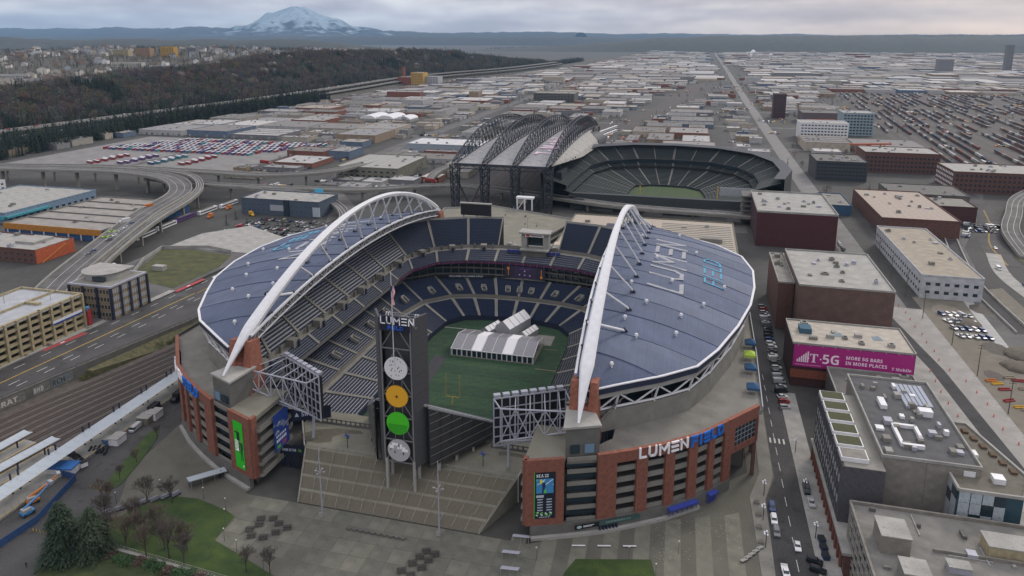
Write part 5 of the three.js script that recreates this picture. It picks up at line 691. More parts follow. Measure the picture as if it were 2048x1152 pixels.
// --- event hall, garage roof and blocks south of the stadium
{
  const g = thing('parking_garage', 'wide beige parking deck between the stadium and the ballpark', 'garage', [-140, 0, -480]); const P = [[-190, -523], [-155, -540], [-83, -513], [-97, -456], [-111, -414], [-150, -405], [-176, -440]].map(q => [q[0] + 140, q[1] + 480]); part(new MB().prism(P, 0, 13), 'wall', C.concD, g); part(new MB().prism(P.map(q => [q[0] * 1.01, q[1] * 1.01]), 13.4, 14), 'top_deck', C.plazaL, g); part(new MB().band([...P, P[0]].map(q => [q[0] * 1.01, 14, q[1] * 1.01]), 0, .4, 0, 1.1), 'parapet', C.concL, g); for (let k = 0; k < 3; k++) part(new MB().band([P[2], P[3], P[4]].map(q => [q[0] * 1.02, 0, q[1] * 1.02]), 0, .5, 2 + k * 4, 3.2 + k * 4), 'spandrel', C.concL, g); for (let k = 0; k < 26; k++) { const x = rr(-36, 40), z = rr(-44, 52); if (Math.abs(x - 2) < 34 - Math.abs(z) * .2) part(new MB().tube([x, 14, z], [x, 15.4, z], .35, 6), 'deck_vent', C.concD, g); } for (const [x, z] of [[-20, -20], [10, -30], [-8, 20], [28, 0]]) part(new MB().tube([x, 14, z], [x, 23, z], .16, 6), 'lamp_post', C.rail, g);
  const e = bldg('event_hall', 'broad low exhibition hall with pale ribbed roof behind the west arch', 'hall', { x0: -84, x1: 30, z0: -408, z1: -520, h: 17, wall: C.plazaL, roof: M([.46, .40, .32], 'sheetmetal', 14), units: 9 }); for (let k = 0; k < 22; k++) part(new MB().bb(8, 17.12, 52 - k * 4.6, 55, 17.5, 51.4 - k * 4.6), 'roof_rib', C.concL, e); part(new MB().bb(34, 17.2, -8, 48, 20, -1), 'plant_room', C.conc, e); part(new MB().bb(-30, 17.2, -30, 4, 18.6, -14), 'roof_pool', C.navy, e); part(new MB().bb(-56, 17, 30, -10, 20, 56), 'upper_roof', M([.50, .43, .34], 'stain', 12), e);
  const tw = thing('observation_stair', 'white open stair tower on the parking deck', 'stair tower', [-128, 13.4, -540]); part(new MB().bb(-7, 9, -3, 7, 10.4, 3), 'roof', C.white, tw); for (const x of [-6, 0, 6]) part(new MB().bb(x - .5, 0, 2, x + .5, 9, 3), 'post', C.white, tw); part(new MB().bar([-6, 0, 2.4], [0, 9, 2.4], .6), 'stair', C.white, tw); part(new MB().bb(-7, 5, -3, 0, 9, 2.2), 'room', C.concL, tw);
  struct(part(new MB().sheet([[-215, -410], [-90, -395], [-70, -560], [-210, -575]], -.05), '', C.asphL), 'pavement');
}
// --- west side: hotel
{
  const gp = M([.085, .085, .095], 'mottle', 5), beige = M([.24, .225, .195], 'stain', 9), glassB = M([.025, .06, .08], null, 1, { roughness: .15 }), white = C.white;
  const h = thing('hotel', 'long hotel block with brick base, planted roof boxes and dark grey cladding', 'building', [47, 0, -228]);
  part(new MB().bb(.4, 0, -24, 12, 25.4, 22), 'wall', gp, h); part(new MB().bb(.2, 0, -24.2, 12, 6.2, 36), 'brick_base', C.brickB, h); part(new MB().bb(-.5, 6.2, -24.6, 12, 7, 36), 'ledge', C.concL, h);
  const gw = M([.30, .31, .33], null, 1, { roughness: .3 }); for (let f = 0; f < 5; f++) for (let k = 0; k < 14; k++) { const q = piece('window', .16, 2.3, 1.3, .36, 8.2 + f * 3.45, -22 + k * 3.1 + (f % 2) * .7, f % 2 ? gw : C.glass, h); } for (let k = 0; k < 15; k++) { const z = -22 + k * 3.9; piece('brick_pier', .5, 6, 1, -.1, 0, z, C.brick, h); piece('shopfront', .16, 3.6, 2.2, .16, .6, z + 1.95, C.glass, h); }
  part(new MB().bb(1, 25.4, -24, 12, 25.6, 22), 'roof', C.conc, h);
  const gr = M([.07, .075, .025], 'grass', 3); for (let k = 0; k < 6; k++) { const z = -20 + k * 7.3; const q = piece('planter_box', 7.6, 1.3, 5.6, 4.2, 25.6, z, white, h); piece('planting', 6.9, .2, 4.9, 0, 1.22, 0, k === 5 ? beige : gr, q); }
  const m = thing('hotel_wing', 'central hotel wing with pale duct runs on a dark flat roof', 'building', [72, 0, -238]); part(new MB().bb(-13, 0, -26, 13, 27.4, 27), 'wall', beige, m); part(new MB().bb(-12.6, 27.4, -25.6, 12.6, 27.5, 26.6), 'roof', M([.09, .092, .095], 'stain', 12), m); for (const [w, d, x, z] of [[26.4, .45, 0, 27], [26.4, .45, 0, -26], [.45, 53, 13, .5], [.45, 53, -13, .5]]) piece('parapet', w, .9, d, x, 27.3, z, C.concL, m); for (let k = 0; k < 34; k++) piece('roof_unit', rr(.8, 2.4), rr(.5, 1.6), rr(.8, 3), rr(-11, 11), 27.5, rr(-24, 25), pick([C.concL, C.conc, C.steel, C.white]), m); for (let k = 0; k < 6; k++) piece('solar_rack', 1.2, .5, 15, 5 + k * 1.5 - 3, 27.5, -15, M([.30, .33, .38], null), m); for (const [w, hh, d, x, z] of [[1, 1.1, 12, -6, 14], [7, 1.1, 1, -3, 8], [1, 1.1, 6, .4, 11], [6, 1.2, 1, -3, 20], [4, 2, 3, 6, -2], [2, 1.4, 6, -6, -6]]) piece('duct', w, hh, d, x, 27.5, z, white, m); part(new MB().bb(-18, 0, 20, -1, 24, 22), 'glass_wall', glassB, m); for (let f = 1; f < 5; f++) part(new MB().bb(-18.2, f * 5, 22, -.8, f * 5 + .25, 22.2), 'mullion', C.rail, m); part(new MB().bb(-1, 0, 22, 13, 27, 27.2), 'blank_wall', beige, m);
  const w = thing('hotel_annex', 'wedge-roofed annex with white and blue glass curtain wall', 'building', [86, 0, -218]); const P = [[-9, 15], [7, 15], [12, 4], [5, -24], [-9, -24]]; part(new MB().prism(P, 0, 24.6), 'wall', glassB, w); part(new MB().prism(P.map(q => [q[0] * .98, q[1] * .98]), 24.6, 24.8), 'roof', M([.14, .13, .10], 'stain', 8), w); part(new MB().band([...P, P[0]].map(q => [q[0], 24.5, q[1]]), 0, .7, 0, .9), 'parapet', C.concL, w); for (let f = 0; f < 7; f++) for (let k = 0; k < 5; k++) { if (k < 4) piece('cladding_panel', 2.7, 3.3, .2, -7.4 + k * 2.95, .6 + f * 3.45, 15.1, (f * 3 + k) % 4 === 1 ? C.glass : M([.46, .52, .56], 'mottle', 4), w); piece('cladding_panel', .2, 3.3, 3.4, -9.1, .6 + f * 3.45, 12.4 - k * 3.8, (f + k) % 3 ? M([.36, .40, .43], 'mottle', 4) : C.glass, w); } for (const [x, z] of [[-4, 6], [0, -4], [3, 8]]) piece('roof_unit', 3, 1.6, 3, x, 24.8, z, white, w); for (let k = 0; k < 6; k++) piece('planting', 1.6, .7, 2.4, 9 - k * 1.2, 24.8, 2 - k * 4.2, M([.13, .08, .04], 'grass', 2), w);
  const l = thing('low_block', 'beige lower block with parapets and roof plant in the photo corner', 'building', [92, 0, -176]); part(new MB().bb(-43, 0, -24, 50, 17.6, 60), 'wall', beige, l); for (let k = 0; k < 46; k++) piece('roof_unit', rr(.6, 2.6), rr(.4, 1.5), rr(.6, 3), rr(-40, 30), 17.7, rr(-22, 14), pick([C.concL, C.conc, C.steel, C.concD]), l); for (let k = 0; k < 7; k++) piece('roof_pipe', rr(6, 16), .3, .3, rr(-34, 16), 17.7, rr(-20, 12), C.concL, l, rnd() < .5 ? 0 : 1.57); part(new MB().bb(-42.5, 17.6, -23.5, 49.5, 17.7, 60), 'roof', M([.20, .195, .175], 'stain', 14), l); for (const [ww, d, x, z] of [[93, .6, 3.5, -24], [.6, 84, -43, 18], [40, .5, -6, -8], [.5, 40, 8, 12]]) piece('parapet', ww, 1, d, x, 17.6, z, beige, l);
  for (const [ww, hh, d, x, z, mt] of [[7, 5, 8, -36, -8, beige], [22, 3.2, 6, -2, -12, cream], [9, 4.5, 12, 26, -12, beige], [6, 4, 6, -34, 5, C.conc], [5, 1.6, 3, -22, -2, C.steel], [3.4, 2.6, 3.4, 12, -4, C.steel], [3, 1.4, 3, -14, 2, white], [8, 2.6, 7, 4, 6, C.conc], [4, 1, 4, -9, 9, C.concD]]) { const q = piece('roof_house', ww, hh, d, x, 17.7, z, mt, l); piece('cap', ww + .4, .3, d + .4, 0, hh, 0, C.concL, q); } for (let k = 0; k < 10; k++) piece('roof_vent', .8, .8, .8, rr(-36, 20), 17.7, rr(-20, 12), C.concL, l);
  windows(Object.assign(l), 'e', 86, 46, { floors: 5, bays: 11, y0: 2.2, fh: 3.2, ww: 2, wh: 1.7, mat: C.glass, frame: C.concL });
}
// --- billboard building, brick blocks along the west street
{
  const b = bldg('brick_building', 'brick building carrying a long magenta billboard', 'building', { x0: 46, x1: 94, z0: -308, z1: -335, h: 19.5, wall: C.brickD, roof: M([.45, .41, .34], 'stain', 12), units: 8, par: .8, pm: C.concL });
  const bill = canvasMat(1024, 200, (g, w, h) => { g.fillStyle = '#a01f75'; g.fillRect(0, 0, w, h); g.fillStyle = '#ead7e4'; for (let i = 0; i < 6; i++) g.fillRect(30 + i * 18, 132 - i * 16, 13, 26 + i * 16); g.font = 'bold 112px serif'; g.fillText('T', 142, 152); g.fillRect(126, 110, 12, 14); g.fillRect(232, 110, 12, 14); g.font = 'bold 122px sans-serif'; g.fillText('5G', 250, 154); g.font = 'bold 44px sans-serif'; g.fillText('MORE 5G BARS', 452, 92); g.fillText('IN MORE PLACES', 452, 142); g.font = 'bold 38px serif'; g.fillText('T Mobile', 842, 152); g.font = '15px sans-serif'; g.fillText('Most 5G bars. See network details', 20, 186); });
  const q = new THREE.Group(); q.name = 'billboard'; b.add(q); piece('board', 47.4, 10, .5, 0, 9.4, 13.9, M([.2, .02, .12], null), q); panel('billboard_print', bill, q, [-23.5, 9.6, 14.2], [23.5, 9.6, 14.2], [23.5, 19.2, 14.2], [-23.5, 19.2, 14.2]); for (let k = 0; k < 10; k++) piece('lamp_arm', .12, .12, 1.6, -22 + k * 4.9, 19.5, 14.6, C.concL, q); part(new MB().bb(-24.2, 4, 13.5, 24.2, 7.8, 13.8), 'orange_band', M([.30, .09, .05], 'brick', 5), b); part(new MB().bb(-20, 19.6, -4, -15, 22, 2), 'roof_house', M([.04, .10, .14], null), b); for (const x of [-4, 12]) { const s = new MB(); s.tri([x - 2, 19.7, 2], [x + 2, 19.7, 2], [x, 21, 0]).tri([x + 2, 19.7, 2], [x + 2, 19.7, -2], [x, 21, 0]).tri([x - 2, 19.7, -2], [x - 2, 19.7, 2], [x, 21, 0]).tri([x + 2, 19.7, -2], [x - 2, 19.7, -2], [x, 21, 0]); part(s, 'skylight', M([.20, .26, .28], null, 1, { roughness: .2 }), b); }
  const c = bldg('low_shop', 'low grey building below the billboard with a teal mural on its street end', 'building', { x0: 60, x1: 93, z0: -282, z1: -306, h: 10.5, wall: C.concD, roof: C.concD, units: 6, pm: C.concL }); part(new MB().bb(16.6, 0, -12, 17, 10, 12.3), 'mural_wall', M([.16, .28, .30], 'stain', 3), c); part(new MB().bb(2, 0, 12.1, 16.8, 9, 12.5), 'mural_wall', M([.17, .30, .32], 'stain', 4), c); for (let k = 0; k < 3; k++) piece('roof_pipe', 10, .5, .5, -6 + k, 10.7, -2 + k * 3, C.concL, c);
  bldg('brick_building', 'tall weathered brown brick block with pale roof behind the billboard', 'building', { x0: 54, x1: 97, z0: -358, z1: -420, h: 29, wall: M([.15, .095, .075], 'stain', 16), roof: C.concL, units: 12, pm: C.concL }); bldg('brick_building', 'narrow lower brick wing against the tall weathered block', 'building', { x0: 46, x1: 53.6, z0: -372, z1: -424, h: 25, wall: M([.17, .085, .065], 'brick', 7), roof: C.conc, units: 3, pm: C.concL });
  bldg('brick_building', 'dark maroon brick box building by the ballpark street', 'building', { x0: 47, x1: 101, z0: -528, z1: -600, h: 25, wall: M([.085, .026, .03], 'brick', 8), roof: C.concL, units: 14, pm: C.concL, par: 1.4, win: [{ face: 'e', floors: 5, bays: 14, ww: 1.5, wh: 2, y0: 2, fh: 4.5, mat: C.glass }] });
  bldg('white_warehouse', 'long white two-storey warehouse beside the cleared lot', 'warehouse', { x0: 132, x1: 164, z0: -440, z1: -552, h: 13.5, wall: M([.50, .52, .54], 'stain', 14), roof: M([.34, .30, .23], 'stain', 20), units: 9, win: [{ face: 'n', floors: 2, bays: 6, ww: 2.4, wh: 1.8, fh: 5, y0: 3 }, { face: 'e', floors: 2, bays: 22, ww: 2.2, wh: 1.5, fh: 5, y0: 3 }] });
  bldg('brick_building', 'flat brick storehouse with littered roof beyond the white warehouse', 'building', { x0: 142, x1: 196, z0: -582, z1: -690, h: 13, wall: C.brickB, roof: M([.40, .34, .28], 'stain', 10), units: 16 }); bldg('brick_building', 'small maroon brick annex beside the flat storehouse', 'building', { x0: 198, x1: 226, z0: -640, z1: -676, h: 12, wall: C.brickD, roof: C.conc, units: 3 });
  bldg('brick_building', 'brick mill building with white street front near the rail yard', 'building', { x0: 246, x1: 330, z0: -766, z1: -820, h: 20, wall: C.brickB, roof: C.concL, units: 12, win: [{ face: 'n', floors: 4, bays: 20, ww: 2.2, wh: 2, fh: 4.6, y0: 2, mat: C.glass }, { face: 'e', floors: 4, bays: 11, ww: 2.6, wh: 2.4, fh: 4.6, y0: 2, mat: C.white }] });
  bldg('office_building', 'dark glazed office block beyond the ballpark', 'building', { x0: 126, x1: 176, z0: -798, z1: -850, h: 20, wall: M([.06, .066, .07], 'mottle', 8), roof: C.concD, units: 16, win: [{ face: 'n', floors: 5, bays: 14, ww: 2.6, wh: 1.6, fh: 3.8, y0: 1.8, mat: C.glass }] });
  bldg('brick_building', 'long red brick loft with white upper floor beyond the ballpark', 'building', { x0: 186, x1: 262, z0: -862, z1: -910, h: 22, wall: C.brickB, roof: C.concL, units: 10, win: [{ face: 'n', floors: 4, bays: 18, ww: 2.4, wh: 2, fh: 4.6, y0: 2, mat: C.glass }] }); bldg('storehouse', 'grey flat storehouse beside the brick loft', 'building', { x0: 176, x1: 240, z0: -700, z1: -748, h: 9, wall: C.concD, roof: C.concD, units: 4 }); bldg('storehouse', 'blue-fronted shed beside the maroon building', 'building', { x0: 112, x1: 132, z0: -640, z1: -690, h: 8, wall: M([.05, .12, .22], 'mottle', 6), roof: C.conc, units: 2 });
}
// ---------------------------------------------------------------- industrial flats, wooded ridge, vehicles
const inView = (x, z, m = 40) => { const c = Math.cos(.25195), s = Math.sin(.25195), f = -z * c - x * s, r = x * c - z * s; return f > 20 && Math.abs(r) < f * .735 + m; };
// --- vehicles
const paintC = { white: [.70, .70, .69], silver: [.42, .43, .44], grey: [.16, .165, .17], black: [.015, .015, .017], blue: [.03, .06, .16], red: [.30, .03, .03], green: [.30, .50, .04], tan: [.30, .26, .19], yellow: [.62, .36, .03], teal: [.05, .25, .28], purple: [.12, .05, .20], orange: [.55, .17, .03] };
const vm = c => M(paintC[c], null, 1, { roughness: .3, metalness: .15 }), tyre = M([.02, .02, .02], null);
function profile(pts, w, taper = 0) { const b = new MB(), n = pts.length; const f = (q, s) => [s * (w / 2 - (q[1] > 1 ? taper : 0)), q[1], q[0]]; for (let i = 0; i < n; i++) { const a = pts[i], c = pts[(i + 1) % n]; b.quad(f(a, -1), f(c, -1), f(c, 1), f(a, 1)); } const sh = pts.map(q => new THREE.Vector2(q[0], q[1])); for (const [i, j, k] of THREE.ShapeUtils.triangulateShape(sh, [])) { b.tri(f(pts[i], 1), f(pts[j], 1), f(pts[k], 1)); b.tri(f(pts[i], -1), f(pts[k], -1), f(pts[j], -1)); } return b; }
const VG = {
  car: { body: profile([[2.2, .35], [2.25, .75], [1.9, .88], [.9, .98], [-1.9, 1.02], [-2.25, .85], [-2.2, .35]], 1.82).geo(), cabin: profile([[.95, .96], [.35, 1.42], [-1.2, 1.46], [-1.95, 1.0]], 1.68, .16).geo(), roof: profile([[.3, 1.43], [.22, 1.49], [-1.1, 1.52], [-1.25, 1.46]], 1.5, .1).geo(), ax: 1.35 },
  suv: { body: profile([[2.3, .4], [2.32, .95], [1.2, 1.1], [-2.3, 1.12], [-2.35, .4]], 1.92).geo(), cabin: profile([[1.15, 1.08], [.65, 1.68], [-2.1, 1.7], [-2.3, 1.1]], 1.8, .14).geo(), roof: profile([[.6, 1.69], [.5, 1.77], [-2, 1.79], [-2.12, 1.7]], 1.62, .1).geo(), ax: 1.42 },
  pickup: { body: profile([[2.8, .45], [2.8, 1.05], [1.5, 1.12], [.2, 1.12], [.2, .72], [-2.6, .72], [-2.6, 1.12], [-2.8, 1.12], [-2.8, .45]], 1.95).geo(), cabin: profile([[1.45, 1.1], [.95, 1.72], [-.1, 1.74], [-.3, 1.1]], 1.8, .14).geo(), roof: profile([[.9, 1.73], [.8, 1.8], [0, 1.82], [-.12, 1.74]], 1.6, .1).geo(), ax: 1.7 },
  van: { body: profile([[2.7, .4], [2.75, 1.1], [2.2, 1.3], [1.7, 2.2], [-2.7, 2.25], [-2.75, .4]], 1.98).geo(), cabin: profile([[2.3, 1.3], [1.82, 2.05], [1.0, 2.08], [1.0, 1.3]], 2.0, 0).geo(), roof: profile([[1.6, 2.24], [1.5, 2.34], [-2.5, 2.36], [-2.6, 2.25]], 1.7, .1).geo(), ax: 1.8 },
};
const wheelGeo = new THREE.CylinderGeometry(.33, .33, .24, 10).rotateZ(Math.PI / 2);
const protos = {};
function vehicle(kind, color, pos, turn, label, group, far) {
  const k = kind + color + (far ? 'f' : ''); let o;
  const nm = { car: 'parked_car', suv: 'parked_car', pickup: 'pickup_truck', van: 'van' }[kind];
  if (!protos[k]) {
    o = protos[k] = new THREE.Group(); const g = VG[kind]; const add = (n, ge, m) => { const q = new THREE.Mesh(ge, m); q.name = n; o.add(q); return q; };
    add('body', g.body, vm(color)); add('window_glass', g.cabin, C.glass); if (!far) { add('roof', g.roof, vm(color)); for (const sx of [-.82, .82]) for (const sz of [g.ax, -g.ax]) { const w = add('wheel', wheelGeo, tyre); w.position.set(sx, .33, sz); } }
    shade(o);
  }
  const c = protos[k].clone(); c.name = numbered(nm); c.position.set(...pos); c.rotation.y = turn; c.scale.setScalar(.98); scene.add(c); tag(c, label, kind === 'pickup' ? 'pickup' : kind === 'van' ? 'van' : 'car', group); return c;
}
const boxTruck = (pos, turn, cab, box, label, len = 7) => { const g = thing('box_truck', label, 'truck', pos, turn); part(profile([[len / 2 + 1.9, .5], [len / 2 + 1.9, 1.5], [len / 2 + 1.3, 2.4], [len / 2 + .1, 2.4], [len / 2 + .1, .5]], 2.2), 'cab', vm(cab), g); part(new MB().bb(-1.25, .9, -len / 2, 1.25, 3.6, len / 2), 'cargo_box', M(paintC[box], 'mottle', 4), g); part(new MB().bb(-1, .5, -len / 2, 1, .9, len / 2 + 1), 'chassis', C.dark, g); part(profile([[len / 2 + 1.88, 1.5], [len / 2 + 1.36, 2.3], [len / 2 + .6, 2.3], [len / 2 + .6, 1.5]], 2.24), 'window_glass', C.glass, g); for (const x of [-1, 1]) for (const z of [len / 2 + 1, -len / 2 + 1.2]) { const m = new THREE.Mesh(wheelGeo, tyre); m.name = 'wheel'; m.position.set(x, .45, z); m.scale.setScalar(1.35); g.add(m); } return shade(g); };
const pal = ['white', 'white', 'silver', 'silver', 'grey', 'grey', 'black', 'black', 'blue', 'red', 'tan'], kinds = ['car', 'car', 'suv', 'suv', 'pickup', 'van'];

// --- elevated freeway along the foot of the ridge
{
  const mk = (o, y, w, label) => { const pts = []; for (let z = -520; z >= -3700; z -= 220) pts.push([x5(z) + o, y + 4 * sm(-1600, -2600, z), z]); return viaduct('freeway', label, pts, w, 30); };
  mk(2, 17, 20, 'elevated freeway along the foot of the wooded ridge'); mk(30, 10, 13, 'lower freeway deck beside the elevated freeway');
  for (let i = 0; i < 56; i++) { const z = -560 - i * 26 - rr(0, 18), l = i % 2 ? -5 : 5, k = pick(['car', 'suv', 'van', 'car', 'van']), c = pick(['white', 'white', 'silver', 'grey', 'red']); vehicle(k, c, [x5(z) + 2 + l + rr(-1, 1), 17.1 + 4 * sm(-1600, -2600, z), z], i % 2 ? 0 : Math.PI, `${c} ${k}, ${ord(i + 1)} vehicle along the elevated freeway from the photo edge`, 'traffic on the elevated freeway', 1); }
}
// --- trees
function bareTree(h, spread, depth, minR = .02) { const tr = new MB(), cr = new MB(); const go = (p, d, l, r, n) => { const e = [p[0] + d.x * l, p[1] + d.y * l, p[2] + d.z * l]; (n >= depth - 1 ? tr : cr).tube(p, e, r, n >= depth - 1 ? 6 : 3, r * .68); if (n <= 0) return; const k = n > depth - 2 ? 4 : 3; for (let i = 0; i < k; i++) { const q = d.clone().add(V(rr(-1, 1), rr(-.25, .75), rr(-1, 1)).multiplyScalar(spread)).normalize(); const t = i === 0 ? 1 : rr(.45, 1); go([lerp(p[0], e[0], t), lerp(p[1], e[1], t), lerp(p[2], e[2], t)], q, l * rr(.6, .82), Math.max(minR, r * .58), n - 1); } }; go([0, 0, 0], V(0, 1, 0), h * .27, h * .016, depth); return { tr, cr }; }
function farBare(h) { const b = new MB(); b.tube([0, 0, 0], [0, h * .5, 0], h * .02, 4); for (let i = 0; i < 110; i++) { const a = rr(0, 6.28), u = Math.acos(rr(-1, 1)), r = h * .34 * Math.cbrt(rnd()), c = [Math.cos(a) * Math.sin(u) * r * 1.05, h * .6 + Math.cos(u) * r, Math.sin(a) * Math.sin(u) * r * 1.05]; const d = V(c[0], c[1] - h * .3, c[2]).normalize(), l = h * rr(.07, .15), s = V(rr(-1, 1), rr(-1, 1), rr(-1, 1)).normalize().multiplyScalar(h * rr(.02, .045)); b.tri([c[0] - s.x, c[1] - s.y, c[2] - s.z], [c[0] + s.x, c[1] + s.y, c[2] + s.z], [c[0] + d.x * l, c[1] + d.y * l, c[2] + d.z * l]); } return b.geo(); }
function conifer(h, w, tiers, per, pw = .82) { const tk = new MB().tube([0, 0, 0], [0, h * .95, 0], h * .017, 6, h * .004), cr = new MB(); for (let t = 0; t < tiers; t++) { const f = t / tiers, y = h * (.08 + .9 * f), R = w * Math.pow(1 - f, pw) * rr(.8, 1.12) + .1; for (let i = 0; i < per; i++) { const a = rr(0, 6.283), l = R * rr(.55, 1.05) * (1 + .45 * N(Math.cos(a) * 1.6 + h, f * 7, Math.sin(a) * 1.6)), n = Math.max(2, Math.round(l / (h * .035))); for (let k = 0; k < n; k++) { const u = (k + rnd()) / n, c = [Math.cos(a) * l * u, y - l * u * .32 + rr(-.02, .03) * h, Math.sin(a) * l * u], s = h * rr(.02, .042) * (1.15 - .4 * u), b = a + rr(-1, 1), dx = Math.cos(b) * s, dz = Math.sin(b) * s; cr.tri([c[0] - dz * .55, c[1] + s * .25, c[2] + dx * .55], [c[0] + dz * .55, c[1] + s * .2, c[2] - dx * .55], [c[0] + dx * 1.4, c[1] - s * rr(.2, .8), c[2] + dz * 1.4]); } } } return { tk, cr }; }
const barkM = M([.07, .06, .05], 'mottle', 2), twigM = [M([.105, .088, .072], null), M([.09, .078, .068], null), M([.125, .10, .075], null)], needle = [M([.022, .040, .022], null), M([.017, .034, .024], null), M([.03, .048, .024], null)];
{
  const bg = [farBare(17), farBare(14), farBare(20), farBare(15)], cg = [0, 1, 2].map(i => { const { tk, cr } = conifer([19, 24, 16][i], [3.6, 4, 3.2][i], 15, 8); return mergeGeometries([tk.geo(), cr.geo()]); });
  const lists = bg.map(() => []), cl = cg.map(() => []), isRoad = (x, z) => false;
  for (let i = 0; i < 60000 && lists[0].length < 5200; i++) {
    const z = -380 - 4000 * Math.pow(rnd(), 1.25), e = 16 + (rnd() < .72 ? rr(0, 300) : rr(0, 1500)), x = x5(z) - e; if (!inView(x, z, 60) || Math.abs(e - 16) < 2) continue; const y = hillY(x, z); if (y < 3 && e > 60) continue;
    const dens = fbm(x / 150, z / 150, 5, 3); if (e > 300 && dens < -.12) continue;
    const con = (e < 60 && rnd() < .55) || fbm(x / 90, z / 90, 21, 3) > .2 || rnd() < .07 + .3 * Math.max(0, dens) + .25 * sm(-2200, -3200, z) + (e > 300 ? .35 : 0);
    if (e > 230 && rnd() < .08) continue; (con ? cl[i % 3] : lists[i % 4]).push([x, y - .4, z, rr(.75, 1.25) * (e > 230 ? .62 : 1)]);
  }
  const d = new THREE.Object3D(), inst = (geo, mat, L, nm, lab, cols) => { const im = new THREE.InstancedMesh(geo, mat, L.length); L.forEach(([x, y, z, s], i) => { d.position.set(x, y, z); d.rotation.set(0, rr(0, 6.28), 0); d.scale.set(s, s * rr(.85, 1.15), s); d.updateMatrix(); im.setMatrixAt(i, d.matrix); im.setColorAt(i, new THREE.Color().setRGB(...cols[Math.min(cols.length - 1, Math.floor(cols.length * Math.max(0, Math.min(.999, .5 + 1.5 * fbm(x / 110, z / 110, 33, 3) + rr(-.2, .2)))))].map(v => v * rr(.7, 1.3)))); }); im.instanceMatrix.needsUpdate = true; return stuff(im, nm, lab, 'wood'); };
  const wm = new THREE.MeshStandardMaterial({ roughness: .95, color: 0xffffff }); const wc = [[.115, .098, .078], [.098, .09, .078], [.14, .112, .08], [.086, .08, .073], [.12, .113, .098]], gc = [[.02, .036, .022], [.017, .030, .022], [.03, .045, .022]];
  lists.forEach((L, i) => inst(bg[i], wm, L, 'bare_wood', 'bare brown winter woods covering the long hillside', wc)); cl.forEach((L, i) => inst(cg[i], wm, L, 'evergreen_wood', 'dark evergreens scattered through the hillside woods', gc));
  // far ridges' crowns
  const far = [[], [], []]; for (let i = 0; i < 5200; i++) { const x = rr(-2300, 6400), z = -7650 - rr(0, 700); if (inView(x, z, 100)) far[i % 3].push([x, (88 + 62 * sm(-2000, 2500, x)) * sm(-2500, 300, x) * .93 - 8, z, rr(.9, 1.7)]); } far.forEach((L, i) => inst(cg[i], wm, L, 'ridge_trees', 'far dark treeline along the blue ridge', gc));
  const vs = [[], [], []]; for (let i = 0; i < 16000; i++) { const z = -640 - 5500 * Math.pow(rnd(), 1.5), x = rr(-1, 1) * 2600 + 200; if (x > x5(z) + 90 && inView(x, z) && fbm(x / 120, z / 120, 8, 3) > .08 && !(x > -230 && x < 105 && z > -905) && !(x > -800 && x < -505 && z > -905)) vs[i % 3].push([x, -.2, z, rr(.35, .75)]); } vs.forEach((L, i) => inst(i < 2 ? bg[i] : cg[2], wm, L, 'street_trees', 'small street trees scattered through the flats', i < 2 ? wc : gc));
  const bl = [[], [], []]; for (let i = 0; i < 2600; i++) { const z = -560 - 1000 * rnd(), x = x5(z) + rr(36, 74 + 70 * sm(-1150, -620, z)); if (inView(x, z, 30)) bl[i % 3].push([x, -.3, z, rr(.75, 1.2)]); } bl.forEach((L, i) => inst(cg[i], wm, L, 'evergreen_wood', 'dense evergreens filling the belt below the elevated freeway', gc));
  // belt of conifers below the freeway, one by one
  const cp = cg.map((g, i) => { const m = new THREE.Mesh(g, needle[i]); m.castShadow = m.receiveShadow = true; return m; }); let n = 0;
  for (let i = 0; i < 4000 && n < 290; i++) { const z = -600 - 900 * Math.pow(rnd(), .9), x = x5(z) + rr(40, 76 + 60 * sm(-1100, -650, z)); if (!inView(x, z, 10)) continue; n++; const c = cp[i % 3].clone(); c.name = numbered('conifer_tree'); c.position.set(x, -.3, z); c.rotation.y = rr(0, 6); const s = rr(.95, 1.4); c.scale.set(s * 1.9, s, s * 1.9); scene.add(c); tag(c, 'dark green conifer in the dense belt below the elevated freeway', 'tree', 'conifer belt below the freeway'); }
}
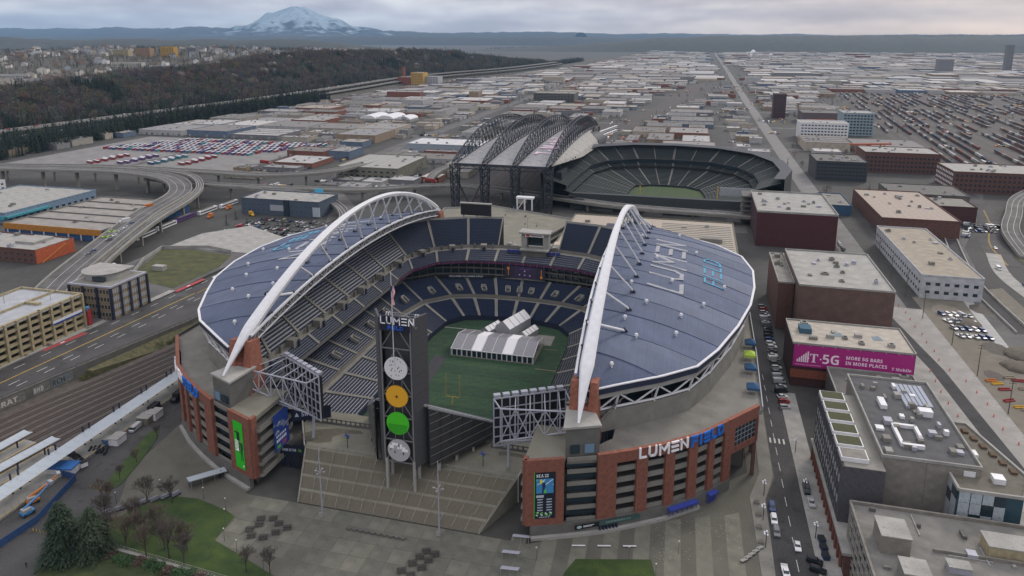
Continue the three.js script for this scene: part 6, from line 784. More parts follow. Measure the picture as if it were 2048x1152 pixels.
// --- houses on the ridge
{
  const wallC = [[.62, .62, .6], [.48, .44, .37], [.34, .36, .38], [.60, .57, .5], [.24, .19, .15], [.36, .40, .44]], roofC = [[.06, .06, .063], [.10, .098, .095], [.08, .06, .05], [.14, .14, .14]], names = ['white', 'cream', 'grey', 'pale', 'brown', 'blue-grey'];
  const gable = (w, d, h, r) => { const b = new MB().bb(-w / 2, -2, -d / 2, w / 2, h, d / 2), g = new MB(); b.tri([-w / 2, h, d / 2], [w / 2, h, d / 2], [0, h + r, d / 2]).tri([w / 2, h, -d / 2], [-w / 2, h, -d / 2], [0, h + r, -d / 2]); for (const s of [-1, 1]) { const p = [[s * (w / 2 + .5), h - .3, d / 2 + .5], [s * (w / 2 + .5), h - .3, -d / 2 - .5], [0, h + r + .05, -d / 2 - .5], [0, h + r + .05, d / 2 + .5]]; s > 0 ? g.quad(p[0], p[1], p[2], p[3]) : g.quad(p[3], p[2], p[1], p[0]); } return [b.geo(), g.geo()]; };
  const gs = [gable(9, 12, 6, 3), gable(11, 9, 7, 3.4), gable(14, 11, 8, 3), gable(8, 10, 5.4, 2.6)]; let n = 0;
  for (let i = 0; i < 6000 && n < 290; i++) { const z = -780 - 2500 * Math.pow(rnd(), 1.1), e = z < -1500 && rnd() < .3 ? rr(90, 260) : rr(190, 1600), x = x5(z) - e; if (!inView(x, z, 0) || fbm(x / 200, z / 200, 12, 2) < -.16) continue; const y = hillY(x, z), k = Math.floor(rnd() * 4), w = Math.floor(rnd() * 6), r = Math.floor(rnd() * 4); n++;
    const g = thing('house', `${names[w]} ${['small', 'tall', 'broad', 'low'][k]} house with ${['black', 'grey', 'brown', 'pale'][r]} roof ${z > -1300 ? 'at the near end of the ridge' : z > -2000 ? 'midway along the ridge' : 'at the far end of the ridge'}`, 'house', [x, y + .3, z], rr(0, 6.28), 'houses on the ridge'); for (const [nm, ge, m] of [['wall', gs[k][0], M(wallC[w], null)], ['roof', gs[k][1], M(roofC[r], null)]]) { const q = new THREE.Mesh(ge, m); q.name = nm; g.add(q); } shade(g); g.scale.setScalar(rr(1.2, 1.7)); }
  const apt = (label, x, z, w, d, h, wall, roof, turn = .2, o = {}) => { const y = hillY(x, z), g = bldg('apartment_block', label, 'building', { x0: x - w / 2, x1: x + w / 2, z0: z - d / 2, z1: z + d / 2, h: h + 4, y0: y - 4, wall: M(wall, 'mottle', 12), roof: M(roof, 'mottle', 12), units: 3, par: .8, turn, win: [{ face: 'n', floors: Math.floor(h / 3.4), bays: Math.floor(w / 5), ww: 2.6, wh: 1.5, fh: 3.4, y0: 5.4, mat: C.glass }] }); };
  apt('long white flats with balconies at the ridge edge by the photo border', -1400, -1215, 60, 16, 13, [.6, .6, .58], [.4, .4, .4], .5); apt('brick and white flats standing on the ridge edge', -1330, -1240, 34, 15, 10, [.5, .42, .36], [.4, .4, .4], .6); apt('yellow apartment tower on the ridge skyline', -1560, -1880, 42, 26, 30, [.55, .34, .08], [.5, .36, .12]); apt('tan apartment block beside the yellow tower', -1640, -1870, 46, 24, 24, [.42, .27, .17], [.3, .26, .2]); apt('grey apartment block right of the yellow tower', -1490, -1900, 26, 20, 26, [.22, .22, .23], [.25, .25, .25]); apt('cream stepped flats left of the tan block', -1730, -1880, 50, 24, 18, [.50, .42, .26], [.45, .4, .3]);
  apt('long white school building on the ridge top', -1420, -1560, 80, 22, 9, [.58, .56, .50], [.5, .5, .48]); apt('white hospital slab on the far skyline', -1890, -3420, 130, 40, 52, [.62, .62, .62], [.5, .5, .5], .1); apt('low white hall among the ridge houses', -1270, -1500, 52, 20, 8, [.6, .61, .62], [.55, .55, .55]);
  for (const [x, z, w, h, c, l] of [[-880, -2085, 46, 24, [.34, .10, .06], 'red brick brewery block at the foot of the ridge'], [-838, -2080, 40, 38, [.62, .40, .10], 'yellow stepped brewery block at the foot of the ridge'], [-798, -2100, 44, 26, [.55, .55, .56], 'white factory block beside the yellow brewery'], [-900, -2120, 8, 52, [.28, .10, .06], 'brick chimney stack beside the brewery']]) bldg('factory', l, 'factory', { x0: x - w / 2, x1: x + w / 2, z0: z, z1: z - (w < 10 ? 8 : 40), h, wall: M(c, 'brick', 9), roof: C.concL, units: 2, win: w < 10 ? [] : [{ face: 'n', floors: Math.floor(h / 5), bays: 7, ww: 2.6, wh: 2.2, fh: 5, y0: 2, mat: C.glass }] });
}
// --- warehouses of the flats
{
  const wallP = [[[.36, .34, .29], 'cream'], [[.44, .44, .43], 'white'], [[.24, .24, .235], 'grey'], [[.20, .20, .21], 'dark grey'], [[.12, .17, .24], 'blue'], [[.30, .23, .16], 'tan'], [[.22, .09, .06], 'red brick'], [[.42, .42, .41], 'pale grey'], [[.45, .40, .32], 'beige']], roofP = [[.40, .40, .39], [.28, .27, .255], [.21, .20, .19], [.48, .47, .45], [.32, .285, .235], [.15, .15, .148], [.25, .25, .245], [.18, .165, .15]];
  const ex = [[-222, 110, -520, -905], [-406, -374, -500, -2400], [98, 128, -400, -9000], [-820, -500, -640, -905], [108, 345, -380, -925], [-520, -240, -400, -585], [33, 46, -300, -1600], [40, 108, -300, -610], [-380, -292, -676, -776], [-376, -254, -862, -932], [-590, -480, -1160, -1235], [-376, -264, -1622, -1698], [130, 268, -1110, -1430], [-910, -770, -2070, -2130]];
  const hit = (x0, x1, z0, z1) => ex.some(e => x1 > e[0] && x0 < e[1] && z1 < e[2] && z0 > e[3]) || x0 < x5(z1) + 95 || (x0 > 225 && z1 > -2150 && x0 > 225 + Math.max(0, (-z1 - 925)) * .04 && x1 > 260) || (x1 > -205 + (-z1 - 900) * .14 && x0 < -150 + (-z1 - 900) * .17 && z1 > -2600);
  let n = 0; const rest = [], taken = []; const rfN = ['pale grey', 'taupe', 'dusky', 'bright white', 'tan', 'dark', 'mid-grey', 'brown'], zone = (x, z) => (z > -900 ? (x < -210 ? 'behind the bus depot viaducts' : 'beside the ballpark') : z > -1300 ? (x < -400 ? 'just past the bus depot' : x < -200 ? 'left of the ballpark roof' : x < 110 ? 'just beyond the ballpark' : 'right of the straight avenue') : z > -2000 ? (x < -400 ? 'near the brewery' : x < 0 ? 'midway up the flats' : 'along the straight avenue') : 'deep in the far flats'), whLabel = (wn, rf, w, x, z, k) => `${wn} ${w > 72 ? 'very long' : w > 48 ? 'long' : w > 30 ? 'mid-sized' : 'small'} ${k} with ${rfN[rf]} flat roof ${zone(x, z)}`;
  for (let z = -640; z > -7600;) { const dz = rr(44, 86) * (z < -2500 ? 1.5 : 1); for (let x = -2700; x < 4200;) { const w = rr(30, 96) * (z < -2500 ? 1.5 : 1); const x0 = x + 2, x1 = x + w - rr(3, 12), z1 = z - 3, z0 = z - dz + rr(4, 16); x += w; if (rnd() < .07 || !inView((x0 + x1) / 2, (z0 + z1) / 2, 30) || hit(x0, x1, z1, z0)) continue; const h = rr(5, 9.5) * (rnd() < .06 ? 2 : 1); const wl = Math.floor(rnd() * 9), rf = Math.floor(rnd() * 8); taken.push([x0, x1, z1, z0]);
      if (n < 300) { n++; const [wc, wn] = wallP[wl], long = x1 - x0 > 60; const g = bldg('warehouse', whLabel(wn, rf, x1 - x0, (x0 + x1) / 2, z1, 'warehouse'), 'warehouse', { x0, x1, z0: z1, z1: z0, h, wall: M(wc, 'stain', 18), roof: M(roofP[rf], 'stain', 34), units: z > -1300 ? 5 : 1, par: z > -1500 ? .7 : 0, group: 'warehouses of the industrial flats' });
        if (z > -1500) { const W = x1 - x0, D = Math.abs(z1 - z0), k = Math.floor(W / 9); for (let i = 0; i < k; i++) piece('loading_door', 3.6, 3.4, .2, -W / 2 + (i + .5) * W / k, .2, D / 2 + .03, i % 3 ? M([.13, .13, .135], null) : C.concL, g); if (rnd() < .3) for (let s = 1; s < 4; s++) piece('roof_ridge', W - 2, .8, 2.6, 0, h + .1, -D / 2 + s * D / 4, C.concL, g); } }
      else rest.push([(x0 + x1) / 2, (z0 + z1) / 2, x1 - x0, h, Math.abs(z1 - z0), wl, rf]); } z -= dz; }
  const bx = new MB().bb(-.5, 0, -.5, .5, 1, .5).geo(); for (const [nm, sel, top, lab] of [['far_warehouse_walls', 0, 0, 'sea of low far-off warehouse walls in the hazy flats'], ['far_warehouse_roofs', 1, 1, 'sea of pale far-off warehouse roofs in the hazy flats']]) { const im = new THREE.InstancedMesh(bx, new THREE.MeshStandardMaterial({ roughness: .9 }), rest.length), d = new THREE.Object3D(); rest.forEach(([x, z, w, h, dd, wl, rf], i) => { d.position.set(x, top ? h : 0, z); d.scale.set(top ? w * .985 : w, top ? .3 : h, top ? dd * .985 : dd); d.updateMatrix(); im.setMatrixAt(i, d.matrix); im.setColorAt(i, new THREE.Color().setRGB(...(top ? roofP[rf] : wallP[wl][0]).map(v => v * .8))); }); stuff(im, nm, lab, 'buildings'); }
  for (let i = 0, m = 0; i < 14000 && m < 290; i++) { const z1 = -610 - 2000 * Math.pow(rnd(), 1.2), x0 = rr(-880, 620), w = rr(12, 46), dd = rr(10, 30), x1 = x0 + w, z0 = z1 - dd; if (!inView((x0 + x1) / 2, z1, 0) || hit(x0 - 3, x1 + 3, z1, z0) || (z1 > -640 && x0 < -390) || taken.some(t => x1 + 3 > t[0] && x0 - 3 < t[1] && z0 - 3 < t[2] && z1 + 3 > t[3])) continue; m++; taken.push([x0, x1, z1, z0]); const [wc, wn] = pick(wallP), rq = Math.floor(rnd() * 8); bldg('workshop', whLabel(wn, rq, w, x0, z1, 'workshop'), 'workshop', { x0, x1, z0: z1, z1: z0, h: rr(4, 8), wall: M(wc, 'stain', 18), roof: M(roofP[rq], 'stain', 34), units: z1 > -1000 ? 3 : 1, par: .6, group: 'workshops of the industrial flats' }); }
  // some recognisable ones
  const dome = (x, z, r, l, label) => { const g = thing('warehouse', label, 'warehouse', [x, 0, z]); const b = new MB(), k = 10; for (let i = 0; i < k; i++) { const a = Math.PI * i / k, c = Math.PI * (i + 1) / k, f = (t, zz) => [Math.cos(t) * r, 5 + Math.sin(t) * r * .4, zz]; b.quad(f(a, l / 2), f(a, -l / 2), f(c, -l / 2), f(c, l / 2)); b.tri([0, 5, l / 2], f(a, l / 2), f(c, l / 2)); } part(b, 'barrel_roof', C.white, g); part(new MB().bb(-r, 0, -l / 2, r, 5.02, l / 2), 'wall', C.concL, g); };
  dome(-566, -1196, 15, 60, 'white barrel-roofed warehouse, left of the vaulted three'); dome(-534, -1200, 15, 60, 'white barrel-roofed warehouse, middle of the vaulted three'); dome(-500, -1190, 13, 40, 'white barrel-roofed warehouse, right of the vaulted three');
  bldg('civic_block', 'beige concrete block with strip windows behind the elevated roads', 'building', { x0: -372, x1: -300, z0: -684, z1: -768, h: 12, wall: C.plazaL, roof: C.concL, units: 7, win: [{ face: 'n', floors: 2, bays: 10, ww: 3.4, wh: 1.6, fh: 4.6, y0: 2.6, mat: C.glass }] }); bldg('warehouse', 'pale blue corrugated hall with white roof left of the ballpark roof', 'warehouse', { x0: -368, x1: -262, z0: -870, z1: -925, h: 10, wall: M([.36, .42, .48], 'sheetmetal', 8), roof: M([.6, .6, .6], 'stain', 30), units: 4 }); bldg('parking_garage', 'grey multi-storey car park far up the avenue', 'garage', { x0: -368, x1: -272, z0: -1630, z1: -1690, h: 19, wall: C.concD, roof: C.conc, units: 4, win: [{ face: 'n', floors: 5, bays: 12, ww: 6.4, wh: 1.5, fh: 3.6, y0: 1.4, mat: C.glass }] });
  bldg('office_tower', 'dark red office tower among the far flats', 'building', { x0: 138, x1: 160, z0: -1400, z1: -1425, h: 44, wall: M([.09, .04, .045], 'mottle', 6), roof: C.concD, win: [{ face: 'n', floors: 9, bays: 5, ww: 2.6, wh: 1.6, fh: 4.5, y0: 3, mat: C.glass }] }); bldg('office_building', 'long white office slab beyond the brick lofts', 'building', { x0: 150, x1: 216, z0: -1120, z1: -1160, h: 24, wall: C.white, roof: C.concL, win: [{ face: 'n', floors: 5, bays: 14, ww: 3, wh: 1.8, fh: 4.4, y0: 2.4 }] }); bldg('office_building', 'pale blue glass office beside the white slab', 'building', { x0: 218, x1: 262, z0: -1180, z1: -1225, h: 34, wall: M([.30, .38, .42], 'mottle', 6), roof: C.concL, win: [{ face: 'n', floors: 7, bays: 9, ww: 3.2, wh: 2.2, fh: 4.5, y0: 2.4 }] }); bldg('warehouse', 'broad dark loft hall with ribbed roof in the far flats', 'warehouse', { x0: 180, x1: 262, z0: -1330, z1: -1390, h: 18, wall: M([.16, .13, .13], 'mottle', 9), roof: C.concD, units: 6 });
}
{ // vehicles and yard clutter too small to count
  const bx = new MB().bb(-.5, 0, -.5, .5, 1, .5).geo(), L = []; for (let i = 0; i < 420; i++) { const z = -620 - 2600 * Math.pow(rnd(), 1.3), x = rr(-900, 900), n = 4 + Math.floor(rnd() * 9), t = rnd() < .5; if (x < x5(z) + 70 || !inView(x, z) || (x > -215 && x < 105 && z > -900) || (x > -800 && x < -505 && z > -905) || (x > 108 && x < 345 && z > -925)) continue; for (let k = 0; k < n; k++) L.push([x + (t ? k * 3.1 : 0), z - (t ? 0 : k * 5.4), rnd() < .2 ? 9 : 4.4]); }
  const im = new THREE.InstancedMesh(bx, new THREE.MeshStandardMaterial({ roughness: .5 }), L.length), d = new THREE.Object3D(); L.forEach(([x, z, l], i) => { d.position.set(x, .1, z); d.scale.set(1.9, l > 5 ? 3 : 1.5, l); d.updateMatrix(); im.setMatrixAt(i, d.matrix); im.setColorAt(i, new THREE.Color().setRGB(...paintC[pick([...pal, 'white', 'orange', 'yellow'])])); }); stuff(im, 'yard_vehicles', 'countless small vehicles and trailers standing about the industrial flats', 'vehicles');
}
// --- bus depot
{
  const cols = ['red', 'purple', 'blue', 'red', 'purple', 'teal'], geo = { b: new MB().bb(-1.3, .4, -6, 1.3, 2.1, 6).geo(), w: new MB().bb(-1.26, 2.1, -5.9, 1.26, 2.75, 5.9).geo(), r: new MB().bb(-1.3, 2.75, -6, 1.3, 3.15, 6).geo() }; let n = 0;
  const bus = (x, z, t, c, lab) => { const g = thing('bus', `${c} bus, ${lab}`, 'bus', [x, 0, z], t, 'buses in the depot'); for (const [nm, ge, m] of [['body', geo.b, vm(c)], ['window_band', geo.w, C.glass], ['roof', geo.r, n % 5 === 0 ? vm(c) : M([.5, .5, .52], null)]]) { const q = new THREE.Mesh(ge, m); q.name = nm; g.add(q); } shade(g); n++; };
  for (let r = 0; r < 7; r++) for (let i = 0; i < 30; i++) { const x = -770 + i * 7.6 + r * 9, z = -790 - r * 15.5 + rr(-1, 1); if (rnd() < .9) bus(x, z, .08, cols[(i + r * 2) % 6], `${ord(i + 1)} stand from the left in depot row ${ord(r + 1)} from the front`); }
  for (let r = 0; r < 4; r++) for (let i = 0; i < 10; i++) bus(-700 + r * 38 + (i % 2) * 4, -690 - i * 6 - r * 6, 1.2, cols[(i * 3 + r) % 6], `${ord(i + 1)} in the ${ord(r + 1)} short file before the depot rows`);
  struct(part(new MB().sheet([[-800, -660], [-505, -690], [-495, -905], [-800, -905]], -.06), '', M([.22, .215, .205], 'stain', 60)), 'pavement');
}
// --- rail yard and port
{
  const cc = [['red', [.11, .035, .028]], ['blue', [.03, .045, .08]], ['grey', [.16, .16, .16]], ['brown', [.075, .045, .035]], ['dark', [.05, .05, .055]], ['pale', [.30, .30, .29]], ['brown', [.09, .055, .04]]], g1 = new MB().bb(-1.4, .9, -7.5, 1.4, 3.8, 7.5).geo(), g2 = new MB().bb(-1.2, .3, -7.2, 1.2, .9, 7.2).geo(); let n = 0; const wag = [];
  for (let l = 0; l < 26; l++) { const x0 = 262 + l * 15, d = new MB(); d.strip([[x0, -.05, -880], [x0 + 120, -.05, -2200]], 9); struct(part(d, '', C.ballast), 'track_bed'); for (let i = 0; i < 76; i++) { const z = -890 - i * 15.6; if (fbm(l * 3.1, i * .09, 2, 2) < -.06) continue; if (n >= 295) { if (inView(x0 + 120 * (-z - 880) / 1320, z, 0)) wag.push([x0 + 120 * (-z - 880) / 1320, z]); continue; } const x = x0 + 120 * (-z - 880) / 1320; if (!inView(x, z, 0)) continue; n++; const [nm, c] = pick(cc), g = thing('rail_wagon', `${nm} wagon, ${ord(i + 1)} place up the ${ord(l + 1)} rail yard track from the left`, 'wagon', [x, 0, z], -.09 + Math.PI * 0, 'wagons in the rail yard'); for (const [pn, ge, m] of [['container', g1, M(c, null)], ['chassis', g2, C.dark]]) { const q = new THREE.Mesh(ge, m); q.name = pn; g.add(q); } shade(g); } }
  { const im = new THREE.InstancedMesh(g1, new THREE.MeshStandardMaterial({ roughness: .8 }), wag.length), d = new THREE.Object3D(); wag.forEach(([x, z], i) => { d.position.set(x, 0, z); d.rotation.y = -.09; d.updateMatrix(); im.setMatrixAt(i, d.matrix); im.setColorAt(i, new THREE.Color().setRGB(...pick(cc)[1])); }); stuff(im, 'far_wagons', 'long strings of wagons filling the far rail yard', 'wagons'); }
  const crane = (x, z, s, t, label) => { const g = thing('gantry_crane', label, 'crane', [x, 0, z], t), m = M([.36, .10, .05], null); for (const sx of [-1, 1]) for (const sz of [-1, 1]) part(new MB().bar([sx * 16 * s, 0, sz * 5 * s], [sx * 15 * s, 17 * s, sz * 4 * s], 1.2 * s), 'leg', m, g); part(new MB().bar([-26 * s, 18 * s, 0], [26 * s, 18 * s, 0], 2.6 * s, 2 * s), 'beam', m, g); part(new MB().bb(-4 * s, 14 * s, -2, 0, 17 * s, 2), 'cabin', m, g); };
  crane(212, -960, 1, .3, 'red gantry crane over the rail tracks, nearer one'); crane(262, -1300, 1, .2, 'red gantry crane over the rail tracks, middle one'); crane(196, -1240, .9, .3, 'red gantry crane over the rail tracks, farther one');
  const tow = (x, z, h, label) => { const g = thing('ship_crane', label, 'crane', [x, 0, z], -.5), m = M([.06, .07, .08], null); for (const sx of [-8, 8]) for (const sz of [-8, 8]) part(new MB().bar([sx, 0, sz], [sx * .8, 34, sz * .8], 2), 'leg', m, g); part(new MB().bar([-14, 36, 0], [26, 36, 0], 3), 'girder', m, g); part(new MB().bar([8, 36, 0], [18, h, 0], 2.6), 'boom', m, g); part(new MB().bar([-6, 36, 0], [0, h * .62, 0], 1.4), 'mast', m, g); }; tow(1560, -3300, 104, 'dark harbour crane with raised boom, left one'); tow(1590, -3260, 104, 'dark harbour crane with raised boom, right one');
  bldg('silo_block', 'grey grain silo block far beyond the rail yard', 'silo', { x0: 950, x1: 1006, z0: -3300, z1: -3340, h: 56, wall: M([.25, .25, .25], 'streak', 12), roof: C.conc, units: 2, par: 0 }); bldg('chimney_tower', 'slim grey headhouse tower behind the silo block', 'tower', { x0: 1262, x1: 1288, z0: -3500, z1: -3526, h: 112, wall: M([.22, .22, .22], 'streak', 12), roof: C.conc, units: 1, par: 0 });
  for (const [x, z, s, l] of [[350, -5300, .42, 'white steam plume rising far off, larger one'], [466, -5200, .26, 'white steam plume rising far off, smaller one']]) { const b = []; for (let k = 0; k < 26; k++) { const t = k / 26, g = new THREE.IcosahedronGeometry((7 + 20 * t) * s * rr(.7, 1.1), 2), p = g.attributes.position; for (let i = 0; i < p.count; i++) { const v = V(p.getX(i), p.getY(i), p.getZ(i)), q = 1 + .28 * fbm(v.x / 8, v.y / 8, v.z / 8 + k, 2); p.setXYZ(i, v.x * q, v.y * q, v.z * q); } g.translate(rr(-14, 14) * s * t + 40 * t * t * s, (12 + 105 * t) * s, rr(-10, 10) * t); b.push(g); } const m = new THREE.Mesh(mergeGeometries(b), M([.85, .85, .86], null)); m.position.set(x, 0, z); stuff(m, 'steam', l, 'steam'); }
}
// --- avenues of the flats and rail corridor
{
  const road = (pts, w, m = C.asphL, y = -.04) => struct(part(new MB().strip(pts.map(q => [q[0], y, q[1]]), w), '', m), 'road');
  road([[-262, -480], [-300, -560], [-360, -640], [-390, -800], [-396, -1000], [-404, -1500], [-400, -2400], [-380, -5000]], 22); road([[112, -400], [113, -1800], [125, -3400], [140, -7000]], 17, M([.20, .195, .185], 'stain', 40)); road([[-640, -640], [-660, -2400]], 14); for (const z of [-1010, -1250, -1500, -1820, -2240, -2900, -3700]) road([[-900, z], [240, z]], 16, C.asphL, -.07); road([[37, -560], [37, -640], [60, -900], [60, -1500]], 14);
  for (let k = 0; k < 8; k++) { const d = (k - 3.5) * 7; struct(part(new MB().strip([[-170 + d, -.03, -560], [-186 + d, -.03, -800], [-180 + d, -.03, -930], [-122 + d, -.03, -1230], [-60 + d, -.03, -1500], [0 + d, -.03, -2400]], 5), '', C.ballast), 'track_bed'); }
  for (const [x, n, l] of [[-176, 9, 'white'], [-160, 7, 'white'], [-192, 6, 'silver']]) for (let i = 0; i < n; i++) { const z = -960 - i * 27, xx = x + 58 * (-z - 930) / 300, g = thing('train_car', `${l} passenger coach, ${ord(i + 1)} of its train in the ${x === -176 ? 'middle' : x === -160 ? 'right' : 'left'} yard track`, 'train', [xx, 0, z], -.2, 'coaches in the yard'); part(new MB().bb(-1.5, .6, -12.6, 1.5, 4.2, 12.6), 'body', l === 'white' ? C.white : M([.4, .41, .42], null), g); part(new MB().bb(-1.55, 2.2, -12, 1.55, 3.1, 12), 'window_band', C.glass, g); }
}
// --- parked cars in lots beyond the stadium
{
  const used2 = []; const lot = (cx, cz, nx, nz, dx, dz, t, grp, where, far = 1) => { for (let i = 0; i < nx; i++) for (let j = 0; j < nz; j++) { if (rnd() < .22) continue; const k = pick(kinds), c = pick(pal), x = cx + i * dx + j * 1.2, z = cz + j * dz; vehicle(k, c, [x + rr(-.3, .3), 0, z + rr(-.4, .4)], t + (rnd() < .5 ? Math.PI : 0), `${c} ${k === 'car' ? 'car' : k}, ${ord(i + 1)} in row ${ord(j + 1)} ${where}`, grp, far); } };
  lot(-352, -468, 22, 4, 3.1, -12, .1, 'cars in the lot behind the east roof', 'in the lot behind the east roof'); lot(-330, -452, 14, 1, 3, -6, .3, 'cars in the lot behind the east roof', 'in the lot behind the east roof');
  lot(-340, -620, 12, 4, 3, -8, .1, 'cars under the elevated roads', 'under the elevated roads'); lot(-296, -700, 10, 3, 3.2, -8, 0, 'cars beside the beige block', 'beside the beige concrete block'); lot(-480, -700, 16, 3, 3.4, -11, .1, 'cars beyond the long viaduct', 'beyond the long viaduct'); lot(-60, -980, 16, 5, 3.4, -12, .2, 'cars beyond the ballpark stands', 'beyond the ballpark stands'); lot(200, -610, 12, 3, 3.2, -9, .4, 'cars near the storehouse', 'near the flat brick storehouse');
}
// ---------------------------------------------------------------- plaza, rail platforms, streets round the stadium
{
  // paving
  struct(part(new MB().sheet([[-205, -60], [34, -60], [34, -330], [24, -330], [24, -236], [-10, -200], [-42, -182], [-138, -182], [-195, -238], [-205, -300]], -.02), '', C.plaza), 'pavement');
  const bandM = [M([.178, .178, .138], 'stain', 16), M([.132, .125, .102], 'stain', 15)];
  for (let k = 0; k < 9; k++) { const x = -46 + k * 9; struct(part(new MB().sheet([[x, -150], [x + 4.6, -150], [x + 4.6 - 1.4, -185 - k * 4], [x - 1.4, -185 - k * 3.6]], -.012), '', bandM[0]), 'paving_band'); }
  { const g = new THREE.Group(), ms = [M([.148, .149, .118], 'stain', 16), M([.130, .131, .106], 'stain', 15), M([.168, .167, .132], 'stain', 17)], ge = {}; for (let i = 0; i < 16; i++) for (let j = 0; j < 9; j++) { const x = -134 + i * 6, z = -182 + j * 6; if (x < -106 && z > -156 - (x + 134) * .35 && x < -106) continue; const m = new THREE.Mesh(ge.s ||= new MB().bb(0, -.03, 0, 5.74, .012, 5.74).geo(), ms[(i * 5 + j * 7 + ((i * j) % 3)) % 3]); m.name = 'paving_slab'; m.position.set(x, 0, z); g.add(m); } struct(g, 'pavement'); }
  struct(part(new MB().sheet([[-206, -60], [-178, -60], [-173, -150], [-176, -168], [-186, -184], [-190, -215], [-186, -262], [-206, -262]], -.008), '', C.asph), 'road');
  // street on the west side
  struct(part(new MB().sheet([[28.6, -60], [41, -60], [40.4, -420], [33.2, -420], [33, -290], [33, -235], [29, -222], [28.6, -190]], -.006), '', C.asph), 'road'); for (const [x0, x1] of [[41, 47.2]]) struct(part(new MB().prism([[x0, -60], [x1, -60], [x1, -300], [x0 - .4, -300]], -.1, .14), '', C.concL), 'pavement'); struct(part(new MB().prism([[26, -150], [28.6, -150], [29, -222], [32.6, -236], [32.8, -300], [29, -300], [28, -236], [24, -222]], -.1, .13), '', C.conc), 'pavement');
  for (let k = 0; k < 16; k++) struct(part(new MB().strip([[35.4, .0, -160 - k * 10], [35.3, .0, -165 - k * 10]], .2), '', C.paint), 'road_marking'); for (let k = 0; k < 4; k++) struct(part(new MB().strip([[33.8 + k * 1.6, 0, -258], [33.8 + k * 1.6, 0, -261.5]], .6), '', C.paint), 'road_marking');
  // avenue under rebuilding, with barrels
  struct(part(new MB().sheet([[94, -60], [128, -60], [128, -420], [106, -420], [98, -340], [95, -250]], -.01), '', M([.33, .32, .29], 'stain', 26)), 'road'); struct(part(new MB().strip([[117, -.002, -60], [116, -.002, -260], [113, -.002, -340], [104, -.002, -420]], 6), '', C.asphD), 'road'); struct(part(new MB().sheet([[128, -60], [175, -60], [185, -470], [128, -440]], -.014), '', M([.17, .155, .12], 'stain', 24)), 'ground'); struct(part(new MB().strip([[165, -.004, -330], [160, -.004, -380], [166, -.004, -450], [186, -.004, -560], [236, -.004, -680], [300, -.004, -860]], 13), '', C.asphL), 'road'); struct(part(new MB().strip([[160, 0, -300], [152, 0, -372], [158, 0, -450]], 5), '', M([.42, .42, .40], 'stain', 9)), 'pavement');
  const brl = new MB(); brl.tube([0, 0, 0], [0, 1.05, 0], .3, 8, .2); const bg = brl.geo(), st = new MB().tube([0, .45, 0], [0, .62, 0], .29, 8, .27).geo(); for (let i = 0; i < 64; i++) { const z = -215 - i * 3.4, s = i % 3, x = [109, 122.5, 100][s] + rr(-1.2, 1.2) - (z < -340 ? 5 : 0); const g = thing('traffic_barrel', `orange traffic barrel, ${ord(Math.floor(i / 3) + 1)} in the ${['middle', 'right', 'left'][s]} line along the rebuilt avenue`, 'traffic barrel', [x, 0, z], 0, 'barrels along the rebuilt avenue'); const a = new THREE.Mesh(bg, M([.62, .10, .03], null)); a.name = 'drum'; g.add(a); const b = new THREE.Mesh(st, C.paint); b.name = 'reflective_band'; g.add(b); shade(g); }
  for (let i = 0; i < 9; i++) { const g = thing('utility_pole', `brown wooden utility pole, ${ord(i + 1)} along the avenue from the near end`, 'pole', [128.6 - (i > 4 ? 4 : 0), 0, -236 - i * 34], 0, 'utility poles along the avenue'); part(new MB().tube([0, 0, 0], [0, 15, 0], .2, 7, .14), 'post', M([.09, .065, .045], null), g); for (const y of [13.2, 14.4]) part(new MB().bb(-1.4, y, -.1, 1.4, y + .18, .1), 'crossarm', M([.09, .065, .045], null), g); }
  // soil heaps, diggers in the cleared lot
  for (const [x, z, r] of [[150, -352, 7], [158, -366, 9], [146, -404, 6], [153, -330, 8]]) { const g = new THREE.SphereGeometry(r, 18, 8, 0, 6.283, 0, 1.57), p = g.attributes.position; for (let i = 0; i < p.count; i++) { const k = 1 + .3 * fbm(p.getX(i) / 3, p.getZ(i) / 3, r, 3); p.setXYZ(i, p.getX(i) * k, p.getY(i) * .32 * k, p.getZ(i) * k); } g.computeVertexNormals(); const m = new THREE.Mesh(g, M([.15, .13, .10], 'gravel', .3)); m.name = numbered('soil_heap'); m.position.set(x, -.1, z); scene.add(m); tag(m, 'grey-brown heap of excavated soil in the cleared lot', 'soil heap', 'soil heaps in the cleared lot'); shade(m); }
  const digger = (x, z, t, label) => { const g = thing('excavator', label, 'excavator', [x, 0, z], t), y = vm('yellow'); for (const s of [-1, 1]) part(new MB().bb(s * 1.1 - .3, 0, -1.9, s * 1.1 + .3, .8, 1.9), 'track', C.dark, g); part(new MB().bb(-1.2, .9, -1.9, 1.2, 2.1, 1.2), 'body', y, g); part(new MB().bb(-1.1, 2.1, -.4, 0, 3.2, 1.1), 'cab', C.glass, g); part(new MB().bar([.5, 1.6, 1], [.5, 4.6, 3.4], .5).bar([.5, 4.6, 3.4], [.5, 1.2, 5.6], .4), 'arm', y, g); part(new MB().bb(0, .4, 5.2, 1, 1.3, 6.2), 'bucket', C.dark, g); shade(g); }; digger(158, -356, .6, 'yellow excavator beside the soil heap in the cleared lot'); digger(147, -312, 2.2, 'yellow excavator at the near end of the cleared lot');
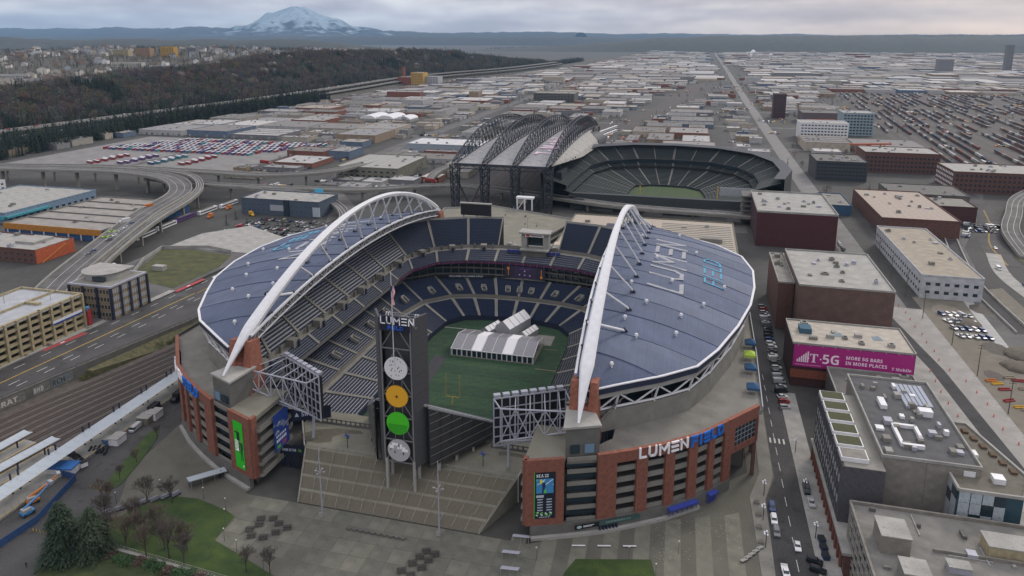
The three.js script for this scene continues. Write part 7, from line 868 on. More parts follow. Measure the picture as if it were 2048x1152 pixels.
  for (let i = 0; i < 16; i++) { const c = ['yellow', 'orange', 'red', 'tan'][i % 4]; const g = thing('pipe_bundle', `${c} beams stacked on the cleared lot, ${ord(i + 1)} stack from the near end`, 'materials', [138 + rr(-6, 12), 0, -300 - i * 2.6], rr(-.5, .5), 'materials on the cleared lot'); for (let k = 0; k < 4; k++) part(new MB().bar([-2.5, .25 + (k > 2 ? .4 : 0), (k % 3 - 1) * .5], [2.5, .25 + (k > 2 ? .4 : 0), (k % 3 - 1) * .5], .4), 'beam', M(paintC[c], 'mottle', 2), g); }
  // vehicles with places of their own
  const put = (k, c, x, z, t, l, y = 0) => vehicle(k, c, [x, y, z], t, l);
  put('car', 'white', 36.2, -200.4, 0, 'white car driving up the street west of the stadium'); put('pickup', 'white', 31.6, -188.4, .05, 'white pickup at the near end of the west street'); put('suv', 'blue', 30.6, -217.5, 0, 'blue car parked first in the kerb line by the plaza'); put('suv', 'white', 30.6, -211.3, 0, 'white car parked second in the kerb line by the plaza'); put('suv', 'grey', 30.8, -205.4, 0, 'grey car parked third in the kerb line by the plaza'); put('van', 'black', 42.6, -230, 0, 'dark van parked by the hotel kerb, farther one'); put('pickup', 'silver', 43.2, -223.4, 0, 'silver truck parked by the hotel kerb, nearer one'); put('suv', 'black', 40.2, -195, 1.3, 'black car parked askew at the hotel corner, farther one'); put('suv', 'black', 40.6, -191.4, 1.3, 'black car parked askew at the hotel corner, nearer one'); put('pickup', 'white', 68, -345, 1.5, 'white pickup behind the billboard building'); put('suv', 'grey', 92, -272, .2, 'dark car standing beside the low mural building');
  for (let i = 0; i < 26; i++) { const c = pick(pal), k = pick(kinds); put(k, c, 42 + rr(-.3, .3), -286 - i * 4.6, Math.PI / 2 + .25, `${c} ${k}, ${ord(i + 1)} nose-in along the west street from the near end`).userData.group = 'cars nose-in along the west street'; }
  for (let i = 0; i < 18; i++) { const c = pick(pal), k = pick(kinds); put(k, c, 107 + rr(-.3, .3), -440 - i * 6.4, 0, `${c} ${k}, ${ord(i + 1)} parked along the white warehouse from the near end`).userData.group = 'cars along the white warehouse'; }
  for (let i = 0; i < 20; i++) { const c = pick(['white', 'white', 'silver', 'grey', 'blue']), k = pick(kinds); put(k, c, 136 + (i % 5) * 3.3, -384 - Math.floor(i / 5) * 10, .4, `${c} ${k}, ${ord(i % 5 + 1)} in row ${ord(Math.floor(i / 5) + 1)} on the cleared lot`).userData.group = 'cars on the cleared lot'; }
  for (const [x, z, c, k, l] of [[-371, -355, 'grey', 'car', 'dark car lowest on the curved ramp'], [-374, -362, 'blue', 'car', 'blue car second lowest on the curved ramp'], [-384, -386, 'grey', 'suv', 'grey car third up the curved ramp'], [-388, -396, 'white', 'car', 'white car fourth up the curved ramp'], [-393, -407, 'silver', 'suv', 'silver car fifth up the curved ramp'], [-397, -416, 'white', 'car', 'white car sixth up the curved ramp'], [-401, -425, 'blue', 'suv', 'blue car seventh up the curved ramp'], [-432, -492, 'blue', 'pickup', 'blue pickup at the bend of the ramp'], [-398, -404, 'green', 'pickup', 'lime green works truck on the curved ramp'], [-392, -392, 'green', 'pickup', 'lime green pickup behind the works truck']]) put(k, c, x, z, 2.72 + Math.PI, l, 12.4);
  boxTruck([-408, 12.5, -428], -.38, 'white', 'white', 'white works truck parked on the ramp', 6); boxTruck([-424, 12.9, -470], -.35, 'white', 'orange', 'orange and white works truck at the ramp bend', 6); boxTruck([-246, 10.5, -637], 1.25, 'red', 'red', 'red container truck on the elevated road', 12); boxTruck([-440, 16.7, -657], 1.3, 'red', 'red', 'red container truck on the long viaduct', 12); boxTruck([-361, 0, -514], .9, 'yellow', 'yellow', 'yellow box truck in the lot behind the east roof', 6); boxTruck([-390, 0, -500], .2, 'orange', 'orange', 'orange box truck beneath the ramp, nearer one', 5); boxTruck([-394, 0, -530], .2, 'orange', 'orange', 'orange box truck beneath the ramp, farther one', 5); boxTruck([-352, 5, -352], -.35, 'white', 'white', 'white box truck beneath the ramp by the lawn', 7); boxTruck([-206, 0, -219], .1, 'white', 'black', 'flatbed truck by the station fence', 5); boxTruck([-204, 0, -231], .1, 'black', 'black', 'dark truck by the station fence', 5);
  for (let i = 0; i < 5; i++) { const z = -436 - i * 26, x = -399 - i * 3.6 + (i > 2 ? (i - 2) * 6 : 0), g = thing('light_rail_car', i === 2 ? 'purple-striped light rail car beneath the ramp' : `white light rail car beneath the ramp, ${ord(i + 1)} from the front`, 'tram', [x, 0, z], .12 - i * .03, 'light rail train'); part(new MB().bb(-1.35, .5, -12, 1.35, 3.6, 12), 'body', i === 2 ? vm('purple') : C.white, g); part(new MB().bb(-1.4, 1.7, -11, 1.4, 2.7, 11), 'window_band', C.glass, g); part(new MB().bb(-1, 3.6, -8, 1, 3.9, 8), 'roof_gear', C.conc, g); }
}
// --- tracks, platforms, canopies
{
  const tp = o => [[-262 + o, -60], [-253 + o * .98, -150], [-248 + o, -196], [-236 + o * .94, -245], [-229 + o * .9, -277], [-222 + o * .8, -330], [-214 + o * .7, -420], [-206 + o * .5, -560]];
  struct(part(new MB().prism([[-283, -60], [-271.6, -180], [-261.6, -231], [-253, -271], [-247, -300], [-244, -420], [-205, -420], [-207, -60]], -.11, -.03), '', M([.115, .098, .082], 'gravel', 14)), 'track_bed');
  for (let k = 0; k < 8; k++) { const o = -12 + k * 4.9, P = tp(o).map(q => [q[0], 0, q[1]]), sp = smoothPath(P, 10); const g = thing('railway_track', `railway track number ${['one', 'two', 'three', 'four', 'five', 'six', 'seven', 'eight'][k]} counted from the retaining wall`, 'track', [0, 0, 0]); part(new MB().strip(sp, 2.9, .01), 'sleepers', M([.065, .052, .045], 'gravel', 3), g); for (const s of [-.75, .75]) part(new MB().band(sp, s, .16, .02, .22), 'rail', M([.16, .12, .10], null, 1, { roughness: .5, metalness: .5 }), g); }
  const canopy = (name, label, x0, z0, x1, z1, w, y, n, mast) => { const L = Math.hypot(x1 - x0, z1 - z0), g = thing(name, label, 'canopy', [(x0 + x1) / 2, 0, (z0 + z1) / 2], Math.atan2(x1 - x0, z1 - z0)); part(new MB().bb(-w / 2 - .8, 0, -L / 2, w / 2 + .8, .55, L / 2), 'platform', C.concL, g); for (const s of [-1, 1]) part(new MB().bb(s * (w / 2 + .5) - .18, .55, -L / 2, s * (w / 2 + .5) + .18, .57, L / 2), 'edge_line', C.yellow, g); const k = Math.max(2, Math.round(L / 4)); for (let i = 0; i < k; i++) { const r = new MB(), a = -L / 2 + i * L / k, c = a + L / k - .06; r.quad([-w / 2, y + .35, a], [-w / 2, y + .35, c], [0, y, c], [0, y, a]).quad([0, y, a], [0, y, c], [w / 2, y + .35, c], [w / 2, y + .35, a]).quad([-w / 2, y + .2, c], [-w / 2, y + .2, a], [0, y - .15, a], [0, y - .15, c]).quad([0, y - .15, c], [0, y - .15, a], [w / 2, y + .2, a], [w / 2, y + .2, c]).quad([-w / 2, y + .2, a], [-w / 2, y + .2, c], [-w / 2, y + .35, c], [-w / 2, y + .35, a]).quad([w / 2, y + .2, c], [w / 2, y + .2, a], [w / 2, y + .35, a], [w / 2, y + .35, c]); part(r, 'roof_sheet', M([.46, .52, .56], 'sheetmetal', 4, { roughness: .5 }), g); } for (let i = 0; i < n; i++) { const z = -L / 2 + (i + .5) * L / n; for (const s of mast ? [-.9, .9] : [0]) part(new MB().bb(mast ? w / 2 - .3 : -.18, .5, z + s * 1.6 - .2, mast ? w / 2 + .15 : .18, mast ? y + 2.6 : y, z + s * 1.6 + .2), 'post', navyTrim, g); part(new MB().bar([-w / 2, y - .2, z], [w / 2, y - .2, z], .2, .3), 'roof_beam', navyTrim, g); } return g; };
  canopy('platform_canopy', 'long pale blue platform canopy with dark masts beside the plaza', -208, -96, -211.5, -246, 6.5, 5.4, 10, true); canopy('platform_canopy', 'short platform canopy at the photo edge, nearer the plaza', -231, -110, -221.6, -188, 4.6, 4.4, 8); canopy('platform_canopy', 'short platform canopy at the photo edge, nearer the street', -240, -120, -235.4, -189, 4.6, 4.4, 7);
  const f = thing('chain_fence', 'grey chain-link fence along the station platform', 'fence', [-201, 0, -190]); { const b = new MB(), p = new MB(); for (let k = 0; k < 60; k++) { const z = 100 - k * 2.6, x = -3.4 - k * .02; p.bar([x, 0, z], [x, 2.6, z], .09); } b.bar([-3.4, 2.6, 100], [-4.6, 2.6, -56], .07).bar([-3.4, 1.3, 100], [-4.6, 1.3, -56], .05).bar([-3.4, .2, 100], [-4.6, .2, -56], .05); part(b, 'top_rail', C.rail, f); part(p, 'fence_posts', C.rail, f); }
  const shrubs = (x, z, s, c, label, grp) => { const b = new MB(); for (let i = 0; i < 700; i++) { const a = rr(0, 6.28), u = Math.acos(rr(-.1, 1)), r = s * Math.cbrt(rnd()) * (1 + .35 * N(a * 2, u * 2, x)), q = [Math.cos(a) * Math.sin(u) * r, Math.cos(u) * r * .8, Math.sin(a) * Math.sin(u) * r], l = rr(.3, .62), d = V(rr(-1, 1), rr(-1, 1), rr(-1, 1)).multiplyScalar(l), e = V(rr(-1, 1), rr(-1, 1), rr(-1, 1)).multiplyScalar(l * .7); b.tri(q, [q[0] + d.x, q[1] + d.y, q[2] + d.z], [q[0] + e.x, q[1] + e.y, q[2] + e.z]); } const g = thing('shrub', label, 'shrub', [x, 0, z], 0, grp); part(b, 'foliage', c, g); part(new MB().tube([0, 0, 0], [0, s * .5, 0], .07, 4), 'stem', barkM, g); return g; };
  const sg = M([.05, .075, .022], null), sbr = M([.12, .085, .065], null), sol = M([.10, .10, .035], null);
  for (let i = 0; i < 26; i++) { const t = i / 26, z = -236 - t * 118, x = lerp(-257.5, -243.4, sm(0, .5, t)) + rr(-1.5, 1.5); shrubs(x, z, rr(1.4, 3), i % 3 ? sg : sol, 'green bramble bush on the bank below the raised street', 'bushes on the track bank'); }
  struct(part(new MB().prism([[-258, -238], [-252.6, -271], [-247.4, -300], [-244.5, -360], [-244, -420], [-236, -420], [-239, -320], [-247, -268], [-254.5, -238]], -.1, (x, z) => x < -243 - 9 * sm(-300, -238, z) ? 3.1 : .02), '', M([.12, .115, .05], 'grass', 9)), 'bank');
  // trees by the plaza
  const bt = [0, 1, 2].map(() => bareTree(13.5, .58, 7, .016)), tr = bt.map(({ tr, cr }, i) => [tr.geo(), cr.geo(), twigM[i]]); let ti = 0;
  const tree = (x, z, s, label, grp) => { const [a, b, m] = tr[ti++ % 3], g = thing('bare_tree', label, 'tree', [x, 0, z], rr(0, 6), grp); for (const [n, ge, mt] of [['trunk', a, barkM], ['crown', b, m]]) { const q = new THREE.Mesh(ge, mt); q.name = n; g.add(q); } g.scale.setScalar(s); shade(g); };
  for (const [x, z, s, l] of [[-154, -154, .95, 'bare tree between the hedge and the lawn slope'], [-146, -153, 1.05, 'bare tree behind the broader lawn tree'], [-139, -154, .9, 'bare tree nearest the lawn middle'], [-161, -158, .95, 'bare tree behind the conifers on the lawn'], [-165, -151, 1.0, 'bare tree beside the big conifers'], [-157, -150, 1.1, 'bare tree at the hedge, second from the conifers'], [-142, -150, 1.15, 'bare tree on the lawn by the hedge, broader one'], [-136, -149, 1.0, 'bare tree on the lawn by the hedge, slimmer one'], [-149, -149, 1.0, 'bare tree midway along the hedge'], [-166, -169, .9, 'bare tree behind the barricade stacks'], [-159, -172, .9, 'bare tree at the lawn tip by the grey ramp'], [-178, -164, 1, 'bare tree at the drive edge above the conifers'], [-172, -158, .9, 'bare tree between drive and lawn'], [-110, -152, .8, 'small bare tree at the plaza corner of the lawn'], [-152, -158, 1, 'bare tree standing on the lawn slope'], [-117, -151, .7, 'small bare tree on the lawn corner']]) tree(x, z, s, l);
  for (const [x, z] of [[-192, -204], [-187, -188], [-185, -178]]) tree(x, z, .5, 'low bare tree on the grass island', 'trees on the grass island'); for (let i = 0; i < 9; i++) tree(-297 + i * .9, -196 - i * 11, .55, 'small bare street tree in front of the cream garage', 'street trees before the garage');
  for (let i = 0; i < 9; i++) { const { tk, cr } = conifer(9, 2.8, 12, 10); if (i > 4) break; const g = thing('lot_tree', 'dark evergreen tree in the lot behind the east roof', 'tree', [[-362, -340, -316, -366, -300][i], 0, [-482, -478, -490, -500, -470][i]], 0, 'evergreens in the lot'); part(tk, 'trunk', barkM, g); part(cr, 'crown', needle[i % 3], g); }
  for (const [x, z, h, w, l] of [[-172.5, -143.5, 18, 7.6, 'broad dark conifer at the plaza edge, taller one'], [-165, -146.5, 15.5, 6.6, 'dark conifer at the plaza edge, shorter one'], [-176, -148, 11, 5, 'small conifer tucked behind the taller conifer']]) { const { tk, cr } = conifer(h, w, 60, 46, .55), g = thing('conifer_tree', l, 'tree', [x, 0, z], 1); part(tk, 'trunk', barkM, g); part(cr, 'crown', needle[h > 16 ? 0 : 2], g); }
  const hed = M([.045, .10, .035], null); for (let i = 0; i < 13; i++) shrubs(-163 + i * 3.5, -146.5 + i * .1 + rr(-.8, .8), rr(1.7, 2.5), i % 3 === 1 ? sbr : hed, i % 3 === 1 ? 'reddish bare shrub in the hedge below the lawn' : 'green leafy shrub in the hedge below the lawn', 'hedge below the lawn'); for (const [x, z] of [[-176.5, -141], [-173, -139.6], [-170, -139]]) shrubs(x, z, 1.5, hed, 'round green shrub at the foot of the conifers', 'shrubs under the conifers');
  struct(part(new MB().sheet([[-166, -170], [-160.5, -175], [-152, -175.8], [-146.5, -174.6], [-139, -172.8], [-134.8, -171], [-134, -160], [-122.8, -156.4], [-106, -150.6], [-96, -146], [-120, -146], [-138, -148.2], [-168, -150.4], [-173, -157]], .03), '', C.grass), 'lawn'); struct(part(new MB().sheet([[-176, -136], [-168, -150], [-138, -147.8], [-110, -145], [-130, -130], [-165, -130]], .026), '', M([.05, .07, .018], 'grass', 9)), 'lawn');
  struct(part(new MB().prism([[-188, -174], [-183, -173.4], [-182.6, -176], [-185.8, -188], [-191, -203], [-195, -208.6], [-197, -206], [-195.7, -200], [-190.4, -183]], -.05, .16), '', C.grass), 'lawn'); struct(part(new MB().sheet([[-29, -174], [-27, -179.4], [-5.7, -184.6], [-3, -174], [-3, -150], [-34, -150]], .004), '', C.grass), 'lawn');
  { const g = thing('path_railing', 'pale metal railing along the hedge below the lawn', 'railing', [-146, 0, -149.6]); part(rail1(new MB(), [[-24, -1], [3, .8], [26, 2.6], [44, 4.6]], 0), 'rails', C.concL, g); part(new MB().band([[-24, 0, -1], [3, 0, .8], [26, 0, 2.6], [44, 0, 4.6]], -.6, 1, -.1, .25), 'kerb', C.concL, g); }
  { const g = thing('terrace_railing', 'grey metal railing round the plaza terrace edge', 'railing', [CX, 8.5, CZ]); part(rail1(new MB(), [[-36, 101.4], [-8, 101.4]], 0), 'rails', C.concL, g); part(rail1(new MB(), [[14, 101.4], [40, 101.4]], 0), 'rails', C.concL, g); }
}
// --- plaza furniture
{
  const wd = M([.055, .048, .045], 'mottle', 2); const pt = new THREE.Group(); part(new MB().bb(-1.1, .72, -.4, 1.1, .8, .4), 'table_top', wd, pt); for (const s of [-1, 1]) { part(new MB().bb(-1.1, .42, s * .75 - .15, 1.1, .48, s * .75 + .15), 'bench', wd, pt); part(new MB().bar([s * .8, 0, -.8], [s * .8, .74, .25], .1).bar([s * .8, 0, .8], [s * .8, .74, -.25], .1), 'leg', C.dark, pt); } shade(pt);
  const tb = (L, grp, lab) => L.forEach(([x, z], i) => { const c = pt.clone(); c.name = numbered('picnic_table'); c.position.set(x, 0, z); c.rotation.y = .42; c.scale.setScalar(1.2); scene.add(c); tag(c, `${lab}, ${ord(i + 1)} of them`, 'table', grp); });
  tb([[-126.4, -166.6], [-124.9, -169.4], [-122.3, -173], [-119.3, -171.3], [-115.6, -170.1], [-117.9, -167.4], [-120.3, -164.5], [-124.2, -164.2], [-126, -172]], 'picnic tables by the lawn', 'dark picnic table in the cluster beside the lawn'); tb([[-70.2, -171.2], [-67.3, -170.7], [-71.2, -168.6], [-68.3, -167.9], [-72.3, -165.6], [-69.1, -164.6], [-74.2, -162], [-71, -161]], 'picnic tables below the stairs', 'dark picnic table in the cluster below the stairs');
  { const g = thing('zigzag_rack', 'low zigzag bicycle rack on the plaza below the stairs', 'bicycle rack', [-88, 0, -174.4]); for (let k = 0; k < 20; k++) part(new MB().bar([-10 + k, .35, k % 2 ? .4 : -.4], [-9 + k, .35, k % 2 ? -.4 : .4], .3, .6), 'rack_bar', C.concD, g); }
  for (const [x, z, l] of [[-108, -178.2, 'tall floodlight mast before the stairs, nearer the green banner'], [-69.1, -179.3, 'tall floodlight mast before the stairs, nearer the brick name wall']]) { const g = thing('light_mast', l, 'light mast', [x, 0, z]); part(new MB().tube([0, 0, 0], [0, 25, 0], .28, 8, .12), 'pole', C.steel, g); for (let k = 0; k < 4; k++) { const a = k * 1.57; part(new MB().bar([0, 15.5, 0], [Math.cos(a) * 1.4, 16, Math.sin(a) * 1.4], .12), 'arm', C.steel, g); part(new MB().box(Math.cos(a) * 1.5, 15.7, Math.sin(a) * 1.5, .5, .3, .5), 'lamp_head', C.concL, g); } part(new MB().bb(-.7, .2, .9, .7, 1.9, 1.05), 'notice_board', C.concL, g); }
  const lp = (x, z, h, l, grp) => { const g = thing('lamp_post', l, 'lamp post', [x, 0, z], 0, grp); part(new MB().tube([0, 0, 0], [0, h, 0], .1, 6, .07), 'post', C.concD, g); const m = new THREE.Mesh(new THREE.SphereGeometry(.22, 10, 8), M([.6, .6, .58], null)); m.name = 'globe'; m.position.y = h + .25; g.add(m); };
  for (const [x, z] of [[-136.5, -168.4], [-139.6, -173.1], [-150.1, -176.1], [-166.9, -176.2], [-124.3, -157.1], [-176, -166.8], [-112, -152], [-131, -160.5]]) lp(x, z, 4, 'slim lamp post with white globe by the lawn', 'globe lamps round the lawn'); for (const [x, z] of [[-38, -176], [-12, -183], [2, -189], [-4, -178]]) lp(x, z, 4, 'slim lamp post with white globe before the brick name wall', 'globe lamps before the name wall');
  const tg = (x, z, l) => { const g = thing('street_lamp', l, 'street lamp', [x, 0, z], 0, 'globe street lamps on the west street'); part(new MB().tube([0, 0, 0], [0, 5, 0], .14, 7, .1), 'post', M([.02, .035, .03], null), g); for (let k = 0; k < 5; k++) { const a = k * 1.257, m = new THREE.Mesh(new THREE.SphereGeometry(.3, 8, 6), M([.75, .76, .8], null)); m.name = 'globe'; m.position.set(k ? Math.cos(a) * .7 : 0, k ? 5 : 5.7, k ? Math.sin(a) * .7 : 0); g.add(m); part(new MB().bar([0, 4.6, 0], [m.position.x, 4.8, m.position.z], .08), 'arm', C.dark, g); } shade(g); };
  for (const [x, z] of [[27.3, -211], [28.6, -224], [27, -198]]) tg(x, z, 'five-globe street lamp on the stadium side of the west street'); for (const [x, z] of [[41.8, -253], [41.8, -228], [42, -206]]) tg(x, z, 'five-globe street lamp on the hotel side of the west street');
  // metal bleachers
  for (const [x, z, l] of [[-44.3, -183.4, 'grey metal bleacher nearest the dark banner wall'], [-45.6, -176, 'grey metal bleacher second from the dark banner wall'], [-44.3, -169.6, 'pale metal bleacher farthest from the dark banner wall']]) { const g = thing('bleacher', l, 'bleacher', [x, 0, z], .1); for (let k = 0; k < 5; k++) { part(new MB().bb(-2.6, .4 + k * .38, -1.6 + k * .7, 2.6, .46 + k * .38, -1.3 + k * .7), 'plank', C.steel, g); } for (const s of [-2.4, 0, 2.4]) part(new MB().bar([s, 0, -1.6], [s, 2, 1.5], .1).bar([s, 0, 1.5], [s, 2, 1.5], .1), 'frame', C.rail, g); }
  for (let k = 0; k < 5; k++) { const g = thing('concrete_bench', 'grey planter bench in the short row by the west street', 'bench', [20.5 + k * 1.2, 0, -190.6 - k * 1.6], .7, 'planter benches by the west street'); part(new MB().bb(-1.1, 0, -.4, 1.1, .5, .4), 'base', C.concD, g); part(new MB().bb(-1.2, .5, -.45, 1.2, .62, .45), 'seat', C.concL, g); }
  for (let k = 0; k < 3; k++) { const g = thing('low_bench', 'long white bench before the small lawn', 'bench', [-27 + k * 7.4, 0, -184.6 - k * 1.8], .24, 'white benches before the small lawn'); part(new MB().bb(-2, .4, -.25, 2, .5, .25), 'seat', C.white, g); for (const s of [-1.6, 1.6]) part(new MB().bb(s - .15, 0, -.2, s + .15, .4, .2), 'leg', C.concD, g); }
  { const g = new MB(); for (let i = 0; i < 120; i++) { const x = rr(-6, 20), z = -180 - rr(2, 24) - (x + 6) * .4; const s = .11; g.sheet([[x - s, z - s], [x + s, z - s], [x + s, z + s], [x - s, z + s]], .006); } const m = part(g, '', C.concL); stuff(m, 'inlaid_lights', 'scatter of small white inlays in the dark plaza paving', 'inlays'); }
  { const g = thing('gangway', 'sloping pale metal gangway beside the brick podium', 'ramp', [-155, 0, -184.5], -.62); part(new MB().bar([0, 2.2, -6.2], [0, 3.4, 6.2], 3, .25), 'deck', M([.46, .53, .56], 'sheetmetal', 3), g); for (const s of [-1.4, 1.4]) for (const z of [-5.6, -2, 2, 5.6]) part(new MB().bar([s, 0, z], [s, 2.8 + z * .1, z], .12), 'post', C.rail, g); part(new MB().bb(-1.2, 0, -5.8, -1.1, 2.2, 5.8), 'side_panel', C.concD, g); const h = thing('black_sculpture', 'crouching black animal sculpture beside the metal gangway', 'sculpture', [-152.6, 0, -188.2], -.6); part(new MB().tube([-1.6, 1.2, 0], [1, 1.8, 0], .7, 8, .9).tube([1, 1.8, 0], [2, 1.2, 0], .5, 8, .3), 'body', C.black, h); for (const [x, y] of [[-1.4, -.5], [-1.4, .5], [.9, -.5], [.9, .5]]) part(new MB().tube([x, 1.3, y], [x - .5, 0, y * 1.3], .25, 6, .2), 'leg', C.black, h); shade(h); }
  for (let k = 0; k < 8; k++) { const t = k / 8, g = thing('barricade_stack', 'grey stack of crowd barricades in the curved row above the lawn', 'barricades', [lerp(-178, -158.5, t), 0, lerp(-159, -177.5, t ** .8)], .8 + t * .5, 'barricade stacks above the lawn'); for (let i = 0; i < 5; i++) { const b = new MB(); b.bar([-1.3, 1.2, i * .2], [1.3, 1.2, i * .2], .07).bar([-1.3, .3, i * .2], [1.3, .3, i * .2], .07); for (let j = 0; j < 7; j++) b.bar([-1.3 + j * .43, .2, i * .2], [-1.3 + j * .43, 1.2, i * .2], .05); part(b, 'barricade', C.steel, g); } part(new MB().bb(-1.5, .1, -.6, 1.5, .25, 1.4), 'pallet', C.dark, g); }
  // sculptures with propeller petals on the terrace
  for (const [x, z, l] of [[-111.5, -203, 'blue and green pinwheel sculpture on the terrace, nearer the green banner'], [-62.6, -204.4, 'blue and green pinwheel sculpture on the terrace, nearer the brick name wall']]) { const g = thing('pinwheel_sculpture', l, 'sculpture', [x, 8.5, z]); part(new MB().tube([0, 0, 0], [0, 4.6, 0], .14, 7, .1), 'pole', C.dark, g); for (let k = 0; k < 6; k++) { const a = k * 1.047; part(new MB().bar([0, 4.6, .1], [Math.cos(a) * 1.2, 4.6 + Math.sin(a) * 1.2, .1], .5, .08), 'petal', M([.03, .06, .26], null), g); } for (let k = 0; k < 4; k++) { const a = k * 1.57 + .5; part(new MB().bar([-1, 3, .2], [-1 + Math.cos(a) * .7, 3 + Math.sin(a) * .5, .2], .34, .08), 'petal', M([.16, .34, .03], null), g); } }
  // tents and field pavilion
  const tp = thing('marquee', 'long white marquee with clear and white roof bays on the field', 'tent', [CX + 1.6, -2.3, CZ - 14]); const wM = M([.68, .68, .69], null), clr = M([.27, .27, .29], 'mottle', 3, { roughness: .3 });
  for (let k = 0; k < 8; k++) { const x0 = -20.5 + k * 5.12, x1 = x0 + 5.0, b = new MB(); b.quad([x0, 3.4, 11.5], [x1, 3.4, 11.5], [x1, 6.4, 0], [x0, 6.4, 0]).quad([x0, 6.4, 0], [x1, 6.4, 0], [x1, 3.4, -11.5], [x0, 3.4, -11.5]); part(b, 'roof_bay', k === 2 || k === 5 ? wM : clr, tp); } for (let k = 0; k <= 8; k++) { const x = -20.5 + k * 5.12; part(new MB().bar([x, 3.5, 11.6], [x, 6.5, 0], .22).bar([x, 6.5, 0], [x, 3.5, -11.6], .22).bar([x, 0, 11.6], [x, 3.5, 11.6], .22).bar([x, 0, -11.6], [x, 3.5, -11.6], .22), 'frame', C.white, tp); } part(new MB().bb(-20.4, .1, 11.35, 20.4, 3.3, 11.5), 'front_glazing', C.glass, tp); for (let k = 0; k < 17; k++) piece('white_post', .5, 3.2, .2, -20 + k * 2.5, .1, 11.7, C.white, tp); part(new MB().bb(-20.7, -.05, -11.8, 20.7, .12, 12.4), 'floor', C.conc, tp); part(new MB().bb(-20.8, 3.2, 11.5, 20.8, 3.55, 11.8), 'eave_beam', C.white, tp);
  for (const [x, z, w, d, h, r, l] of [[3, -39, 9, 20, 4.6, 3.6, 'tall white gabled tent behind the marquee'], [-7.5, -34, 5, 12, 2.6, 1.8, 'small white gabled tent behind the marquee, left of the tall one'], [12.5, -33, 5, 12, 2.6, 1.8, 'small white gabled tent behind the marquee, right of the tall one']]) { const g = thing('gable_tent', l, 'tent', [CX + x, -2.3, CZ + z], -.35), b = new MB(); b.quad([-w / 2, h, d / 2], [0, h + r, d / 2], [0, h + r, -d / 2], [-w / 2, h, -d / 2]).quad([0, h + r, d / 2], [w / 2, h, d / 2], [w / 2, h, -d / 2], [0, h + r, -d / 2]); part(b, 'roof', wM, g); part(new MB().bb(-w / 2, 0, -d / 2, w / 2, h, d / 2 - .05).tri([-w / 2, h, d / 2 - .05], [w / 2, h, d / 2 - .05], [0, h + r, d / 2 - .05]), 'wall', M([.34, .35, .37], null), g); for (let k = 0; k <= 4; k++) { const z2 = -d / 2 + k * d / 4; part(new MB().bar([-w / 2, h + .06, z2], [0, h + r + .06, z2], .2).bar([0, h + r + .06, z2], [w / 2, h + .06, z2], .2), 'rib', C.concL, g); } }
  { const g = thing('goal_posts', 'yellow goal posts at the near end of the field', 'goal posts', [CX - 2.6, -2.3, CZ + 42]); for (const s of [-3, 3]) part(new MB().tube([s, 3, 0], [s, 13, 0], .12, 6), 'upright', C.yellow, g); part(new MB().tube([-3, 3, 0], [3, 3, 0], .13, 6), 'crossbar', C.yellow, g); part(new MB().tube([0, 0, 1.6], [0, 3, 0], .18, 6), 'stem', C.yellow, g); }
  for (const [x, z, c, l] of [[26.6, -287.7, 'blue', 'blue canopy tent on the concourse deck, farthest one'], [25.2, -264.4, 'blue', 'blue canopy tent on the concourse deck, middle one'], [25, -248.3, 'blue', 'blue canopy tent on the concourse deck, nearest one'], [25.6, -276, 'green', 'lime green canopy tent on the concourse deck']]) { const g = thing('canopy_tent', l, 'tent', [x, 24.3, z]), m = M(c === 'blue' ? [.02, .07, .15] : [.35, .5, .06], null), b = new MB(); for (const [i, j] of [[-1, 1], [1, 1], [1, -1], [-1, -1]]) part(new MB().bar([i * 2, 0, j * 2], [i * 2, 2.6, j * 2], .1), 'pole', C.rail, g); const P = [[-2.1, 2.6, 2.1], [2.1, 2.6, 2.1], [2.1, 2.6, -2.1], [-2.1, 2.6, -2.1]]; for (let k = 0; k < 4; k++) b.tri(P[k], P[(k + 1) % 4], [0, 4, 0]); part(b, 'roof', m, g); part(new MB().bb(-2.1, 1.7, -2.1, 2.1, 2.62, 2.1), 'valance', m, g); }
  // station yard clutter
  const blueF = M([.025, .08, .22], 'mottle', 4); { const g = thing('site_fence', 'solid blue hoarding round the equipment yard', 'fence', [-196, 0, -160]); const P = [[2.6, 40], [2, 19], [3, 7], [-3.3, -14], [-14, -15]]; for (let i = 0; i < 4; i++) { const n = Math.round(Math.hypot(P[i + 1][0] - P[i][0], P[i + 1][1] - P[i][1]) / 3); for (let k = 0; k < n; k++) { const a = mix(P[i], P[i + 1], k / n), c = mix(P[i], P[i + 1], (k + .97) / n); part(new MB().band([[a[0], 0, a[1]], [c[0], 0, c[1]]], 0, .14, 0, 2.4), 'hoarding_panel', blueF, g); } } }
  const lift = (x, z, t, c, l) => { const g = thing('boom_lift', l, 'boom lift', [x, 0, z], t), m = M(c, null, 1, { roughness: .4 }); part(new MB().bb(-1.2, .6, -1.8, 1.2, 1.5, 1.8), 'chassis', m, g); part(new MB().bb(-1, 1.5, -1.5, 1, 2.4, .9), 'turntable', C.concL, g); part(new MB().bar([.3, 2.2, -1], [.3, 4.4, 4.5], .5), 'boom', m, g); part(new MB().bar([.3, 4.4, 4.5], [.3, 6.6, 8], .36), 'boom', m, g); part(new MB().bb(-.7, 6.2, 7.6, 1.3, 7.2, 8.6), 'basket', C.rail, g); for (const sx of [-1.2, 1.2]) for (const sz of [-1.3, 1.3]) { const w = new THREE.Mesh(wheelGeo, tyre); w.name = 'wheel'; w.position.set(sx, .55, sz); w.scale.setScalar(1.6); g.add(w); } shade(g); };
  lift(-203, -160.6, 2.6, [.55, .16, .02], 'orange boom lift in the equipment yard'); lift(-199.4, -155.4, 2.9, [.05, .20, .42], 'blue boom lift in the equipment yard');
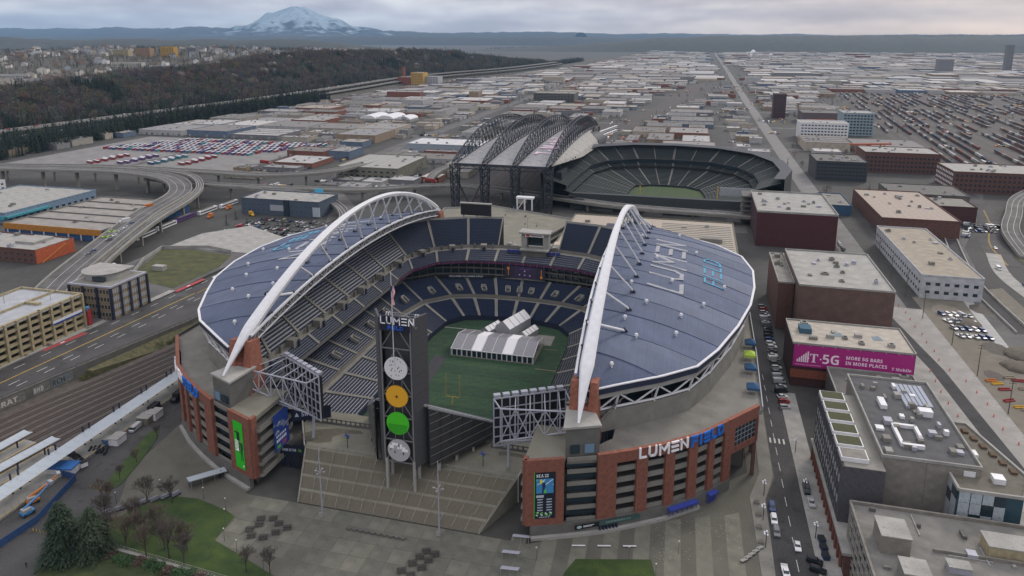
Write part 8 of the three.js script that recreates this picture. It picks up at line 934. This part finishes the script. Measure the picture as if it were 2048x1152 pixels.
  for (let k = 0; k < 4; k++) { const g = thing('event_trailer', 'white and black equipment trailer in the yard row', 'trailer', [-213.5 + k * 2.6, 0, -184.8 + k * .9], 1.15, 'trailers in the equipment yard'); part(new MB().bb(-1.1, .4, -4, 1.1, 1.9, 4), 'body', C.white, g); part(new MB().bb(-1, 1.9, -3.9, 1, 2.25, 3.9), 'top', C.black, g); }
  for (let k = 0; k < 2; k++) { const g = thing('blue_cabin', k ? 'blue-roofed cabin beside the trailers, nearer the canopy' : 'blue-roofed cabin beside the trailers, nearer the drive', 'cabin', [-205.2 - k * 5, 0, -177.4 + k], .2); part(new MB().bb(-2.2, 0, -2.4, 2.2, 2.4, 2.4), 'wall', C.white, g); part(new MB().bb(-2.4, 2.4, -2.6, 2.4, 2.8, 2.6), 'roof', M([.02, .11, .32], null), g); }
  for (let k = 0; k < 7; k++) { const g = thing('black_barrier', 'black plastic barrier in the dark heap by the drive', 'barrier', [-209 + k * 1.1, 0, -190 - (k % 3) * .8], .5, 'black barriers by the drive'); part(new MB().bb(-.4, 0, -1.5, .4, .9, 1.5), 'body', C.black, g); part(new MB().bb(-.2, .9, -1.4, .2, 1.1, 1.4), 'top', C.dark, g); }
  for (const [x, z, w, d, h, m, l] of [[-203.6, -197, 4, 5, 2.6, C.white, 'white portable cabin by the station fence'], [-206.4, -195.4, 2.4, 3, 2.4, M([.03, .09, .24], null), 'small blue cabin by the station fence'], [-204, -212, 5, 4.4, 2.6, C.plazaL, 'cream portable cabin farther along the fence'], [-203, -215.6, 4.4, 5, 2.8, C.white, 'white pop-up shelter farther along the fence']]) { const g = thing('site_cabin', l, 'cabin', [x, 0, z], .1); part(new MB().bb(-w / 2, 0, -d / 2, w / 2, h, d / 2), 'wall', m, g); part(new MB().bb(-w / 2 - .2, h, -d / 2 - .2, w / 2 + .2, h + .25, d / 2 + .2), 'roof', C.concL, g); } vehicle('van', 'silver', [-203.6, 0, -206], .1, 'silver utility vehicle among the cabins by the fence');
  for (let k = 0; k < 3; k++) { const g = thing('dumpster', 'dark blue dumpster on the hotel pavement', 'dumpster', [43.6, .14, -205 + k * 3.6], .2, 'dumpsters by the hotel'); part(new MB().bb(-.9, 0, -1.2, .9, 1.3, 1.2), 'bin', M([.02, .04, .09], null), g); part(new MB().bb(-.95, 1.3, -1.25, .95, 1.42, 1.25), 'lid', C.dark, g); }
  for (let k = 0; k < 14; k++) { const g = thing('yellow_bollard', 'yellow bollard by the blue hoarding', 'bollard', [-190.6 + (k % 7) * 1.3, 0, -149.4 - Math.floor(k / 7) * 22], 0, 'yellow bollards'); part(new MB().tube([0, 0, 0], [0, 1, 0], .13, 6), 'post', C.yellow, g); part(new MB().tube([0, 1, 0], [0, 1.08, 0], .14, 6, .06), 'cap', C.yellow, g); }
}

// --- boulevard and slip roads beyond the cleared lot
{
  const road = (pts, w, m, y) => struct(part(new MB().strip(smoothPath(pts.map(q => [q[0], y, q[1]]), 6), w), '', m), 'road');
  road([[206, -520], [214, -575], [235, -636], [249, -692], [254, -730], [262, -800]], 15, C.asph, .01); road([[196, -440], [196, -498], [207, -548]], 9, C.concL, .014); for (const o of [-.35, .35]) road([[206 + o, -520], [214 + o, -575], [235 + o, -636], [249 + o, -692]], .25, C.yellow, .022);
  road([[169, -395], [170, -460], [173, -492], [181, -536], [190, -580]], 6.5, C.asphD, .012); const w = thing('kerb_wall', 'pale concrete kerb walls along the sunken slip road', 'wall', [172, 0, -470]); for (const o of [-4, 4]) part(new MB().band(smoothPath([[-3 + o, 0, 75], [-2 + o, 0, 10], [1 + o, 0, -22], [9 + o, 0, -66], [18 + o, 0, -110]], 6), 0, .7, -.1, 1.2), 'wall_segment', C.concL, w);
  viaduct('viaduct', 'short overpass beside the boulevard at the photo edge', [[226, 1.5, -540], [234, 5.5, -594], [256, 7, -650], [282, 7, -712], [320, 7, -770]], 12, 30); for (const [x, z] of [[222, -500], [216, -470], [224, -530]]) struct(part(new MB().prism([[x - 6, z - 14], [x + 5, z - 16], [x + 7, z + 12], [x - 7, z + 14]], -.1, .1), '', M([.06, .062, .03], 'grass', 7)), 'verge');
  for (let i = 0; i < 22; i++) { const c = pick(pal), k = pick(kinds); vehicle(k, c, [203 + i * 1.25, 0, -590 - i * 3.7], 1.2, `${c} ${k}, ${ord(i + 1)} slantwise along the boulevard from the near end`, 'cars along the boulevard', 1); } for (const [x, z, c, k, l] of [[200, -478, 'blue', 'car', 'dark blue car on the slip road at the photo edge'], [197, -510, 'white', 'van', 'white van on the slip road at the photo edge'], [213, -562, 'white', 'car', 'white car waiting on the boulevard'], [205, -455, 'grey', 'suv', 'grey car nearest the photo edge on the slip road']]) vehicle(k, c, [x, .02, z], 0, l);
  for (const [x, z] of [[27.5, -219.2], [27.7, -213.1], [27.4, -206.7], [27.3, -199.8]]) { const g = thing('square_planter', 'square concrete planter along the kerb of the west street', 'planter', [x - 1.4, .05, z], 0, 'planters along the west kerb'); part(new MB().bb(-.8, 0, -.8, .8, .8, .8), 'box', C.conc, g); part(new MB().bb(-.66, .74, -.66, .66, .86, .66), 'soil', C.dirt, g); }
  for (const [x, z, s] of [[148, -372, 3], [141, -420, 4], [160, -428, 3], [150, -300, 4], [170, -350, 3], [136, -340, 2], [144, -276, 4], [156, -262, 3]]) struct(part(new MB().sheet([0, 1, 2, 3, 4, 5, 6, 7].map(k => { const a = k / 8 * 6.283, r = s * (2 + N(k, x, z)); return [x + Math.cos(a) * r, z + Math.sin(a) * r * 1.4]; }), .01 + s * .001), '', pick([M([.10, .09, .075], 'stain', 9), M([.24, .21, .16], 'stain', 9)])), 'dirt_patch');
}
// --- people, one continuous body each
{
  const { MarchingCubes } = await import('three/addons/objects/MarchingCubes.js');
  const person = (pos, turn, coat, legs, label, walk) => {
    const R = 56, mc = new MarchingCubes(R, new THREE.MeshStandardMaterial(), false, false, 60000); mc.isolation = 0; mc.reset();
    const st = walk ? .2 : .06, B = [[[0, .95, 0], [0, 1.42, 0], .15, .17], [[-.1, 1.4, 0], [.1, 1.4, 0], .11, .11], [[0, 1.42, 0], [0, 1.6, .01], .06, .055], [[0, 1.64, .02], [0, 1.7, .02], .095, .1]];
    for (const s of [-1, 1]) { B.push([[s * .1, .92, 0], [s * .11, .5, s * st * .7 + .03], .095, .065], [[s * .11, .5, s * st * .7 + .03], [s * .11, .08, s * st - .02], .062, .045], [[s * .11, .05, s * st - .03], [s * .12, .04, s * st + .14], .045, .035], [[s * .2, 1.4, 0], [s * .26, 1.12, -s * st * .4], .06, .048], [[s * .26, 1.12, -s * st * .4], [s * .25, .9, -s * st * .7 + .06], .045, .034], [[s * .25, .88, -s * st * .7 + .06], [s * .245, .78, -s * st * .7 + .08], .04, .03]); }
    const cap = (p, [a, b, r0, r1]) => { const d = [b[0] - a[0], b[1] - a[1], b[2] - a[2]], q = [p[0] - a[0], p[1] - a[1], p[2] - a[2]], t = Math.max(0, Math.min(1, (q[0] * d[0] + q[1] * d[1] + q[2] * d[2]) / (d[0] ** 2 + d[1] ** 2 + d[2] ** 2))); return Math.hypot(q[0] - d[0] * t, q[1] - d[1] * t, q[2] - d[2] * t) - lerp(r0, r1, t); };
    const Sz = .95; for (let k = 0; k < R; k++) for (let j = 0; j < R; j++) for (let i = 0; i < R; i++) { const p = [(i / R * 2 - 1) * Sz, (j / R * 2 - 1) * Sz + .92, (k / R * 2 - 1) * Sz]; let v = 9; for (const b of B) { const d = cap(p, b), h = Math.max(0, Math.min(1, .5 + .5 * (v - d) / .05)); v = lerp(v, d, h) - .05 * h * (1 - h); } mc.field[i + j * R + k * R * R] = -v; }
    mc.update(); const n = mc.count, P = mc.positionArray.slice(0, n * 3), c = []; for (let i = 0; i < n; i++) { P[i * 3] *= Sz; P[i * 3 + 1] = P[i * 3 + 1] * Sz + .92; P[i * 3 + 2] *= Sz; const y = P[i * 3 + 1], x = Math.abs(P[i * 3]); c.push(...(y > 1.54 ? (y > 1.68 || P[i * 3 + 2] < -.02 ? [.05, .04, .03] : [.45, .28, .2]) : y < .1 ? [.02, .02, .02] : x > .2 && y < .87 ? [.45, .28, .2] : y > .86 ? coat : legs)); }
    const g = new THREE.BufferGeometry(); g.setAttribute('position', new THREE.Float32BufferAttribute(P, 3)); g.setAttribute('normal', new THREE.Float32BufferAttribute(mc.normalArray.slice(0, n * 3), 3)); g.setAttribute('color', new THREE.Float32BufferAttribute(c, 3)); g.computeVertexNormals();
    const m = new THREE.Mesh(g, new THREE.MeshStandardMaterial({ vertexColors: true, roughness: .9 })); m.name = numbered('person'); m.position.set(...pos); m.rotation.y = turn; scene.add(m); tag(m, label, 'person'); shade(m);
  };
  person([-179.2, 0, -136.8], .6, [.02, .02, .022], [.03, .03, .035], 'person in black coat standing at the kerb corner by the conifers'); person([-174.6, 0, -137.2], 2.4, [.03, .035, .05], [.02, .02, .025], 'person in dark jacket walking on the pavement below the conifers', true); person([-104.9, 8.5, -208.4], 1.2, [.02, .025, .05], [.02, .02, .02], 'person in dark clothes standing on the terrace beside the tower');
}
renderer.render(scene, camera);
